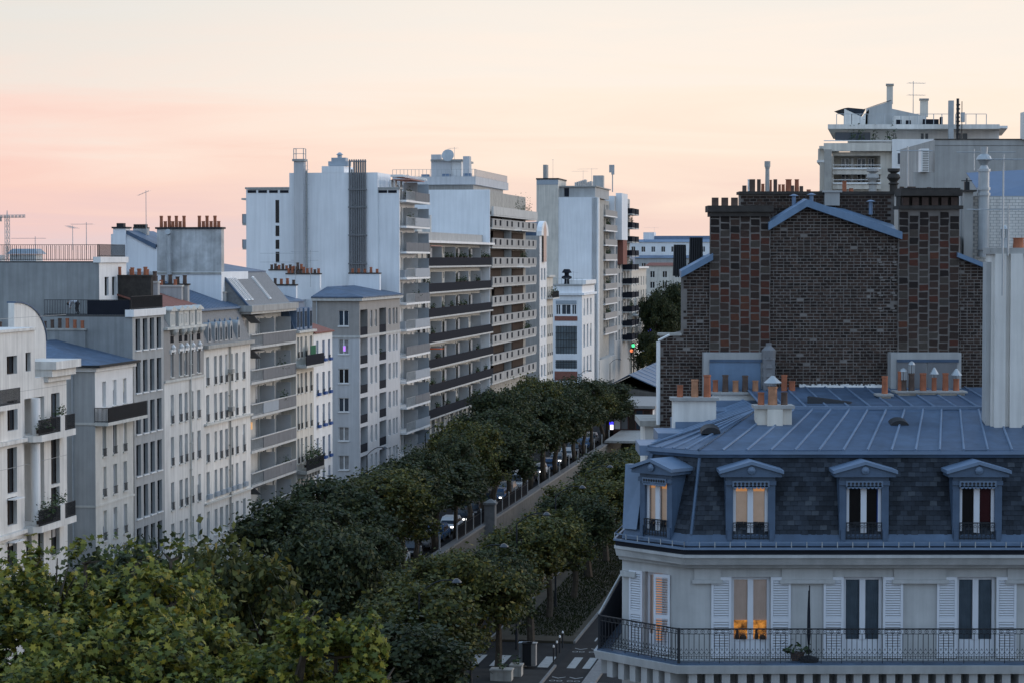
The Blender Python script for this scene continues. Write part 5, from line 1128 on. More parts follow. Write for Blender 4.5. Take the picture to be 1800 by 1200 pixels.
# rendered chimney stacks with clay pots
def stack(Y, pxa, pxb, pyt, zb, mt, pots, d=.55, cap=.1, name='chimney', capm='concrete'):
    xa, zt = on_Y(pxa, pyt, Y); xb, _ = on_Y(pxb, pyt, Y); xa -= CX; xb -= CX; y = Y - YH
    m = MB(); m.box(xa, xb, y, y + d, zb, zt - cap); c = m.build(name, mt, hb)
    m = MB(); m.box(xa - .08, xb + .08, y - .1, y + d + .1, zt - cap + .002, zt); m.build('coping', capm, c)
    for (p0, p1, pt, mt2, style) in pots:
        px0, pz = on_Y(p0, pt, Y); px1, _ = on_Y(p1, pt, Y); r = (px1 - px0) / 2; h = pz - zt
        m = MB(); m.lathe([(r, 0), (r * .9, h * .9), (r * 1.04, h * .91), (r, h), (r * .8, h), (r * .75, h * .5)], 12)
        if style == 'cone': m.lathe([(r * 1.9, h + .12), (r * .3, h + .34)], 10, m=1); m.tube((r * .7, 0, h), (r * .7, 0, h + .14), .015, .015, 4, 1); m.tube((-r * .7, 0, h), (-r * .7, 0, h + .14), .015, .015, 4, 1)
        if style == 'lantern':
            for q in range(6): m.tube((r * .8 * math.cos(q), r * .8 * math.sin(q), h), (r * .9 * math.cos(q), r * .9 * math.sin(q), h + .28), .03, .03, 4, 1)
            m.lathe([(r * 1.2, h + .28), (r * .8, h + .36), (r * .2, h + .4)], 10, m=1)
        put('chimney_pot', m.mesh('chimney_pot', [mt2, 'galv']), c, ((px0 + px1) / 2 - CX, y + d / 2, zt))
    return c
TP = 'terracotta'; TQ = 'terracotta_pale'
stack(73.0, 1183, 1259, 698, 20.2, 'render_white', [(1191, 1202, 677, 'terracotta', 0), (1216, 1229, 667, TQ, 0), (1238, 1251, 659, TP, 0)], capm='concrete')
stack(77.4, 1255, 1408, 689, 20.5, 'render_white', [(1254, 1264, 668, TP, 0), (1271, 1282, 659, 'pot_sooty', 0), (1289, 1300, 669, TQ, 0), (1306, 1317, 660, 'pot_sooty', 0), (1324, 1335, 669, TQ, 0), (1375, 1386, 659, TP, 0), (1388, 1400, 670, TP, 0)], .6, .07)
c = stack(70.6, 1330, 1392, 712, 20.2, 'render_cream', [(1334, 1346, 690, TP, 0), (1352, 1369, 680, TQ, 'cone'), (1375, 1387, 690, 'pot_sooty', 0)], .7)
xa = on_Y(1348, 740, 70.6)[0] - CX; m = MB(); m.box(xa, xa + .48, 70.6 - YH - .14, 70.6 - YH - .002, 20.2, 21.35); m.build('chimney_rib', 'render_cream', c)
stack(75.6, 1545, 1566, 692, 20.8, 'render_cream', [(1552, 1563, 661, TP, 0)], .5, .07)
stack(76.4, 1577, 1696, 687, 20.8, 'render_cream', [(1581, 1590, 653, TP, 0), (1585, 1597, 668, 'pot_sooty', 'lantern'), (1600, 1611, 656, 'pot_sooty', 'lantern'), (1620, 1632, 656, TP, 0), (1641, 1650, 664, 'terracotta', 'cone'), (1660, 1671, 656, 'terracotta', 0), (1679, 1690, 666, TP, 'cone')], .7, .06)
# broad ribbed chimney wall on the right edge
Yp = 70.4
c = stack(Yp, 1744, 1850, 436, 19.5, 'render_white', [(1786, 1806, 418, TP, 0), (1765, 1778, 419, 'galv', 'lantern')], .9, .2)
for a, b_ in ((1735, 1747), (1766, 1774)): 
    x0, x1 = on_Y(a, 600, Yp)[0] - CX, on_Y(b_, 600, Yp)[0] - CX; m = MB(); m.box(x0, x1, Yp - YH + .12, Yp - YH + .7, 19.5, 26.1 if a > 1750 else 25.9); m.build('chimney_recess', 'render_grey', c)
for a, b_ in ((1747, 1766), (1774, 1795)):
    x0, x1 = on_Y(a, 600, Yp)[0] - CX, on_Y(b_, 600, Yp)[0] - CX; m = MB(); m.box(x0, x1, Yp - YH - .16, Yp - YH - .002, 19.5, 26.15); m.build('chimney_rib', 'render_white', c)
# zinc-clad lean-tos against the brick gable
for a, b_, pn in ((1237, 1345, 1), (1566, 1690, 2)):
    Y = 78.3; x0, zt = on_Y(a, 620, Y); x1, _ = on_Y(b_, 620, Y); zb = on_Y(a, 700, Y)[1]; x0 -= CX; x1 -= CX; y = Y - YH
    m = MB(); m.box(x0, x1, y, y + .7, zb, zt); o = m.build('roof_dormer', 'render_grey', hb); m = MB(); m.box(x0 + .2, x1 - .1, y - .06, y - .002, zt - .32, zt - .22); m.build('dormer_lip', 'zinc', o)
    for k in range(pn): xa = x0 + .2 + (x1 - x0 - .3) * k / pn; xb = x0 + .2 + (x1 - x0 - .3) * (k + 1) / pn - .06; m = MB(); m.box(xa, xb, y - .04, y - .002, zb, zt - .33); m.build('dormer_panel', 'zinc_pale' if pn == 1 else 'grey_panel', o)
Y = 77.9; xf, zf = on_Y(1352, 690, Y); zt = on_Y(1352, 603, Y)[1]; m = MB(); m.box(xf - CX - .2, xf - CX + .2, Y - YH, Y - YH + .4, 20.6, zt - .55)
for k in range(4): m.lathe([(.25, zt - 1.45 + k * .3), (.19, zt - 1.25 + k * .3)], 10, (xf - CX, Y - YH + .2))
m.lathe([(.15, zt - .55), (.24, zt - .5), (.25, zt - .25), (.1, zt - .1), (.1, zt)], 12, (xf - CX, Y - YH + .2)); m.build('louvred_flue', 'grey_panel', hb)
# balcony: slab, modillions, wrought-iron railing in repeating panels
BD = 1.0
band('balcony_slab', -.1, BD + .1, ZF - .26, ZF - .02, 'stone_haus', BD + .16); band('balcony_edge', .7, BD + .06, ZF - .018, ZF + .03, 'zinc')
sl = off(PATH, .55)
for a, c in zip(sl[:3], sl[1:]):
    l = math.dist(a, c); n = max(3, int(l / .47)); ang = math.atan2(a[1] - c[1], a[0] - c[0])
    for k in range(n):
        t = (k + .5) / n; put('modillion', cached('modil', lambda: box_mesh('modillion', -.12, .12, -.42, .5, -.78, -.265, 'stone_haus')), hb, (a[0] + (c[0] - a[0]) * t, a[1] + (c[1] - a[1]) * t, ZF), ang)
def rail_panel(l):
    m = MB(); h = 1.02; r = .009
    m.box(0, l, -.022, .022, h - .035, h); m.box(0, l, -.012, .012, h - .17, h - .155); m.box(0, l, -.012, .012, .06, .078)
    n = 4
    for k in range(n + 1): x = l * k / n; m.box(x - r, x + r, -r, r, .0 if k in (0, n) else .06, h - .16)
    ring = lambda cx, cz, rr, a0=0, a1=6.2832, s=10: m.path([(cx + rr * math.cos(a0 + (a1 - a0) * q / s), 0, cz + rr * math.sin(a0 + (a1 - a0) * q / s)) for q in range(s + 1)], .008, 4)
    for k in range(3): ring(l * (k + .5) / 3, h - .095, .055); ring(l * (k + .5) / 3, h - .095, .02, s=6)
    for k in range(n):
        x = l * (k + .5) / n; ring(x - .028, .17, .04, -2.2, 2.4, 8); ring(x + .028, .17, .04, .74, 5.34, 8); m.path([(x - l / n / 2, 0, .34), (x, 0, .24), (x + l / n / 2, 0, .34)], .008, 4); m.path([(x - .03, 0, .36), (x, 0, .43), (x + .03, 0, .36)], .008, 4)
    return m.mesh('railing_panel', ['iron'])
rp = off(PATH, BD); bal = tag(MB().build('balcony_railing', 'iron', hb), None)
for a, c in zip(rp[:3], rp[1:]):
    l = math.dist(a, c); n = max(1, round(l / .6)); ang = math.atan2(a[1] - c[1], a[0] - c[0]); me = cached(('rpan', round(l / n, 3)), lambda: rail_panel(l / n))
    for k in range(n): t = (k + 1) / n; put('railing_panel', me, bal, (a[0] + (c[0] - a[0]) * t, a[1] + (c[1] - a[1]) * t, ZF + .03), ang)
for p in rp[1:3]: m = MB(); m.box(p[0] - .04, p[0] + .04, p[1] - .04, p[1] + .04, ZF, ZF + 1.06); m.build('railing_post', 'iron', bal)
a, c = rp[2], rp[3]; sc_ = MB(); sc_.hexa([(a[0] + .03, a[1] + .1, ZF + .03), (c[0] + .03, c[1], ZF + .03), (c[0] + .06, c[1], ZF + .03), (a[0] + .06, a[1] + .1, ZF + .03)], [(a[0] + .03, a[1] + .1, ZF + 1.0), (c[0] + .03, c[1], ZF + 2.1), (c[0] + .06, c[1], ZF + 2.1), (a[0] + .06, a[1] + .1, ZF + 1.0)]); sc_.build('canvas_screen', 'dark_panel', hb)
m = MB(); m.tube((a[0], a[1] + .1, ZF + 1.08), (c[0], c[1], ZF + 2.15), .03, .03, 6); m.build('screen_edge', 'stone_haus', hb)
fp = thing('folded_parasol', 'black folded parasol leaning on the iron balcony railing', 'parasol', (hx(1423, 66.0) + CX, 66.05, ZF))
m = MB(); m.tube((0, 0, 0), (.02, 0, 2.25), .022, .018, 8); m.build('pole', 'iron', fp); m = MB(); m.lathe([(.03, .5), (.055, .8), (.045, 1.5), (.02, 2.1)], 9); m.build('folded_canopy', 'dark_panel', fp); m = MB(); m.lathe([(.3, .03), (.3, .12), (.06, .2)], 14); m.build('base', 'iron', fp)
pt = thing('potted_shrub', 'withered shrub in a low pot at the foot of the folded parasol', 'plant', (hx(1404, 66.0) + CX, 66.2, ZF)); m = MB(); m.lathe([(.16, .03), (.22, .26), (.2, .26)], 12); m.build('pot', 'pot_sooty', pt); planter(pt, -.4, 0, .1, .75, .22, 61, False, 'foliage')
# ================================================================ brick party wall behind the mansard building
YB = 79.0; bx = lambda px, Y=YB: on_Y(px, 500, Y)[0]; bz = lambda py, Y=YB: on_Y(1450, py, Y)[1]
br = thing('brick_building', 'dark brick party wall with zinc-capped gable and two block-built chimney breasts', 'building', (0, YB, 0))
poly = [(bx(a), bz(c)) for a, c in [(1160, 1560), (1160, 590), (1197, 588), (1197, 484), (1250, 451), (1250, 402), (1350, 402), (1416, 357), (1582, 414), (1684, 414), (1684, 449), (1742, 474), (1742, 1560)]]
m = MB(); m.ext([(x, 0, max(z, 0)) for x, z in poly], (1.9, 9, 0)); m.build('wall', 'mortar', br)
def inside(x, z, pg=poly):
    c = False; n = len(pg); j = n - 1
    for i in range(n):
        if (pg[i][1] > z) != (pg[j][1] > z) and x < (pg[j][0] - pg[i][0]) * (z - pg[i][1]) / (pg[j][1] - pg[i][1]) + pg[i][0]: c = not c
        j = i
    return c
mk('brick', (.06, .04, .035), rough=.95, var=.35, scale=3, bump=.3, island=[(0, (.020, .014, .012)), (.35, (.036, .024, .020)), (.7, (.052, .033, .026)), (.94, (.064, .040, .031)), (1, (.072, .050, .040))])
rnd = random.Random(11); m = MB(); PH, PW = .106, .232
breasts = [(bx(1247), bx(1353)), (bx(1578), bx(1685))]
z = bz(760); r = 0
while z < bz(350):
    x = bx(1160) + (PW / 2 if r % 2 else 0) - PW; 
    while x < bx(1742):
        w = PW * (rnd.choice((1, 1, 1, .5))); x0, x1 = x + .014, x + w - .014; za, zb = z + .015, z + PH - .015
        if all(inside(xx, zz) for xx in (x0, x1) for zz in (za, zb)) and not any(a < x0 and x1 < c and z > bz(640) for a, c in breasts):
            d = rnd.uniform(.004, .016); j = lambda: rnd.uniform(-.008, .008)
            if rnd.random() < .985: m.hexa([(x0 + j(), -d, za + j()), (x1 + j(), -d, za + j()), (x1, .01, za), (x0, .01, za)], [(x0 + j(), -d, zb + j()), (x1 + j(), -d, zb + j()), (x1, .01, zb), (x0, .01, zb)])
        x += w
    z += PH; r += 1
tag(m.build('brickwork', 'brick', br), 'courses of small dark bricks with pale joints', kind='stuff')
# chimney breasts of large blocks, each block its own piece
for k, c in enumerate([(.042, .028, .023), (.085, .032, .022), (.060, .038, .030), (.070, .056, .046), (.024, .018, .016), (.105, .042, .026)]): mk('block_%d' % k, c, rough=.95, var=.35, scale=5, bump=.4)
BM = {}
for (xa, xb), seed in zip(breasts, (1, 2)):
    rnd = random.Random(seed); zt, zb = bz(372), bz(640); m = MB(); m.box(xa, xb, -.10, -.001, zb, zt + .2); bt = m.build('chimney_breast', 'mortar', br)
    nc, nr = 6, 21; cw, rh = (xb - xa) / nc, (zt - zb) / nr
    for c in range(nc):
        for q in range(nr):
            f = q / nr; sh = (.45 if c % 2 else 0) * rh
            pick = rnd.choices(range(6), ([2, 5, 4, 3, .5, 2] if seed == 1 else [4, 2, 5, 3, 1, .6]) if f < .82 else [3, .3, .5, 0, 6, 0])[0]
            key = (seed, pick, rnd.randrange(4))
            def blk():
                g_ = random.Random(hash(key) & 255); mm = MB(); j = lambda: g_.uniform(-.016, .016); w2, h2 = cw - .06, rh - .05
                mm.hexa([(j(), -.02, j()), (w2 + j(), -.02, j()), (w2, .01, 0), (0, .01, 0)], [(j(), -.02, h2 + j()), (w2 + j(), -.02, h2 + j()), (w2, .01, h2), (0, .01, h2)]); return mm.mesh('block', ['block_%d' % pick])
            if zb + q * rh + sh + rh > zt + .05: continue
            put('block', cached(('blk',) + key, blk), bt, (xa + c * cw + .03, -.10, zb + q * rh + sh + .025))
# copings and pots
def coping(pxa, pxb, pya, pyb, y0=-.28, y1=.9, mt='soot', name='coping'):
    m = MB(); m.box(bx(pxa), bx(pxb), y0, y1, bz(pyb), bz(pya)); return m.build(name, mt, br)
coping(1243, 1358, 362, 373); coping(1247, 1352, 373.1, 381, -.2)
for p in (1257, 1274, 1291): put('chimney_pot', cached('sqpot', lambda: box_mesh('chimney_pot', -.11, .11, -.11, .11, 0, .28, 'pot_sooty')), br, (bx(p), .1, bz(362)))
c = coping(1580, 1688, 334, 345, -.3, 1.0); coping(1577, 1690, 362, 368, -.25)
m = MB(); m.box(bx(1582), bx(1685), .02, .9, bz(362), bz(345.2)); m.build('stack_back', 'soot', br)
for k in range(6): put('chimney_pot', cached('sqpot2', lambda: box_mesh('chimney_pot', -.11, .11, -.11, .11, 0, .28, 'block_2')), br, (bx(1589.5 + k * 17), -.12, bz(361.8)))
m = MB()
for k in range(26): x0 = bx(1582 + k * 4); m.box(x0, x0 + .045, -.3, 1.0, bz(334) + .001, bz(334) + .06)
m.build('corrugated_cap', 'soot', br)
# long rear stack with mixed pots
Yr = 80.6; rs_ = thing('chimney_stack', 'long dark brick chimney stack with mixed clay pots rising behind the zinc gable', 'chimney', (0, Yr, 0)); rx = lambda px: on_Y(px, 350, Yr)[0]; rz2 = lambda py: on_Y(1450, py, Yr)[1]
m = MB(); m.box(rx(1302), rx(1572), 0, .8, bz(470), rz2(342)); m.build('stack_wall', 'mortar', rs_)
m = MB(); rnd = random.Random(4); z = rz2(402); r = 0
while z < rz2(344):
    x = rx(1302) + (.11 if r % 2 else 0)
    while x + .22 < rx(1572): d = rnd.uniform(.006, .03); m.box(x, x + .205, -d, .0, z, z + .085); x += .232
    z += .106; r += 1
tag(m.build('brickwork', 'brick', rs_), kind='stuff')
m = MB(); m.box(rx(1299), rx(1575), -.14, .95, rz2(342) + .001, rz2(337)); m.build('coping', 'soot', rs_)
for a, c, t, mt in [(1307, 1314, 326, 'pot_sooty'), (1316, 1320, 315, 'white_paint'), (1320, 1329, 315, 'pot_sooty'), (1333, 1339, 315, 'pot_sooty'), (1340, 1346, 323, 'terracotta'), (1347, 1355, 293, 'concrete'), (1355, 1359, 316, 'terracotta'), (1362, 1368, 315, 'pot_sooty'), (1370, 1375, 324, 'terracotta'), (1376, 1382, 324, 'terracotta'), (1383, 1394, 315, 'terracotta'), (1391, 1398, 326, 'pot_sooty'), (1399, 1407, 315, 'terracotta'), (1408, 1414, 327, 'pot_sooty'), (1420, 1428, 333, 'terracotta'), (1483, 1491, 318, 'terracotta'), (1495, 1503, 331, 'terracotta'), (1585, 1592, 328, 'pot_sooty'), (1599, 1612, 328, 'pot_sooty'), (1633, 1640, 329, 'pot_sooty')]:
    w = rx(c) - rx(a); h = rz2(t) - rz2(337); m = MB(); m.box(-w / 2, w / 2, -w / 2, w / 2, 0, h) if mt == 'pot_sooty' else m.lathe([(w / 2, 0), (w * .44, h * .93), (w * .54, h * .94), (w * .52, h)], 10)
    if a == 1347: m.lathe([(w * .65, h), (w * .65, h + .2)], 10)
    put('chimney_pot', m.mesh('chimney_pot', [mt]), rs_, ((rx(a) + rx(c)) / 2, .4, rz2(337)))
m = MB(); m.box(rx(1448), rx(1474), -.3, .9, rz2(362), rz2(339)); m.box(rx(1444), rx(1478), -.36, 1, rz2(339), rz2(335.5)); m.build('rendered_stack', 'concrete', rs_)
for px, pt in ((1537, 296), (1574, 296)):      # urn-like cowls
    x = rx(px); zb = rz2(337); h = rz2(pt) - zb; m = MB(); m.lathe([(.14, 0), (.14, h * .3), (.2, h * .34), (.12, h * .42), (.24, h * .6), (.2, h * .75), (.1, h * .8), (.22, h * .88), (.22, h)], 12); put('chimney_cowl', m.mesh('chimney_cowl', ['concrete' if px < 1550 else 'soot']), rs_, (x, .4, zb))
# zinc flashings on gable slopes
def flash(pts, w=.26, y0=-.32, y1=.3, mt='zinc_pale', name='gable_flashing'):
    for (a, b_) in zip(pts, pts[1:]):
        p, q = (bx(a[0]), bz(a[1])), (bx(b_[0]), bz(b_[1])); m = MB(); m.hexa([(p[0], y0, p[1] - w), (q[0], y0, q[1] - w), (q[0], y1, q[1] - w), (p[0], y1, p[1] - w)], [(p[0], y0, p[1]), (q[0], y0, q[1]), (q[0], y1 + .3, q[1] + .05), (p[0], y1 + .3, p[1] + .05)]); m.build(name, mt, br)
flash([(1349, 392), (1416, 351), (1583, 408)]); flash([(1196, 477), (1252, 446)], .22); flash([(1680, 444), (1743, 469)], .16)
m = MB(); m.hexa([(bx(1418), .35, bz(358)), (bx(1583), .35, bz(412)), (bx(1583), .36, bz(412)), (bx(1418), .36, bz(358))], [(bx(1418), 3, bz(352)), (bx(1583), 3, bz(374)), (bx(1583), 3.1, bz(374)), (bx(1418), 3.1, bz(352))]); m.build('rear_roof', 'zinc_pale', br)
for px, pt in ((1398, 341), (1429, 339), (1534, 351)): x = bx(px); m = MB(); m.tube((x, .5, bz(pt + 26)), (x, .5, bz(pt + 3)), .07, .07, 8); m.lathe([(.17, bz(pt + 3)), (.03, bz(pt))], 8, (x, .5)); m.build('vent_pipe', 'zinc_light', br)
m = MB(); m.tube((bx(1157), -.15, bz(745)), (bx(1157), -.15, bz(600)), .07, .07, 8); m.tube((bx(1157), -.15, bz(598)), (bx(1176), -.3, bz(588)), .04, .04, 6); m.build('drainpipe', 'white_paint', br)
m = MB(); m.box(bx(1158), bx(1198), -.08, .8, bz(590), bz(586)); m.build('low_coping', 'stone_dirty', br)
for px, pt, w in ((1201, 430, .46), (1230, 417, .5)):   # dark bundles of flue pipes on the left shoulder
    x = bx(px); m = MB()
    for k in range(6): m.tube((x - w * .45 + k * w * .17, 1.6, bz(486)), (x - w * .38 + k * w * .15, 1.6, bz(pt)), .05, .045, 6)
    m.build('flue_bundle', 'iron', br)
m = MB()
for k in range(60): x = bx(1405) + k * (bx(1550) - bx(1405)) / 60; m.box(x, x + .045, -.16, -.03, bz(680) - .05, bz(676) + random.uniform(-.02, .05))
m.box(bx(1405), bx(1552), -.2, -.03, bz(683), bz(679)); m.build('wall_flashing', 'white_paint', br)
for k in range(5):
    for px in (1543, 1567): m = MB(); x = bx(px) + random.uniform(-.05, .05); z = bz(436 + k * 27); m.box(x, x + .13, -.05, -.02, z, z + .07); m.box(x + .05, x + .2, -.045, -.02, z - .08, z - .02); m.build('mortar_patch', 'mortar', br)
# white-painted brick house further right, with a big metal flue
wb = thing('painted_brick_house', 'white-painted brick wall with a grey pier and tall galvanised flue', 'building', (0, 84, 0)); wx = lambda px: on_Y(px, 400, 84)[0]; wz = lambda py: on_Y(1450, py, 84)[1]
m = MB(); m.box(wx(1688), wx(1960), 0, 8, 0, wz(345)); m.build('wall', 'render_grey', wb)
m = MB(); rnd = random.Random(9); z = wz(480); r = 0
while z < wz(347):
    x = wx(1708) + (.11 if r % 2 else 0)
    while x < wx(1830): m.box(x, x + .212, -rnd.uniform(.006, .016), 0, z, z + .09); x += .232
    z += .108; r += 1
tag(m.build('brickwork', 'render_white', wb), kind='stuff')
m = MB(); m.box(wx(1691), wx(1707), -.35, -.002, 0, wz(338)); m.build('pier', 'concrete', wb); m = MB(); m.box(wx(1688), wx(1712), -.5, .3, wz(338) + .002, wz(335)); m.build('pier_cap', 'soot', wb)
m = MB(); x = wx(1725); m.tube((x, -.4, wz(452)), (x, -.4, wz(300)), .2, .2, 14)
for py in (440, 345, 335, 303): m.tube((x, -.4, wz(py)), (x, -.4, wz(py) + .1), .24, .24, 14)
m.lathe([(.2, wz(300)), (.12, wz(292)), (.22, wz(284)), (.3, wz(282)), (.24, wz(276)), (.12, wz(272)), (.14, wz(260))], 14, (x, -.4)); m.build('metal_flue', 'galv', wb)
m = MB(); m.box(wx(1694), wx(1702), -.2, 0, wz(335), wz(320)); m.box(wx(1689), wx(1708), -.03, 0, wz(319), wz(317.5)); m.tube((wx(1698), -.1, wz(330)), (wx(1698), -.1, wz(314)), .03, .03, 5); m.build('small_cowl', 'iron', wb)
m = MB(); m.hexa([(wx(1736), 1, wz(345)), (wx(1960), 1, wz(345)), (wx(1960), 1.1, wz(345)), (wx(1736), 1.1, wz(345))], [(wx(1736), 4, wz(297)), (wx(1960), 4, wz(285)), (wx(1960), 4.1, wz(285)), (wx(1736), 4.1, wz(297))]); m.build('metal_roof', 'steel_blue', wb) if 'steel_blue' in M else (mk('steel_blue', (.09, .14, .22), rough=.5, var=.1), m.build('metal_roof', 'steel_blue', wb))
# ---------------------------------------------------------------- stepped modern block on the skyline
YS = 165.0; sx = lambda px, Y=YS: on_Y(px, 250, Y)[0]; sz = lambda py, Y=YS: on_Y(1600, py, Y)[1]
sb = thing('terraced_block', 'pale stepped apartment block with roof terraces and an angular rooftop house on the skyline', 'building', (0, YS, 0))
def sbox(name, a, c, t, u, y0, y1, mt, Y=YS):
    Yf = YS + y0; x0, x1 = sx(a, Yf), sx(c, Yf); k = .17 * (y1 - y0); zb = sz(u, Yf) if u is not None else 0; zt = sz(t, Yf); m = MB()
    m.hexa([(x0, y0, zb), (x1, y0, zb), (x1 + k, y1, zb), (x0 + k, y1, zb)], [(x0, y0, zt), (x1, y0, zt), (x1 + k, y1, zt), (x0 + k, y1, zt)]); return m.build(name, mt, sb)
m = MB(); wall_holes(m, lambda a, d, z: (a, d, z), sx(1463), sx(1660), 0, sz(268), [(sx(1466), sx(1548), sz(296), sz(274), 2.2), (sx(1466), sx(1548), sz(322), sz(303), 2.2), (sx(1574), sx(1580), sz(292), sz(272), .3)], .3); m.face([(sx(1463), 0, 0), (sx(1463) + 2.4, 14, 0), (sx(1463) + 2.4, 14, sz(268)), (sx(1463), 0, sz(268))]); m.face([(sx(1463), 0, sz(268)), (sx(1660), 0, sz(268)), (sx(1660), 14, sz(268)), (sx(1463) + 2.4, 14, sz(268))]); m.build('wall', 'render_cream', sb)
for a, c in ((1486, 1500), (1503, 1508), (1514, 1530), (1534, 1545)):
    for t, u in ((277, 296), (305, 322)): win(sb, (sx(a), 2.0, sz(u)), sx(c) - sx(a), sz(t) - sz(u), random.choice(('pane_curtain', 'pane_blue', 'pane_dark')), 'white_paint', 2, dep=.05)
for t in (296, 322): sbox('balcony_slab', 1464, 1549, t - 1, t + 2, -.5, 2, 'white_paint'); sbox('balcony_rail', 1464, 1549, t - 6, t - 5, -.5, -.4, 'white_paint'); sbox('balcony_parapet', 1464, 1549, t + 1, t + 11, -.4, -.2, 'render_cream')
sbox('terrace_parapet', 1448, 1567, 252, 266, -.6, .2, 'render_cream'); sbox('terrace_rail', 1448, 1567, 247, 248.5, -.6, -.5, 'white_paint'); sbox('left_wing', 1441, 1463, 287, 420, .5, 6, 'render_cream'); sbox('left_stub', 1438, 1452, 262, 282, 2, 8, 'render_cream'); sbox('left_stub', 1436, 1453, 282, 286, 1, 8, 'white_paint'); sbox('left_terrace', 1440, 1470, 257, 262, 1, 9, 'render_cream'); sbox('party_column', 1449, 1462, 263, 420, -1.2, -.4, 'stone_dirty')
sbox('penthouse', 1490, 1756, 227, 258, 3, 14, 'white_paint'); sbox('penthouse_roof', 1455, 1757, 219, 227, 1, 15, 'render_white'); sbox('roof_eave', 1757, 1771, 221.5, 226, 2, 12, 'white_paint'); sbox('white_wing', 1568, 1645, 245, 330, -.6, 3, 'white_paint')
for a, c in ((1630, 1646), (1693, 1716), (1545, 1552), (1570, 1577), (1581, 1588)): win(sb, (sx(a), 2.96, sz(243)), sx(c) - sx(a), sz(230) - sz(243), 'pane_blue', 'white_paint', 2, dep=-.02)
win(sb, (sx(1574), -.62, sz(291)), .28, .9, 'pane_blue', 'white_paint', 1, dep=-.03)
for a, c in ((1497, 1508), (1512, 1524), (1537, 1549), (1560, 1580)):
    planter(sb, sx(a), 1.0, sz(248), sx(c) - sx(a), .8, a, False, 'terrace_shrub')
sbox('terrace_screen', 1468, 1530, 233, 247, 1.5, 1.6, 'pane_blue')
m = MB(); Pz = lambda px, py: (sx(px), 6.0, sz(py))
m.ext([Pz(1505, 218), Pz(1550, 218), Pz(1550, 183), Pz(1537, 197), Pz(1505, 182)], (.85, 5, 0)); m.build('rooftop_house', 'render_white', sb)
m = MB(); m.ext([Pz(1543, 218), Pz(1650, 218), Pz(1652, 198), Pz(1642, 193), Pz(1592, 182), Pz(1592, 167), Pz(1545, 182)], (1.0, 6, 0)); m.build('rooftop_house', 'render_grey', sb)
m = MB(); m.ext([Pz(1505, 181), Pz(1537, 196), Pz(1544, 183), Pz(1512, 180)], (0, 5.5, .1)); m.ext([Pz(1545, 181.5), Pz(1592, 166.5), Pz(1590, 166)], (0, 6.5, .1)); m.build('rooftop_slate', 'slate', sb)
m = MB(); m.box(sx(1594), sx(1652), 5.4, 6, sz(218), sz(196)); m.build('rooftop_bay', 'render_white', sb)
for a, c, t, u in ((1558, 1569, 150, 182), (1617, 1631, 176, 205)): sbox('chimney', a, c, t, u, 7, 8, 'render_cream'); sbox('chimney_cap', a - 1.5, c + 1.5, t - 2.5, t - .5, 6.8, 8.2, 'concrete')
for a, c in ((1478, 1505), (1505, 1680), (1690, 1745)): rail_run(sb, sx(a), sx(c), 2.2, sz(219), .9, .6, 'galv', 'roof_railing', r=.025)
for k, (a, c, t) in enumerate(((1575, 1585, 211), (1592, 1601, 212), (1622, 1650, 210), (1652, 1657, 206))): sbox('roof_unit', a, c, t, 219, 3, 5, 'dark_panel')
ms = thing('phone_mast', 'cluster of pale phone antennas on the skyline block', 'antenna', (sx(1674), YS - .5, sz(245))); m = MB(); m.box(-.35, .0, 0, .35, 0, 2.75); m.build('antenna_panel', 'galv', ms); m = MB(); m.tube((.3, .1, 0), (.3, .1, 2.9), .1, .1, 6); m.tube((.6, .1, 0), (.6, .1, 2.7), .03, .03, 5); [m.box(.2, .45, 0, .2, .3 + k * .3, .4 + k * .3) for k in range(8)]; m.build('mast_pole', 'iron', ms); m = MB(); m.box(.55, .8, 0, .3, 1.2, 1.9); m.build('antenna_panel', 'galv', ms)
# blank beige flank nearer, with a louvred vent housing
fb = thing('beige_flank_building', 'blank beige cement flank wall with a louvred vent housing', 'building', (0, 112, 0)); fx = lambda px: on_Y(px, 280, 112)[0]; fz = lambda py: on_Y(1700, py, 112)[1]
m = MB(); m.box(fx(1643), fx(1980), 0, 10, 0, fz(246)); m.box(fx(1605), fx(1643), .01, 6, 0, fz(303)); m.build('wall', 'concrete', fb); m = MB(); m.box(fx(1643), fx(1980), -.05, .3, fz(246) + .002, fz(244.5)); m.build('coping', 'soot', fb); m = MB(); m.box(fx(1643), fx(1980), -.012, -.002, fz(256.5), fz(256)); m.build('joint', 'soot', fb)
m = MB(); m.box(fx(1617), fx(1631), -.3, .4, fz(303), fz(262)); m.build('vent_housing', 'white_paint', fb)
for k in range(9): m = MB(); m.box(fx(1620), fx(1630), -.34, -.302, fz(301 - k * 4.1), fz(298.8 - k * 4.1)); m.build('louvre_slat', 'concrete', fb)
m = MB(); m.box(fx(1796), fx(1812), -.3, .4, fz(246), fz(198)); m.build('rooftop_pier', 'render_white', fb)
# ---------------------------------------------------------------- metro station over the trench
mk('brick_dull', (.10, .05, .04), rough=.9, var=.3, scale=2)
stn = thing('station_pavilion', 'brick station pavilion with flat dark roof at the end of the trench', 'building', ts(325, 33.2), SA)
m = MB(); m.box(0, 22, 0, 5.6, -6, 4.6); m.build('wall', 'brick_dull', stn); m = MB(); m.box(-.6, 22.4, -.5, 6.1, 4.602, 5.0); m.build('roof', 'taupe', stn)
for k in range(5): m = MB(); m.box(-.02, -.002, .3 + k * 1.08, 1.2 + k * 1.08, 1.6, 4.3); m.build('wall_panel', ['wood_dark', 'pane_blue', 'wood_dark', 'grey_panel', 'white_paint'][k], stn)
for k in range(8): m = MB(); m.box(.6 + k * 2.6, 2.9 + k * 2.6, -.05, -.002, 1.4, 4.3); m.build('side_panel', ['white_paint', 'bluegrey_panel', 'concrete_light'][k % 3], stn)
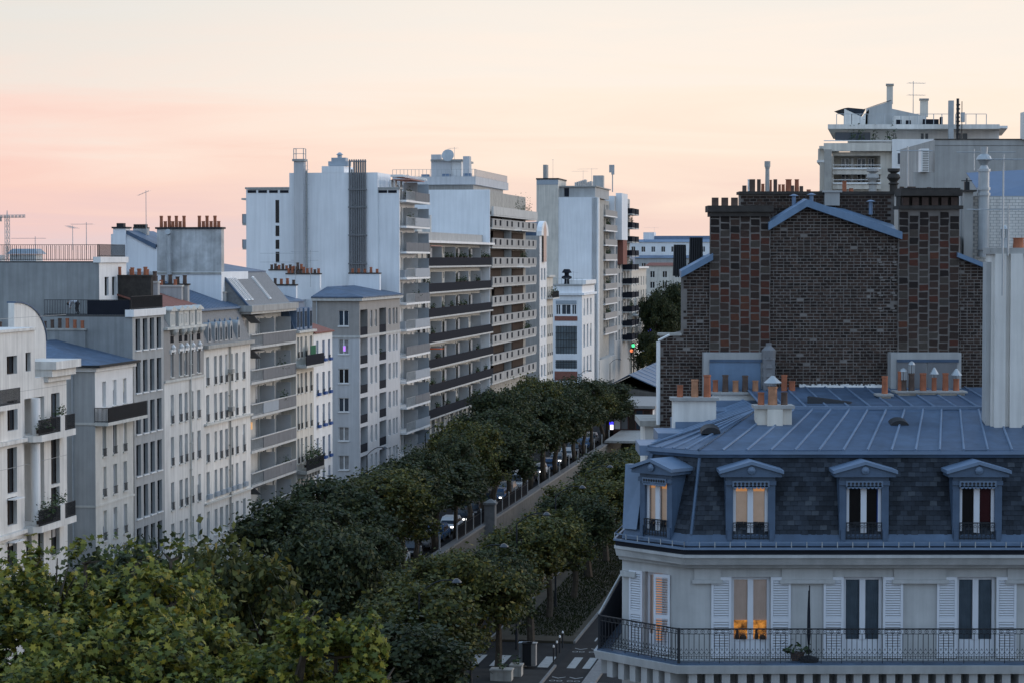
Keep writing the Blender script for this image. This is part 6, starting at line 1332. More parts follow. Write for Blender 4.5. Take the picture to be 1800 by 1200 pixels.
m = MB(); m.box(-20, -.7, -.4, 4.4, 1.2, 1.5); m.build('lower_roof', 'concrete', stn); m = MB(); m.box(-20.05, -.7, -.5, -.3, 1.501, 1.7); m.build('roof_kerb', 'soot', stn)
shd = thing('station_shed', 'zinc pitched roof of the station hall beyond the brick pavilion', 'roof', ts(349, 32.5), SA)
m = MB(); m.hexa([(0, -.4, 5.0), (48, -.4, 5.0), (48, 6.8, 8.1), (0, 6.8, 8.1)], [(0, -.4, 5.12), (48, -.4, 5.12), (48, 6.8, 8.22), (0, 6.8, 8.22)]); m.hexa([(0, 6.8, 8.1), (48, 6.8, 8.1), (48, 10, 6.4), (0, 10, 6.4)], [(0, 6.8, 8.22), (48, 6.8, 8.22), (48, 10, 6.52), (0, 10, 6.52)]); m.build('roof', 'zinc', shd)
m = MB(); m.hexa([(.4, 0, -5), (47, 0, -5), (47, 9.6, -5), (.4, 9.6, -5)], [(.4, 0, 5.0), (47, 0, 5.0), (47, 9.6, 6.5), (.4, 9.6, 6.5)]); m.build('hall', 'trench_stone', shd)
for k in range(9): m = MB(); m.tube((k * 6, -.4, 5.14), (k * 6, 6.8, 8.24), .06, .06, 5); m.build('roof_seam', 'zinc_light', shd)
kio = thing('lit_station_sign', 'white and blue lit station sign box beside the trench', 'sign', ts(*on_z(1077, 742, 2.2), 0), SA); m = MB(); m.box(-.2, .2, -.6, .6, 0, 1.2); m.build('post_base', 'dark_panel', kio); m = MB(); m.box(-.25, .25, -.6, .35, 1.2, 1.9); m.build('light_box', 'lit_sign', kio); m = MB(); m.box(-.27, .27, -.65, .65, 1.902, 2.3); m.build('blue_band', 'lit_blue', kio)
wl = thing('lit_cafe_terrace', 'cream lit terrace front glimpsed beside the station roof', 'terrace', ts(*on_z(1150, 700, 4), 0), SA); m = MB(); m.box(0, .3, -3.5, 1.6, .2, 4.6); m.build('lit_wall', 'lit_cream', wl) if 'lit_cream' in M else (mk('lit_cream', (.6, .5, .35), emit=(1, .78, .52), estr=-.32, var=.4, scale=.9), m.build('lit_wall', 'lit_cream', wl))
for k in range(4): m = MB(); m.tube((-.1, -3 + k * 1.5, 1.5), (-.1, -1.5 + k * 1.5, 5), .08, .08, 5); m.tube((-.1, -1.5 + k * 1.5, 1.5), (-.1, -3 + k * 1.5, 5), .08, .08, 5); m.build('lattice_bar', 'iron', wl)
cb = thing('trench_cabin', 'small white cabin with flat cap beside the brick wall', 'cabin', (on_Y(1158, 700, 80)[0], 80.2, 0)); 
m = MB(); x0 = on_Y(1134, 745, 80.2)[0] - cb.location.x; m.box(x0, .3, 0, 3, 0, on_Y(1134, 748, 80.2)[1]); m.build('wall', 'render_white', cb); m = MB(); m.box(x0 - .2, .3, -.2, 3, on_Y(1134, 748, 80.2)[1] + .002, on_Y(1134, 738, 80.2)[1]); m.build('cap', 'stone_dirty', cb)
# ================================================================ trees
mk('leaf_dark', (0.024, 0.035, 0.015), rough=.65, var=0, transl=.25, island=[(0, (0.020, 0.029, 0.014)), (.45, (0.035, 0.049, 0.020)), (.8, (0.056, 0.067, 0.024)), (1, (0.092, 0.088, 0.027))])
mk('leaf_mid', (0.043, 0.060, 0.017), rough=.65, var=0, transl=.25, island=[(0, (0.031, 0.041, 0.015)), (.4, (0.060, 0.071, 0.021)), (.75, (0.099, 0.099, 0.024)), (.93, (0.157, 0.143, 0.028)), (1, (0.217, 0.147, 0.027))])
mk('leaf_gold', (0.111, 0.133, 0.022), rough=.6, var=0, transl=.3, island=[(0, (.022, .034, .010)), (.25, (.06, .085, .018)), (.55, (.13, .145, .024)), (.82, (.21, .20, .03)), (.95, (.30, .26, .035)), (1, (.38, .25, .035))])
mk('leaf_brown', (.07, .05, .035), rough=.8, var=0, island=[(0, (.05, .038, .026)), (.6, (.09, .065, .045)), (1, (.12, .09, .06))])
from mathutils import noise as mnoise
def crown_leaves(rnd, lobes, n, size, palm=False, gap=-.05, up=.35, light=None):
    """leaf-sized faces through the outer volume of several overlapping lobes, thinned by noise so that gaps stay open"""
    vs, fs, info = [], [], []; wts = [l[3] ** 2 for l in lobes]; cen = Vector((sum(l[0] for l in lobes), sum(l[1] for l in lobes), sum(l[2] for l in lobes))) / len(lobes)
    k = 0; tries = 0
    PALM = [(0, -.5), (.16, -.3), (.5, -.32), (.3, -.02), (.52, .22), (.2, .2), (0, .62), (-.2, .2), (-.52, .22), (-.3, -.02), (-.5, -.32), (-.16, -.3)]
    while k < n and tries < n * 4:
        tries += 1; l = rnd.choices(lobes, wts)[0]; d = Vector((rnd.gauss(0, 1), rnd.gauss(0, 1), rnd.gauss(0, 1))).normalized(); rr = l[3] * (rnd.random() ** .35) * (rnd.uniform(.8, 1.12) if rnd.random() < .9 else rnd.uniform(1.1, 1.42))
        p = Vector((l[0], l[1], l[2])) + Vector((d.x * rr, d.y * rr, d.z * rr * (l[4] if len(l) > 4 else .85)))
        if mnoise.noise(p * (1.1 if not palm else 1.6)) < gap: continue
        nrm = (d * .7 + Vector((rnd.gauss(0, .6), rnd.gauss(0, .6), rnd.gauss(0, .6) + up))).normalized(); a = nrm.orthogonal().normalized(); b = nrm.cross(a); t = rnd.uniform(0, 6.28); ax = a * math.cos(t) + b * math.sin(t); ay = nrm.cross(ax); s = size * rnd.uniform(.55, 1.35); i = len(vs)
        if palm:
            for x, y in PALM: vs.append(tuple(p + ax * (x * s) + ay * (y * s) + nrm * (-.25 * s * (x * x + y * y))))
            fs.append(tuple(range(i, i + 12))); info.append((p, nrm, ax, ay, s))
        else:
            vs += [tuple(p - ax * s * .5), tuple(p - ay * s * .32 - nrm * s * .1), tuple(p + ax * s * .5), tuple(p + ay * s * .32 + nrm * s * .06)]; fs.append((i, i + 1, i + 2, i + 3))
        k += 1
    return vs, fs, info
def limbs(rnd, base, top, r0, lobes, m):
    """tapered, slightly crooked trunk with a limb into every lobe"""
    p = Vector(base); q = Vector(top); pts = [p]; n = 5
    for k in range(1, n + 1): t = k / n; pts.append(p.lerp(q, t) + Vector((rnd.gauss(0, .1), rnd.gauss(0, .1), 0)) * (1 if k < n else .5))
    for k in range(n): m.tube(pts[k], pts[k + 1], r0 * (1 - .6 * k / n), r0 * (1 - .6 * (k + 1) / n), 7, 0, False)
    for l in lobes:
        c = Vector(l[:3]); s = pts[rnd.choice((2, 3, 4, 5))]; mid = s.lerp(c, .5) + Vector((rnd.gauss(0, .25), rnd.gauss(0, .25), .25)); m.tube(s, mid, r0 * .36, r0 * .24, 5, 0, False); m.tube(mid, c, r0 * .24, r0 * .09, 5, 0, False)
        for q_ in range(3): m.tube(c, c + Vector((rnd.gauss(0, 1), rnd.gauss(0, 1), rnd.uniform(0, 1))).normalized() * l[3] * .8, r0 * .09, r0 * .03, 4, 0, False)
def tree_meshes(seed, H, R, zb, n, size, mt):
    rnd = random.Random(seed); lobes = [(0, 0, H - R * .75, R * .62, .95)]
    for k in range(15):
        a = rnd.uniform(0, 6.28) + k * 2.4; z = rnd.uniform(zb + R * .35, H - R * .5); f = 1 - .45 * max(0, (z - (zb + H) / 2) / (H - zb) * 2); rr = R * rnd.uniform(.35, .8) * f; lobes.append((rr * math.cos(a), rr * math.sin(a), z, R * rnd.uniform(.24, .54), rnd.uniform(.7, 1.0)))
    m = MB(); limbs(rnd, (0, 0, 0), (0, 0, H * .78), .19 + H * .006, lobes, m); tm = m.mesh('trunk', ['bark'])
    vs, fs, _ = crown_leaves(rnd, lobes, n, size); cm = bpy.data.meshes.new('crown'); cm.from_pydata(vs, [], fs); cm.materials.append(M[mt]); return tm, cm
TREE = {}
def tree(v, w, H, R, kind, label, group, rz=None, world=None, zb=None, s=0):
    var = (kind, s % 5)
    if var not in TREE:
        TREE[var] = tree_meshes(40 + s % 5 + len(kind) * 3, 10.0, 3.5, 3.4, {'leaf_dark': 19000, 'leaf_mid': 17000, 'leaf_brown': 4000}[kind], .25 if kind != 'leaf_brown' else .16, kind)
    tm, cm = TREE[var]; loc = world or ts(v, w, 0); t = thing('street_tree', label, 'tree', loc, rz if rz is not None else random.uniform(0, 6.28), group); t.scale = (R / 3.5, R / 3.5, H / 10.0)
    put('trunk', tm, t); put('crown', cm, t); return t
random.seed(21)
Lrow = [(150, 10.2), (158, 10.6), (166, 10.6), (174, 11.4), (182, 11.4), (190, 10.6), (198, 9.8), (206, 10.4), (214, 11.4), (222, 12.0), (230, 12.4), (238, 12.8), (246, 13.2), (254, 13.0), (262, 12.6), (270, 12.6), (279, 12.2), (288, 12.0), (297, 11.2), (306, 10.4), (315, 9.2), (324, 7.2)]
BEH = [(153, 'zinc-roofed townhouse'), (160, 'grey block with dark window strips'), (170, 'house with carved dormers'), (183, 'house with round-headed dormers'), (198, 'concrete balcony block'), (211, 'house with blue shutters'), (243, 'blue-grey corner block'), (257, 'tower with the pipe bundle'), (300, 'black-banded long block'), (338, 'block with square-pierced parapets'), (391, 'arched white house and its neighbour')]
behind = lambda v: next(n for q, n in BEH if v - 4 < q)
for k, (v, h) in enumerate(Lrow): tree(v, 39.5 + random.uniform(-.3, .3), h + random.uniform(-1.5, .8), 4.2 + random.uniform(-1.1, 1.0), 'leaf_mid' if k % 5 == 3 else 'leaf_dark', 'dark leafy tree by the trench fence, opposite the ' + behind(v + 25), 'tree row along the trench fence', s=k)
Rrow = [(110, 24, 8.6), (119, 25, 8.8), (128, 24, 9.8), (140, 24, 8.7), (151, 23.6, 8.4), (162, 24, 8.6), (172, 23.6, 8.6), (183, 23.8, 8.7), (193, 23.6, 8.8), (203, 23.8, 8.5), (213, 23.6, 8.2), (225, 23.6, 7.6), (236, 23.6, 7.0), (250, 23.8, 6.2)]
for k, (v, w, h) in enumerate(Rrow): tree(v, w, h + .35 + random.uniform(-.6, .6), 4.1 + random.uniform(-.7, .6), 'leaf_mid' if k % 3 else 'leaf_dark', ['dark green street tree in the row beside the cycle path', 'yellowing street tree in the row beside the cycle path'][bool(k % 3)], 'tree row beside the cycle path', s=k + 1)
for k, (v, w, h, kd) in enumerate([(104, 30.5, 7.4, 'leaf_dark'), (114, 31.5, 7.6, 'leaf_dark'), (124, 30.8, 7.4, 'leaf_dark'), (150, 29.6, 6.0, 'leaf_mid'), (160, 30, 5.5, 'leaf_mid'), (134, 29, 7.6, 'leaf_mid'), (143, 31.5, 6.4, 'leaf_dark')]): tree(v, w, h, 3.4, kd, 'dark tree in the planted strip between cycle path and trench', 'trees of the planted strip', s=k)
for k, (px, pt, Y, R, kd, lab) in enumerate([(262, 908, 96, 4.0, 'leaf_dark', 'dark pointed tree rising before the grey block with tall windows'), (345, 930, 92, 3.6, 'leaf_mid', 'olive tree before the house with carved dormers'), (430, 914, 88, 4.0, 'leaf_mid', 'broad yellow-green tree before the balcony block'), (562, 893, 126, 3.6, 'leaf_dark', 'round dark tree standing alone beside the advertising column'), (640, 900, 150, 3.4, 'leaf_dark', 'dark tree just behind the lone round one')]):
    X_, z = on_Y(px, pt, Y); tree(0, 0, z, R, kd, lab, None, world=(X_, Y, 0), s=k)
for k, (px, py, R, v) in enumerate([(1152, 505, 4.2, 470), (1172, 484, 4.8, 480), (1194, 490, 4.8, 490), (1143, 575, 3.2, 450), (1165, 590, 3.6, 440), (1188, 580, 4.0, 430)]):
    w, z = on_v(px, py, v); tree(v, w, z, R, 'leaf_dark' if k < 4 else 'leaf_mid', ['tall dark tree beyond the station roof', 'lower shadowy tree beyond the station roof'][k > 2], 'trees beyond the station roof', s=k)
for k, (px, py) in enumerate([(705, 1040), (745, 1005), (690, 1075), (530, 1010), (470, 1060)]):
    v, w = on_z(px, py, 3.0); t = tree(v, w, 4.2, 2.2, 'leaf_brown', 'thin brown half-bare shrub in the planted strip', 'brown shrubs of the planted strip', s=k)
# foreground plane trees: big lobed leaves, the 300 nearest ones separate
def plane_tree(label, base, lobes, n, seed, size=.2):
    t = thing('plane_tree', label, 'tree', base); rnd = random.Random(seed); bo = Vector(base); lb = [(l[0] - base[0], l[1] - base[1], l[2], l[3], l[4]) for l in lobes]
    m = MB(); limbs(rnd, (0, 0, 0), (0, 0, 15.5), .38, lb, m); m.build('trunk', 'bark', t)
    vs, fs, info = crown_leaves(rnd, lb, n, size, True, .03, .5)
    eye = Vector((0, 0, HC)) - bo
    vis = sorted(range(len(info)), key=lambda i: (info[i][0] - eye).length - .9 * info[i][0].z)[:2600]; pick = set(rnd.sample(vis, 300))
    keep = [f for i, f in enumerate(fs) if i not in pick]; used = sorted({q for f in keep for q in f}); mp2 = {q: i for i, q in enumerate(used)}
    cm = bpy.data.meshes.new('crown'); cm.from_pydata([vs[q] for q in used], [], [tuple(mp2[q] for q in f) for f in keep]); cm.materials.append(M['leaf_gold']); tag(put('crown', cm, t), kind='stuff')
    lm_ = {}
    for i in pick:
        p, nrm, ax, ay, s = info[i]; kk = rnd.randrange(4)
        if kk not in lm_:
            mm = bpy.data.meshes.new('leaf'); mm.from_pydata([(x, y, -.25 * (x * x + y * y)) for x, y in [(0, -.5), (.16, -.3), (.5, -.32), (.3, -.02), (.52, .22), (.2, .2), (0, .62), (-.2, .2), (-.52, .22), (-.3, -.02), (-.5, -.32), (-.16, -.3)]], [], [tuple(range(12))]); mm.materials.append(mat('leaf_one_%d' % kk, [(.125, .155, .026), (.19, .21, .03), (.27, .245, .033), (.08, .11, .02)][kk], rough=.6, var=.2, transl=.3)); lm_[kk] = mm
        o = put('leaf', lm_[kk], t); o.matrix_local = Matrix.Translation(p) @ Matrix((ax, ay, nrm)).transposed().to_4x4() @ Matrix.Scale(s, 4)
    return t
def LB(px, py, Y, r, f=.9):
    X_, z = on_Y(px, py, Y); return (X_, Y, z - r * f, r, f)
plane_tree('big yellow-green plane tree filling the lower corner, with lobed leaves', (-7.6, 41, 0), [LB(20, 985, 40, 1.5), LB(95, 968, 41, 1.3), LB(175, 962, 42, 1.2), LB(255, 985, 41, 1.1), LB(310, 968, 43, .9), LB(130, 1050, 39, 1.7), LB(270, 1070, 39, 1.5), LB(-40, 1050, 39, 1.6), LB(380, 1090, 40, 1.1), LB(200, 1160, 38, 1.8), LB(60, 1150, 37, 1.7), LB(340, 1170, 38, 1.3), LB(440, 1120, 40, .9), LB(150, 940, 42, .35, 1.5), LB(235, 950, 42, .3, 1.6), LB(60, 950, 41, .3, 1.5), LB(300, 945, 43, .3, 1.4)], 52000, 5, .115)
plane_tree('smaller yellowing plane tree with loose top shoots beside the big one', (-3.9, 39, 0), [LB(540, 1068, 38, .55), LB(590, 1100, 38.5, .6), LB(640, 1085, 38, .45), LB(500, 1130, 39, .9), LB(600, 1150, 38, 1.0), LB(670, 1150, 38, .6), LB(560, 1190, 38, 1.2), LB(690, 1190, 38, .7), LB(450, 1170, 38, 1.0), LB(545, 1052, 38, .22, 1.6), LB(645, 1068, 38, .22, 1.5), LB(730, 1178, 38, .3, 1.2)], 19000, 8, .115)
# ================================================================ vehicles
mk('car_white', (.62, .64, .66), rough=.3, var=.03, spec=.6); mk('car_dark', (.02, .022, .028), rough=.25, var=.03, spec=.6); mk('car_blue', (.05, .11, .22), rough=.25, var=.03, spec=.6); mk('car_grey', (.18, .19, .20), rough=.28, var=.03, spec=.6); mk('tyre', (.015, .015, .016), rough=.9, var=.1); mk('lamp_lens', (.6, .62, .65), rough=.15, var=0, spec=.7)
def car(label, loc, rz, mt, van=False, lit=False, group=None):
    t = thing('parked_car', label, 'car', loc, rz, group); hw = .88; H1 = 1.0 if van else .86; HT = 2.0 if van else 1.46
    prof = [(-2.1, .28), (2.05, .28), (2.15, .5), (2.1, .72), (1.25, H1), (-1.6, H1 + .06), (-2.12, .9)]
    key = ('car', mt, van)
    def body():
        m = MB(); m.hexa([(x, -hw, z) for x, z in prof], [(x, hw, z) for x, z in prof]); me = m.mesh('body', [mt]); bm = bmesh.new(); bm.from_mesh(me); bmesh.ops.recalc_face_normals(bm, faces=bm.faces); bmesh.ops.bevel(bm, geom=bm.edges[:], offset=.07, segments=2, affect='EDGES'); bm.to_mesh(me); bm.free(); return me
    put('body', cached(key, body), t)
    a0, a1, b0, b1 = (1.15, .45, -1.75, -1.35) if not van else (1.5, .95, -2.08, -2.0); wi = hw - .06; wt = hw - .2
    m = MB(); m.hexa([(a0, -wi, H1 - .02), (a0, wi, H1 - .02), (b0, wi, H1 + .03), (b0, -wi, H1 + .03)], [(a1, -wt, HT), (a1, wt, HT), (b1, wt, HT), (b1, -wt, HT)]); put('cabin', m.mesh('cabin', [mt]), t)
    def lerp(p, q, f): return tuple(x + (y - x) * f for x, y in zip(p, q))
    A, B_, C_, D_ = (a0 + .012, -wi + .08, H1 + .03), (a0 + .012, wi - .08, H1 + .03), (a1 + .03, wt - .06, HT - .08), (a1 + .03, -wt + .06, HT - .08); m = MB(); m.face([A, B_, C_, D_]); put('windscreen', m.mesh('windscreen', ['pane_blue']), t)
    m = MB(); m.face([(b0 - .012, -wi + .1, H1 + .1), (b0 - .012, wi - .1, H1 + .1), (b1 - .03, wt - .08, HT - .1), (b1 - .03, -wt + .08, HT - .1)]); put('rear_window', m.mesh('rear_window', ['pane_dark']), t)
    for s in (-1, 1):
        m = MB(); m.face([(a0 - .25, s * (wi + .006), H1 + .06), (b0 + .25, s * (wi + .006), H1 + .1), (b1 + .12, s * (wt + .012), HT - .1), (a1 - .05, s * (wt + .012), HT - .1)]); put('side_window', m.mesh('side_window', ['pane_dark']), t)
        m = MB(); m.box(2.02, 2.135, s * .62 - .17, s * .62 + .17, .6, .74); put('headlight', m.mesh('headlight', ['lit_white' if lit else 'lamp_lens']), t)
        for x in (1.35, -1.3):
            m = MB(); m.tube((x, s * (hw - .2), .32), (x, s * (hw + .02), .32), .32, .32, 16); w_ = put('wheel', m.mesh('wheel', ['tyre']), t); m = MB(); m.tube((x, s * (hw + .021), .32), (x, s * (hw + .03), .32), .2, .2, 12); put('rim', m.mesh('rim', ['steel']), w_)
    m = MB(); m.box(2.1, 2.17, -.55, .55, .36, .5); put('grille', m.mesh('grille', ['iron']), t); m = MB(); m.box(2.171, 2.18, -.26, .26, .38, .49); put('number_plate', m.mesh('number_plate', ['white_paint']), t)
    return t
cars = [(188.5, 'car_white', 0), (194.5, 'car_dark', 0), (200.5, 'car_grey', 0), (206.5, 'car_blue', 0), (213, 'car_white', 0), (219.5, 'car_dark', 0), (226, 'car_dark', 0), (233, 'car_dark', 1), (240, 'car_blue', 0), (247, 'car_grey', 0), (254, 'car_white', 1), (262, 'car_dark', 0), (270, 'car_white', 0), (277, 'car_blue', 0), (285, 'car_grey', 0), (293, 'car_white', 0), (301, 'car_dark', 0), (310, 'car_blue', 0), (319, 'car_grey', 0)]
nm = {'car_white': 'white', 'car_dark': 'black', 'car_grey': 'grey', 'car_blue': 'dark blue'}
for v, c, van in cars: car('%s %s parked in the line beside the trench fence' % (nm[c], 'high van' if van else 'car'), ts(v, 41.2 + random.uniform(-.15, .15)), SA + math.pi, c, bool(van), lit=int(v) % 3 == 0, group='cars parked beside the trench fence')
v, w = on_z(1062, 1196, 1.4); car('pale car on the road right below the iron balcony', ts(v - 1.5, w), SA, 'car_white')
v, w = on_z(548, 1048, .6); car('dark car with lit headlights at the crossing by the advertising column', ts(v, w), SA + math.pi + .3, 'car_dark', lit=True)
v, w = on_z(1098, 655, .6); car('silver car far down the avenue near the traffic lights', ts(v, w - 3), SA + math.pi, 'car_grey'); car('white car beyond the silver one near the traffic lights', ts(v + 12, w - 6), SA + math.pi, 'car_white')
def scooter(label, loc, rz, mt):
    t = thing('motor_scooter', label, 'scooter', loc, rz)
    for x in (-.6, .6):
        m = MB(); m.tube((x, -.06, .25), (x, .06, .25), .25, .25, 14); m.build('wheel', 'tyre', t)
    m = MB(); m.hexa([(-.75, -.16, .35), (.05, -.14, .28), (.05, .14, .28), (-.75, .16, .35)], [(-.8, -.13, .72), (-.1, -.12, .7), (-.1, .12, .7), (-.8, .13, .72)]); m.hexa([(.0, -.17, .22), (.4, -.17, .22), (.4, .17, .22), (.0, .17, .22)], [(.0, -.17, .3), (.4, -.17, .3), (.4, .17, .3), (.0, .17, .3)]); m.hexa([(.38, -.2, .3), (.5, -.16, .3), (.5, .16, .3), (.38, .2, .3)], [(.3, -.2, .95), (.4, -.14, .98), (.4, .14, .98), (.3, .2, .95)]); m.build('body', mt, t)
    m = MB(); m.box(-.78, -.05, -.13, .13, .721, .82); m.build('seat', 'tyre', t); m = MB(); m.tube((.34, -.35, 1.05), (.34, .35, 1.05), .02, .02, 6); m.tube((.58, 0, .25), (.34, 0, 1.05), .03, .03, 6); m.build('handlebar', 'iron', t)
    m = MB(); m.tube((.42, 0, .9), (.47, 0, .9), .08, .08, 10); m.build('headlight', 'lamp_lens', t)
v, w = on_z(665, 1045, .5); scooter('pale scooter parked under the trees near the trench end', ts(v, w), SA + .6, 'car_white'); v, w = on_z(680, 1018, .5); scooter('blue scooter parked behind the pale one', ts(v, w), SA + .4, 'car_blue')
# ================================================================ street furniture
def lamp(v, w, side=-1, h=9.0, arm=1.9, label='black street lamp with curved arm over the cycle path', group='street lamps beside the cycle path'):
    t = thing('street_lamp', label, 'street lamp', ts(v, w), SA, group)
    def pole():
        m = MB(); m.tube((0, 0, 0), (0, 0, 1.2), .12, .1, 10); m.tube((0, 0, 1.2), (0, 0, h - .6), .08, .05, 8); pts = [(0, side * arm * (1 - math.cos(a)) * .95, h - .6 + .75 * math.sin(a)) for a in [math.pi / 2 * k / 8 for k in range(9)]]; pts = [(0, side * arm * k / 8, h - .6 + .75 * math.sin(math.pi / 2 * min(1, k / 6))) for k in range(9)]; m.path(pts, .035, 6); return m.mesh('pole', ['iron'])
    put('pole', cached(('lp', side, h, arm), pole), t)
    def head():
        m = MB(); m.lathe([(.08, .14), (.25, 0), (.28, -.05), (.26, -.09), (.0, -.09)][::-1], 14); return m.mesh('lamp_head', ['car_dark'])
    put('lamp_head', cached('lh', head), t, (0, side * (arm + .1), h + .1)); return t
for v in (117, 132, 149, 167, 184): lamp(v, 24.3 - .05)
for v in (205, 232, 262, 318, 352, 392, 430): lamp(v, 47.4, -1, 8.5, 1.6, 'black street lamp with curved arm before the ' + (behind(v) if v < 395 else 'far towers'), 'street lamps along the left-hand pavement')
col = thing('advertising_column', 'round dark advertising column with pale cap and yellow light strips', 'column', ts(*on_z(597, 1036, 4.0), 0), SA)
m = MB(); m.lathe([(.72, 0), (.72, .3), (.6, .34), (.6, 3.1), (.66, 3.14), (.66, 3.45), (.6, 3.5)], 24); m.build('drum', 'dark_panel', col)
m = MB(); m.lathe([(.62, 3.5), (.86, 3.58), (.9, 3.7), (.72, 3.8), (.3, 3.92), (.0, 3.95)], 24); m.build('cap', 'bluegrey_panel', col); m = MB(); m.lathe([(.5, 3.88), (.45, 3.935), (.0, 3.98)], 20); m.build('cap_light', 'white_paint', col)
for a in (2.6, 4.9, 5.6):
    m = MB(); m.hexa([(.88 * math.cos(a), .88 * math.sin(a), 3.45), (.88 * math.cos(a + .35), .88 * math.sin(a + .35), 3.45), (.84 * math.cos(a + .35), .84 * math.sin(a + .35), 3.45), (.84 * math.cos(a), .84 * math.sin(a), 3.45)], [(.88 * math.cos(a), .88 * math.sin(a), 3.54), (.88 * math.cos(a + .35), .88 * math.sin(a + .35), 3.54), (.84 * math.cos(a + .35), .84 * math.sin(a + .35), 3.54), (.84 * math.cos(a), .84 * math.sin(a), 3.54)]); m.build('light_strip', 'lit_yellow', col)
m = MB(); m.box(-.05, .05, -.78, -.62, 1.9, 2.6); m.build('lit_panel', 'lit_yellow', col)
for k, (px, py) in enumerate(((973, 1164), (979, 1156), (984, 1146), (989, 1138))):
    v, w = on_z(px, py, .15); t = thing('bollard', 'slim black bollard with white tip at the crossing', 'bollard', ts(v, w, .14), SA, 'bollards at the crossing'); m = MB(); m.tube((0, 0, 0), (0, 0, 1.0), .05, .045, 8); m.build('post', 'iron', t); m = MB(); m.lathe([(.06, 1.0), (.07, 1.06), (.05, 1.14), (.0, 1.17)], 8); m.build('tip', 'white_paint', t)
for k, (px, py, mt, h) in enumerate(((921, 1166, 'bluegrey_panel', 1.35), (927, 1168, 'iron', 1.4), (935, 1168, 'taupe', 1.4))):
    v, w = on_z(px, py, .15); t = thing('utility_cabinet', ['pale grey', 'black', 'brown'][k] + ' street utility cabinet at the crossing', 'cabinet', ts(v, w, .14), SA); m = MB(); m.box(-.25, .25, -.28, .28, 0, h); m.build('body', mt, t); m = MB(); m.box(-.3, .3, -.33, .33, h + .001, h + .06); m.build('lid', mt, t); m = MB(); m.box(-.262, -.252, -.22, .22, .15, h - .12); m.build('door', mt, t)
for k, (px, py, L_) in enumerate(((882, 1194, 1.3), (908, 1186, .7))):
    v, w = on_z(px, py, .15); t = thing('stone_planter', ['long', 'square'][k] + ' cream stone planter at the crossing', 'planter', ts(v, w, .14), SA); m = MB(); m.box(-.4, .4, -L_ / 2, L_ / 2, 0, .62); m.box(-.45, .45, -L_ / 2 - .05, L_ / 2 + .05, .621, .72); m.build('trough', 'stone_dirty', t); planter(t, -.35, 0, .55, .7, .5, 80 + k, False, 'planting')
# traffic lights, pharmacy cross glow and lit poster at the far junction
def signal(px, py, v, lit, label):
    w, z = on_v(px, py, v); t = thing('traffic_light', label, 'traffic light', ts(v, w), SA); m = MB(); m.tube((0, 0, 0), (0, 0, z + .6), .09, .07, 8); m.build('pole', 'iron', t); m = MB(); m.box(-.35, -.05, -.22, .22, z - .9, z + .6); m.build('housing', 'iron', t); m = MB(); m.tube((-.36, 0, z), (-.40, 0, z), .34, .34, 12); m.build('lens', lit, t)
signal(1113.5, 607, 470, 'lit_green', 'traffic light showing green at the far junction'); signal(1110.5, 616, 468, 'lit_red', 'traffic light glowing red at the far junction')
w, z = on_v(1123, 590, 490); t = thing('pharmacy_sign', 'green lit pharmacy cross sign down the avenue', 'sign', ts(490, w), SA); m = MB(); m.box(-.1, .1, -.9, .9, z - .3, z + .3); m.box(-.1, .1, -.3, .3, z - .8, z + .8); m.build('cross', 'lit_green', t); m = MB(); m.box(-.05, .05, .9, 2.5, z - .05, z + .05); m.tube((0, 2.4, 0), (0, 2.4, z), .08, .08, 6); m.build('bracket', 'iron', t)
w, z = on_v(1121, 625, 480); t = thing('lit_poster_panel', 'brilliant white lit poster panel at the far junction', 'sign', ts(480, w), SA); m = MB(); m.box(-.2, .2, -1.1, 1.1, z, z + 3.6); m.build('frame', 'iron', t); m = MB(); m.box(-.23, -.201, -.95, .95, z + .25, z + 3.4); m.build('lit_face', 'lit_white', t); m = MB(); m.box(-.15, .15, -.3, .3, 0, z); m.build('foot', 'iron', t)
w, z = on_v(1138, 586, 500); t = thing('blue_shop_sign', 'small deep blue lit sign among the far trees', 'sign', ts(500, w), SA); m = MB(); m.box(-.2, .2, -.9, .9, z - .9, z + .9); m.build('light_box', 'lit_blue', t); m = MB(); m.tube((0.3, 0, 0), (.3, 0, z), .08, .08, 6); m.build('pole', 'iron', t)
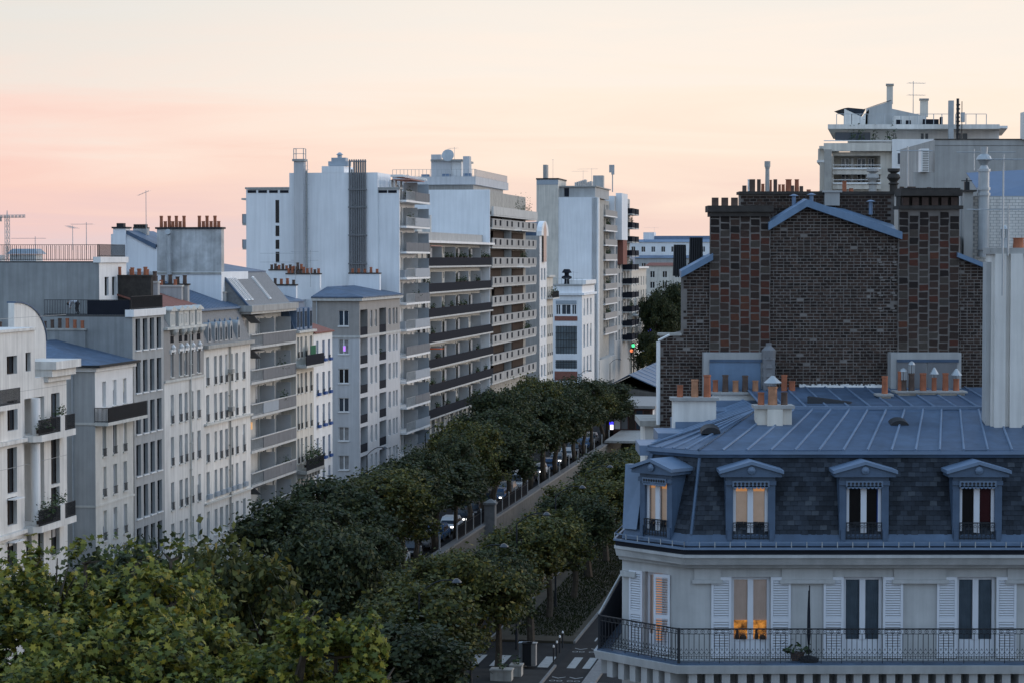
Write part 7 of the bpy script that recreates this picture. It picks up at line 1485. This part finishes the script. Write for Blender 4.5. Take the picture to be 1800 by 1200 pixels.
# ================================================================ people
mk('cloth_dark', (.03, .03, .035), rough=.9); mk('cloth_grey', (.2, .2, .21), rough=.9); mk('cloth_stripe', (.55, .56, .6), rough=.9, var=.3, scale=9); mk('skin', (.42, .26, .19), rough=.6, var=.05); mk('hair', (.02, .016, .014), rough=.8); mk('denim', (.06, .08, .14), rough=.9)
def person(label, loc, rz, J, mats, sc=1.0):
    """one continuous skinned body; J holds joint positions (metres)"""
    t = thing('person', label, 'person', loc, rz)
    names = ['pel', 'chest', 'neck', 'head', 'crown', 'ls', 'le', 'lh', 'rs', 're', 'rh', 'lk', 'la', 'lt', 'rk', 'ra', 'rt', 'lhip', 'rhip']; rad = dict(pel=.15, chest=.17, neck=.06, head=.095, crown=.07, ls=.075, le=.05, lh=.04, rs=.075, re=.05, rh=.04, lk=.07, la=.045, lt=.04, rk=.07, ra=.045, rt=.04, lhip=.1, rhip=.1)
    ed = [('pel', 'chest'), ('chest', 'neck'), ('neck', 'head'), ('head', 'crown'), ('chest', 'ls'), ('ls', 'le'), ('le', 'lh'), ('chest', 'rs'), ('rs', 're'), ('re', 'rh'), ('pel', 'lhip'), ('lhip', 'lk'), ('lk', 'la'), ('la', 'lt'), ('pel', 'rhip'), ('rhip', 'rk'), ('rk', 'ra'), ('ra', 'rt')]
    ix = {n: i for i, n in enumerate(names)}; me = bpy.data.meshes.new('body'); me.from_pydata([J[n] for n in names], [(ix[a], ix[b_]) for a, b_ in ed], []); o = bpy.data.objects.new('body', me); COL.objects.link(o)
    md = o.modifiers.new('skin', 'SKIN'); 
    for n in names: sv = me.skin_vertices[0].data[ix[n]]; sv.radius = (rad[n], rad[n]); sv.use_root = n == 'pel'
    o.modifiers.new('sub', 'SUBSURF').levels = 1
    dg = bpy.context.evaluated_depsgraph_get(); nm2 = bpy.data.meshes.new_from_object(o.evaluated_get(dg)); bpy.data.objects.remove(o)
    nm2.materials.clear(); [nm2.materials.append(M[q]) for q in mats]
    hd, pl_ = Vector(J['neck']), Vector(J['pel'])
    for p in nm2.polygons:
        c = p.center; p.use_smooth = True
        p.material_index = 2 if (c - Vector(J['head'])).length < .17 or min((c - Vector(J[h_])).length for h_ in ('lh', 'rh')) < .09 else (1 if min((c - Vector(J[h_])).length for h_ in ('lk', 'rk', 'la', 'ra', 'lt', 'rt', 'lhip', 'rhip')) < .22 and (c - pl_).dot(Vector(J['chest']) - pl_) < .03 else 0)
    put('body', nm2, t); m = MB(); h = Vector(J['crown']); k = Vector(J['head']); d = (h - k).normalized(); c = k + d * .06
    m.lathe([(.0, -.02), (.1, .0), (.108, .06), (.085, .12), (.0, .15)], 10); hr = m.build('hair', 'hair', t, tuple(c)); hr.rotation_euler = d.to_track_quat('Z', 'Y').to_euler(); return t
WALK = dict(pel=(0, 0, .95), chest=(.03, 0, 1.3), neck=(.04, 0, 1.5), head=(.07, 0, 1.6), crown=(.06, 0, 1.7), ls=(.03, .2, 1.42), le=(.1, .26, 1.15), lh=(.25, .24, .95), rs=(.03, -.2, 1.42), re=(-.1, -.26, 1.16), rh=(-.12, -.24, .92), lhip=(0, .1, .9), rhip=(0, -.1, .9), lk=(.18, .1, .5), la=(.12, .1, .1), lt=(.26, .1, .05), rk=(-.05, -.1, .48), ra=(-.3, -.1, .14), rt=(-.2, -.1, .05))
for k, (px, py) in enumerate(((1094, 652), (1099, 648), (1104, 655))):
    v, w = on_z(px, py, 0); person(['walker in dark coat on the far pavement', 'walker in grey on the far pavement', 'walker in dark jacket and jeans on the far pavement'][k], ts(v, w), SA + [0, math.pi, 2.6][k], WALK, [['cloth_dark', 'cloth_grey', 'cloth_dark'][k], ['cloth_dark', 'cloth_dark', 'denim'][k], 'skin'])
x0, y0, zu = L3u
BEND = dict(pel=(0, 0, .82), chest=(.34, 0, 1.0), neck=(.52, 0, .95), head=(.62, 0, .86), crown=(.7, 0, .78), ls=(.42, .19, .98), le=(.5, .24, .68), lh=(.55, .2, .42), rs=(.42, -.19, .98), re=(.55, -.24, .68), rh=(.6, -.18, .42), lhip=(-.03, .1, .8), rhip=(-.03, -.1, .8), lk=(.1, .11, .45), la=(-.06, .11, .09), lt=(.1, .11, .05), rk=(.06, -.11, .45), ra=(-.1, -.11, .09), rt=(.06, -.11, .05))
wP, zP = on_v(136, 535, L3.v0 + 1.2); person('person in a striped top bending over on the lower roof terrace', ts(L3.v0 + 1.2, wP, L3z + .1), SA + math.pi / 2, BEND, ['cloth_stripe', 'cloth_dark', 'skin'])
# ================================================================ antennas and cranes
def aerial(label, loc, h, boom, n, ang, el=.8, tilt=0.0, r=.03, cat='antenna', two=False):
    t = thing('tv_aerial', label, cat, loc, ang); m = MB(); m.tube((0, 0, 0), (0, 0, h), r, r * .8, 6); m.build('mast', 'galv', t)
    for q in range(2 if two else 1):
        m = MB(); z = h - .15 - q * .9; m.tube((-boom * .3, 0, z - tilt * boom * .3), (boom * .7, 0, z + tilt * boom * .7), r * .6, r * .6, 5)
        for k in range(n): x = -boom * .3 + boom * k / (n - 1); l = el * (1 - .4 * k / n) / 2; m.tube((x, -l, z + tilt * x), (x, l, z + tilt * x), r * .4, r * .4, 4)
        m.build('yagi_array', 'galv', t)
    return t
def aer_v(label, v, px, pyb, pyt, boom, n, ang, **k):
    w, zb = on_v(px, pyb, v); _, zt = on_v(px, pyt, v); return aerial(label, ts(v, w, zb), zt - zb, boom, n, SA + ang, **k)
vg = g.v0
aer_v('tall lone aerial mast above the rear gable', vg + 1.5, 257, 415, 335, 1.2, 5, 1.2, el=.5, tilt=-.3); aer_v('wide aerial over the upper roof terrace', 172, 152, 440, 391, 2.0, 9, 1.35, el=.5); aer_v('fishbone aerial over the upper roof terrace', 170, 128, 440, 397, 1.0, 6, .9, el=.9, tilt=.2); aer_v('low flat aerial left of the roof terrace', 176, 62, 440, 416, 3.0, 10, 1.5, el=.3)
aer_v('broad double aerial before the blank blue gable', 226, 519, 505, 443, 5.4, 12, 1.5, el=.5, two=True); aer_v('second aerial mast before the blank blue gable', 228, 546, 505, 440, 3.0, 9, 1.5, el=.5, two=True); aer_v('aerial on the lift house of the tower block', 306, 799, 300, 259, 1.6, 6, 1.0, el=.8); aer_v('small aerial beside the far blank tower', 420, 1025, 330, 300, 3.2, 7, 1.4, el=.6); aer_v('thin aerial on the far blank tower', 425, 1040, 330, 296, 4, 7, 1.4, el=.7); aer_v('aerial on the low studio building', 396, 1008, 500, 477, 3.2, 8, 1.2, el=.5, tilt=.15); aer_v('aerial on the distant flat roof', 765, 1150, 425, 400, 5, 6, 1.5, el=.8); aer_v('bare rod beside the far blank tower', 415, 972, 318, 280, .3, 2, 1.4, el=.2)
def aer_Y(label, Y, px, pyb, pyt, boom, n, ang, **k):
    X_, zb = on_Y(px, pyb, Y); _, zt = on_Y(px, pyt, Y); return aerial(label, (X_, Y, zb), zt - zb, boom, n, ang, **k)
aer_Y('rooftop aerial on the skyline house', 172, 1605, 215, 143, 1.3, 6, .2, el=.7, two=True); aer_Y('thin whip mast behind the brick chimneys', 82, 1595, 335, 258, 1.3, 8, .1, el=.15); aer_Y('tall aerial mast strapped to the ribbed chimney', 69.9, 1762, 520, 272, 1.7, 10, .05, el=.25, two=False); aer_Y('long horizontal aerial near the ribbed chimney', 70.0, 1772, 450, 360, 1.8, 12, 3.1, el=.12); aer_Y('dark aerial against the beige flank wall', 100, 1712, 300, 262, 2.6, 12, 0, el=.2)
cr = thing('tower_crane', 'distant tower crane on the left horizon', 'crane', (on_Y(13, 430, 600)[0], 600, 0)); zt = on_Y(13, 381, 600)[1]
def lattice(p0, p1, s, n, name):
    m = MB(); p0, p1 = Vector(p0), Vector(p1); d = (p1 - p0); a = d.orthogonal().normalized() * s; b_ = d.normalized().cross(a)
    cs_ = [a + b_, a - b_, -a - b_, -a + b_]
    for c in cs_: m.tube(p0 + c, p1 + c, .09, .09, 4)
    for k in range(n):
        for i in range(4): m.tube(p0 + d * (k / n) + cs_[i], p0 + d * ((k + 1) / n) + cs_[(i + 1) % 4], .05, .05, 3)
    m.build(name, 'concrete_light', cr)
lattice((0, 0, 0), (0, 0, zt), .45, 24, 'mast'); lattice((-3, 0, zt), (4.8, 0, zt + .1), .25, 8, 'jib'); m = MB(); m.box(-3.4, -1.6, -.8, .8, zt - 1.3, zt - .1); m.build('counterweight', 'concrete', cr); m = MB(); m.tube((0, 0, zt), (0, 0, zt + 1.6), .2, .1, 5); m.build('mast_head', 'concrete_light', cr)
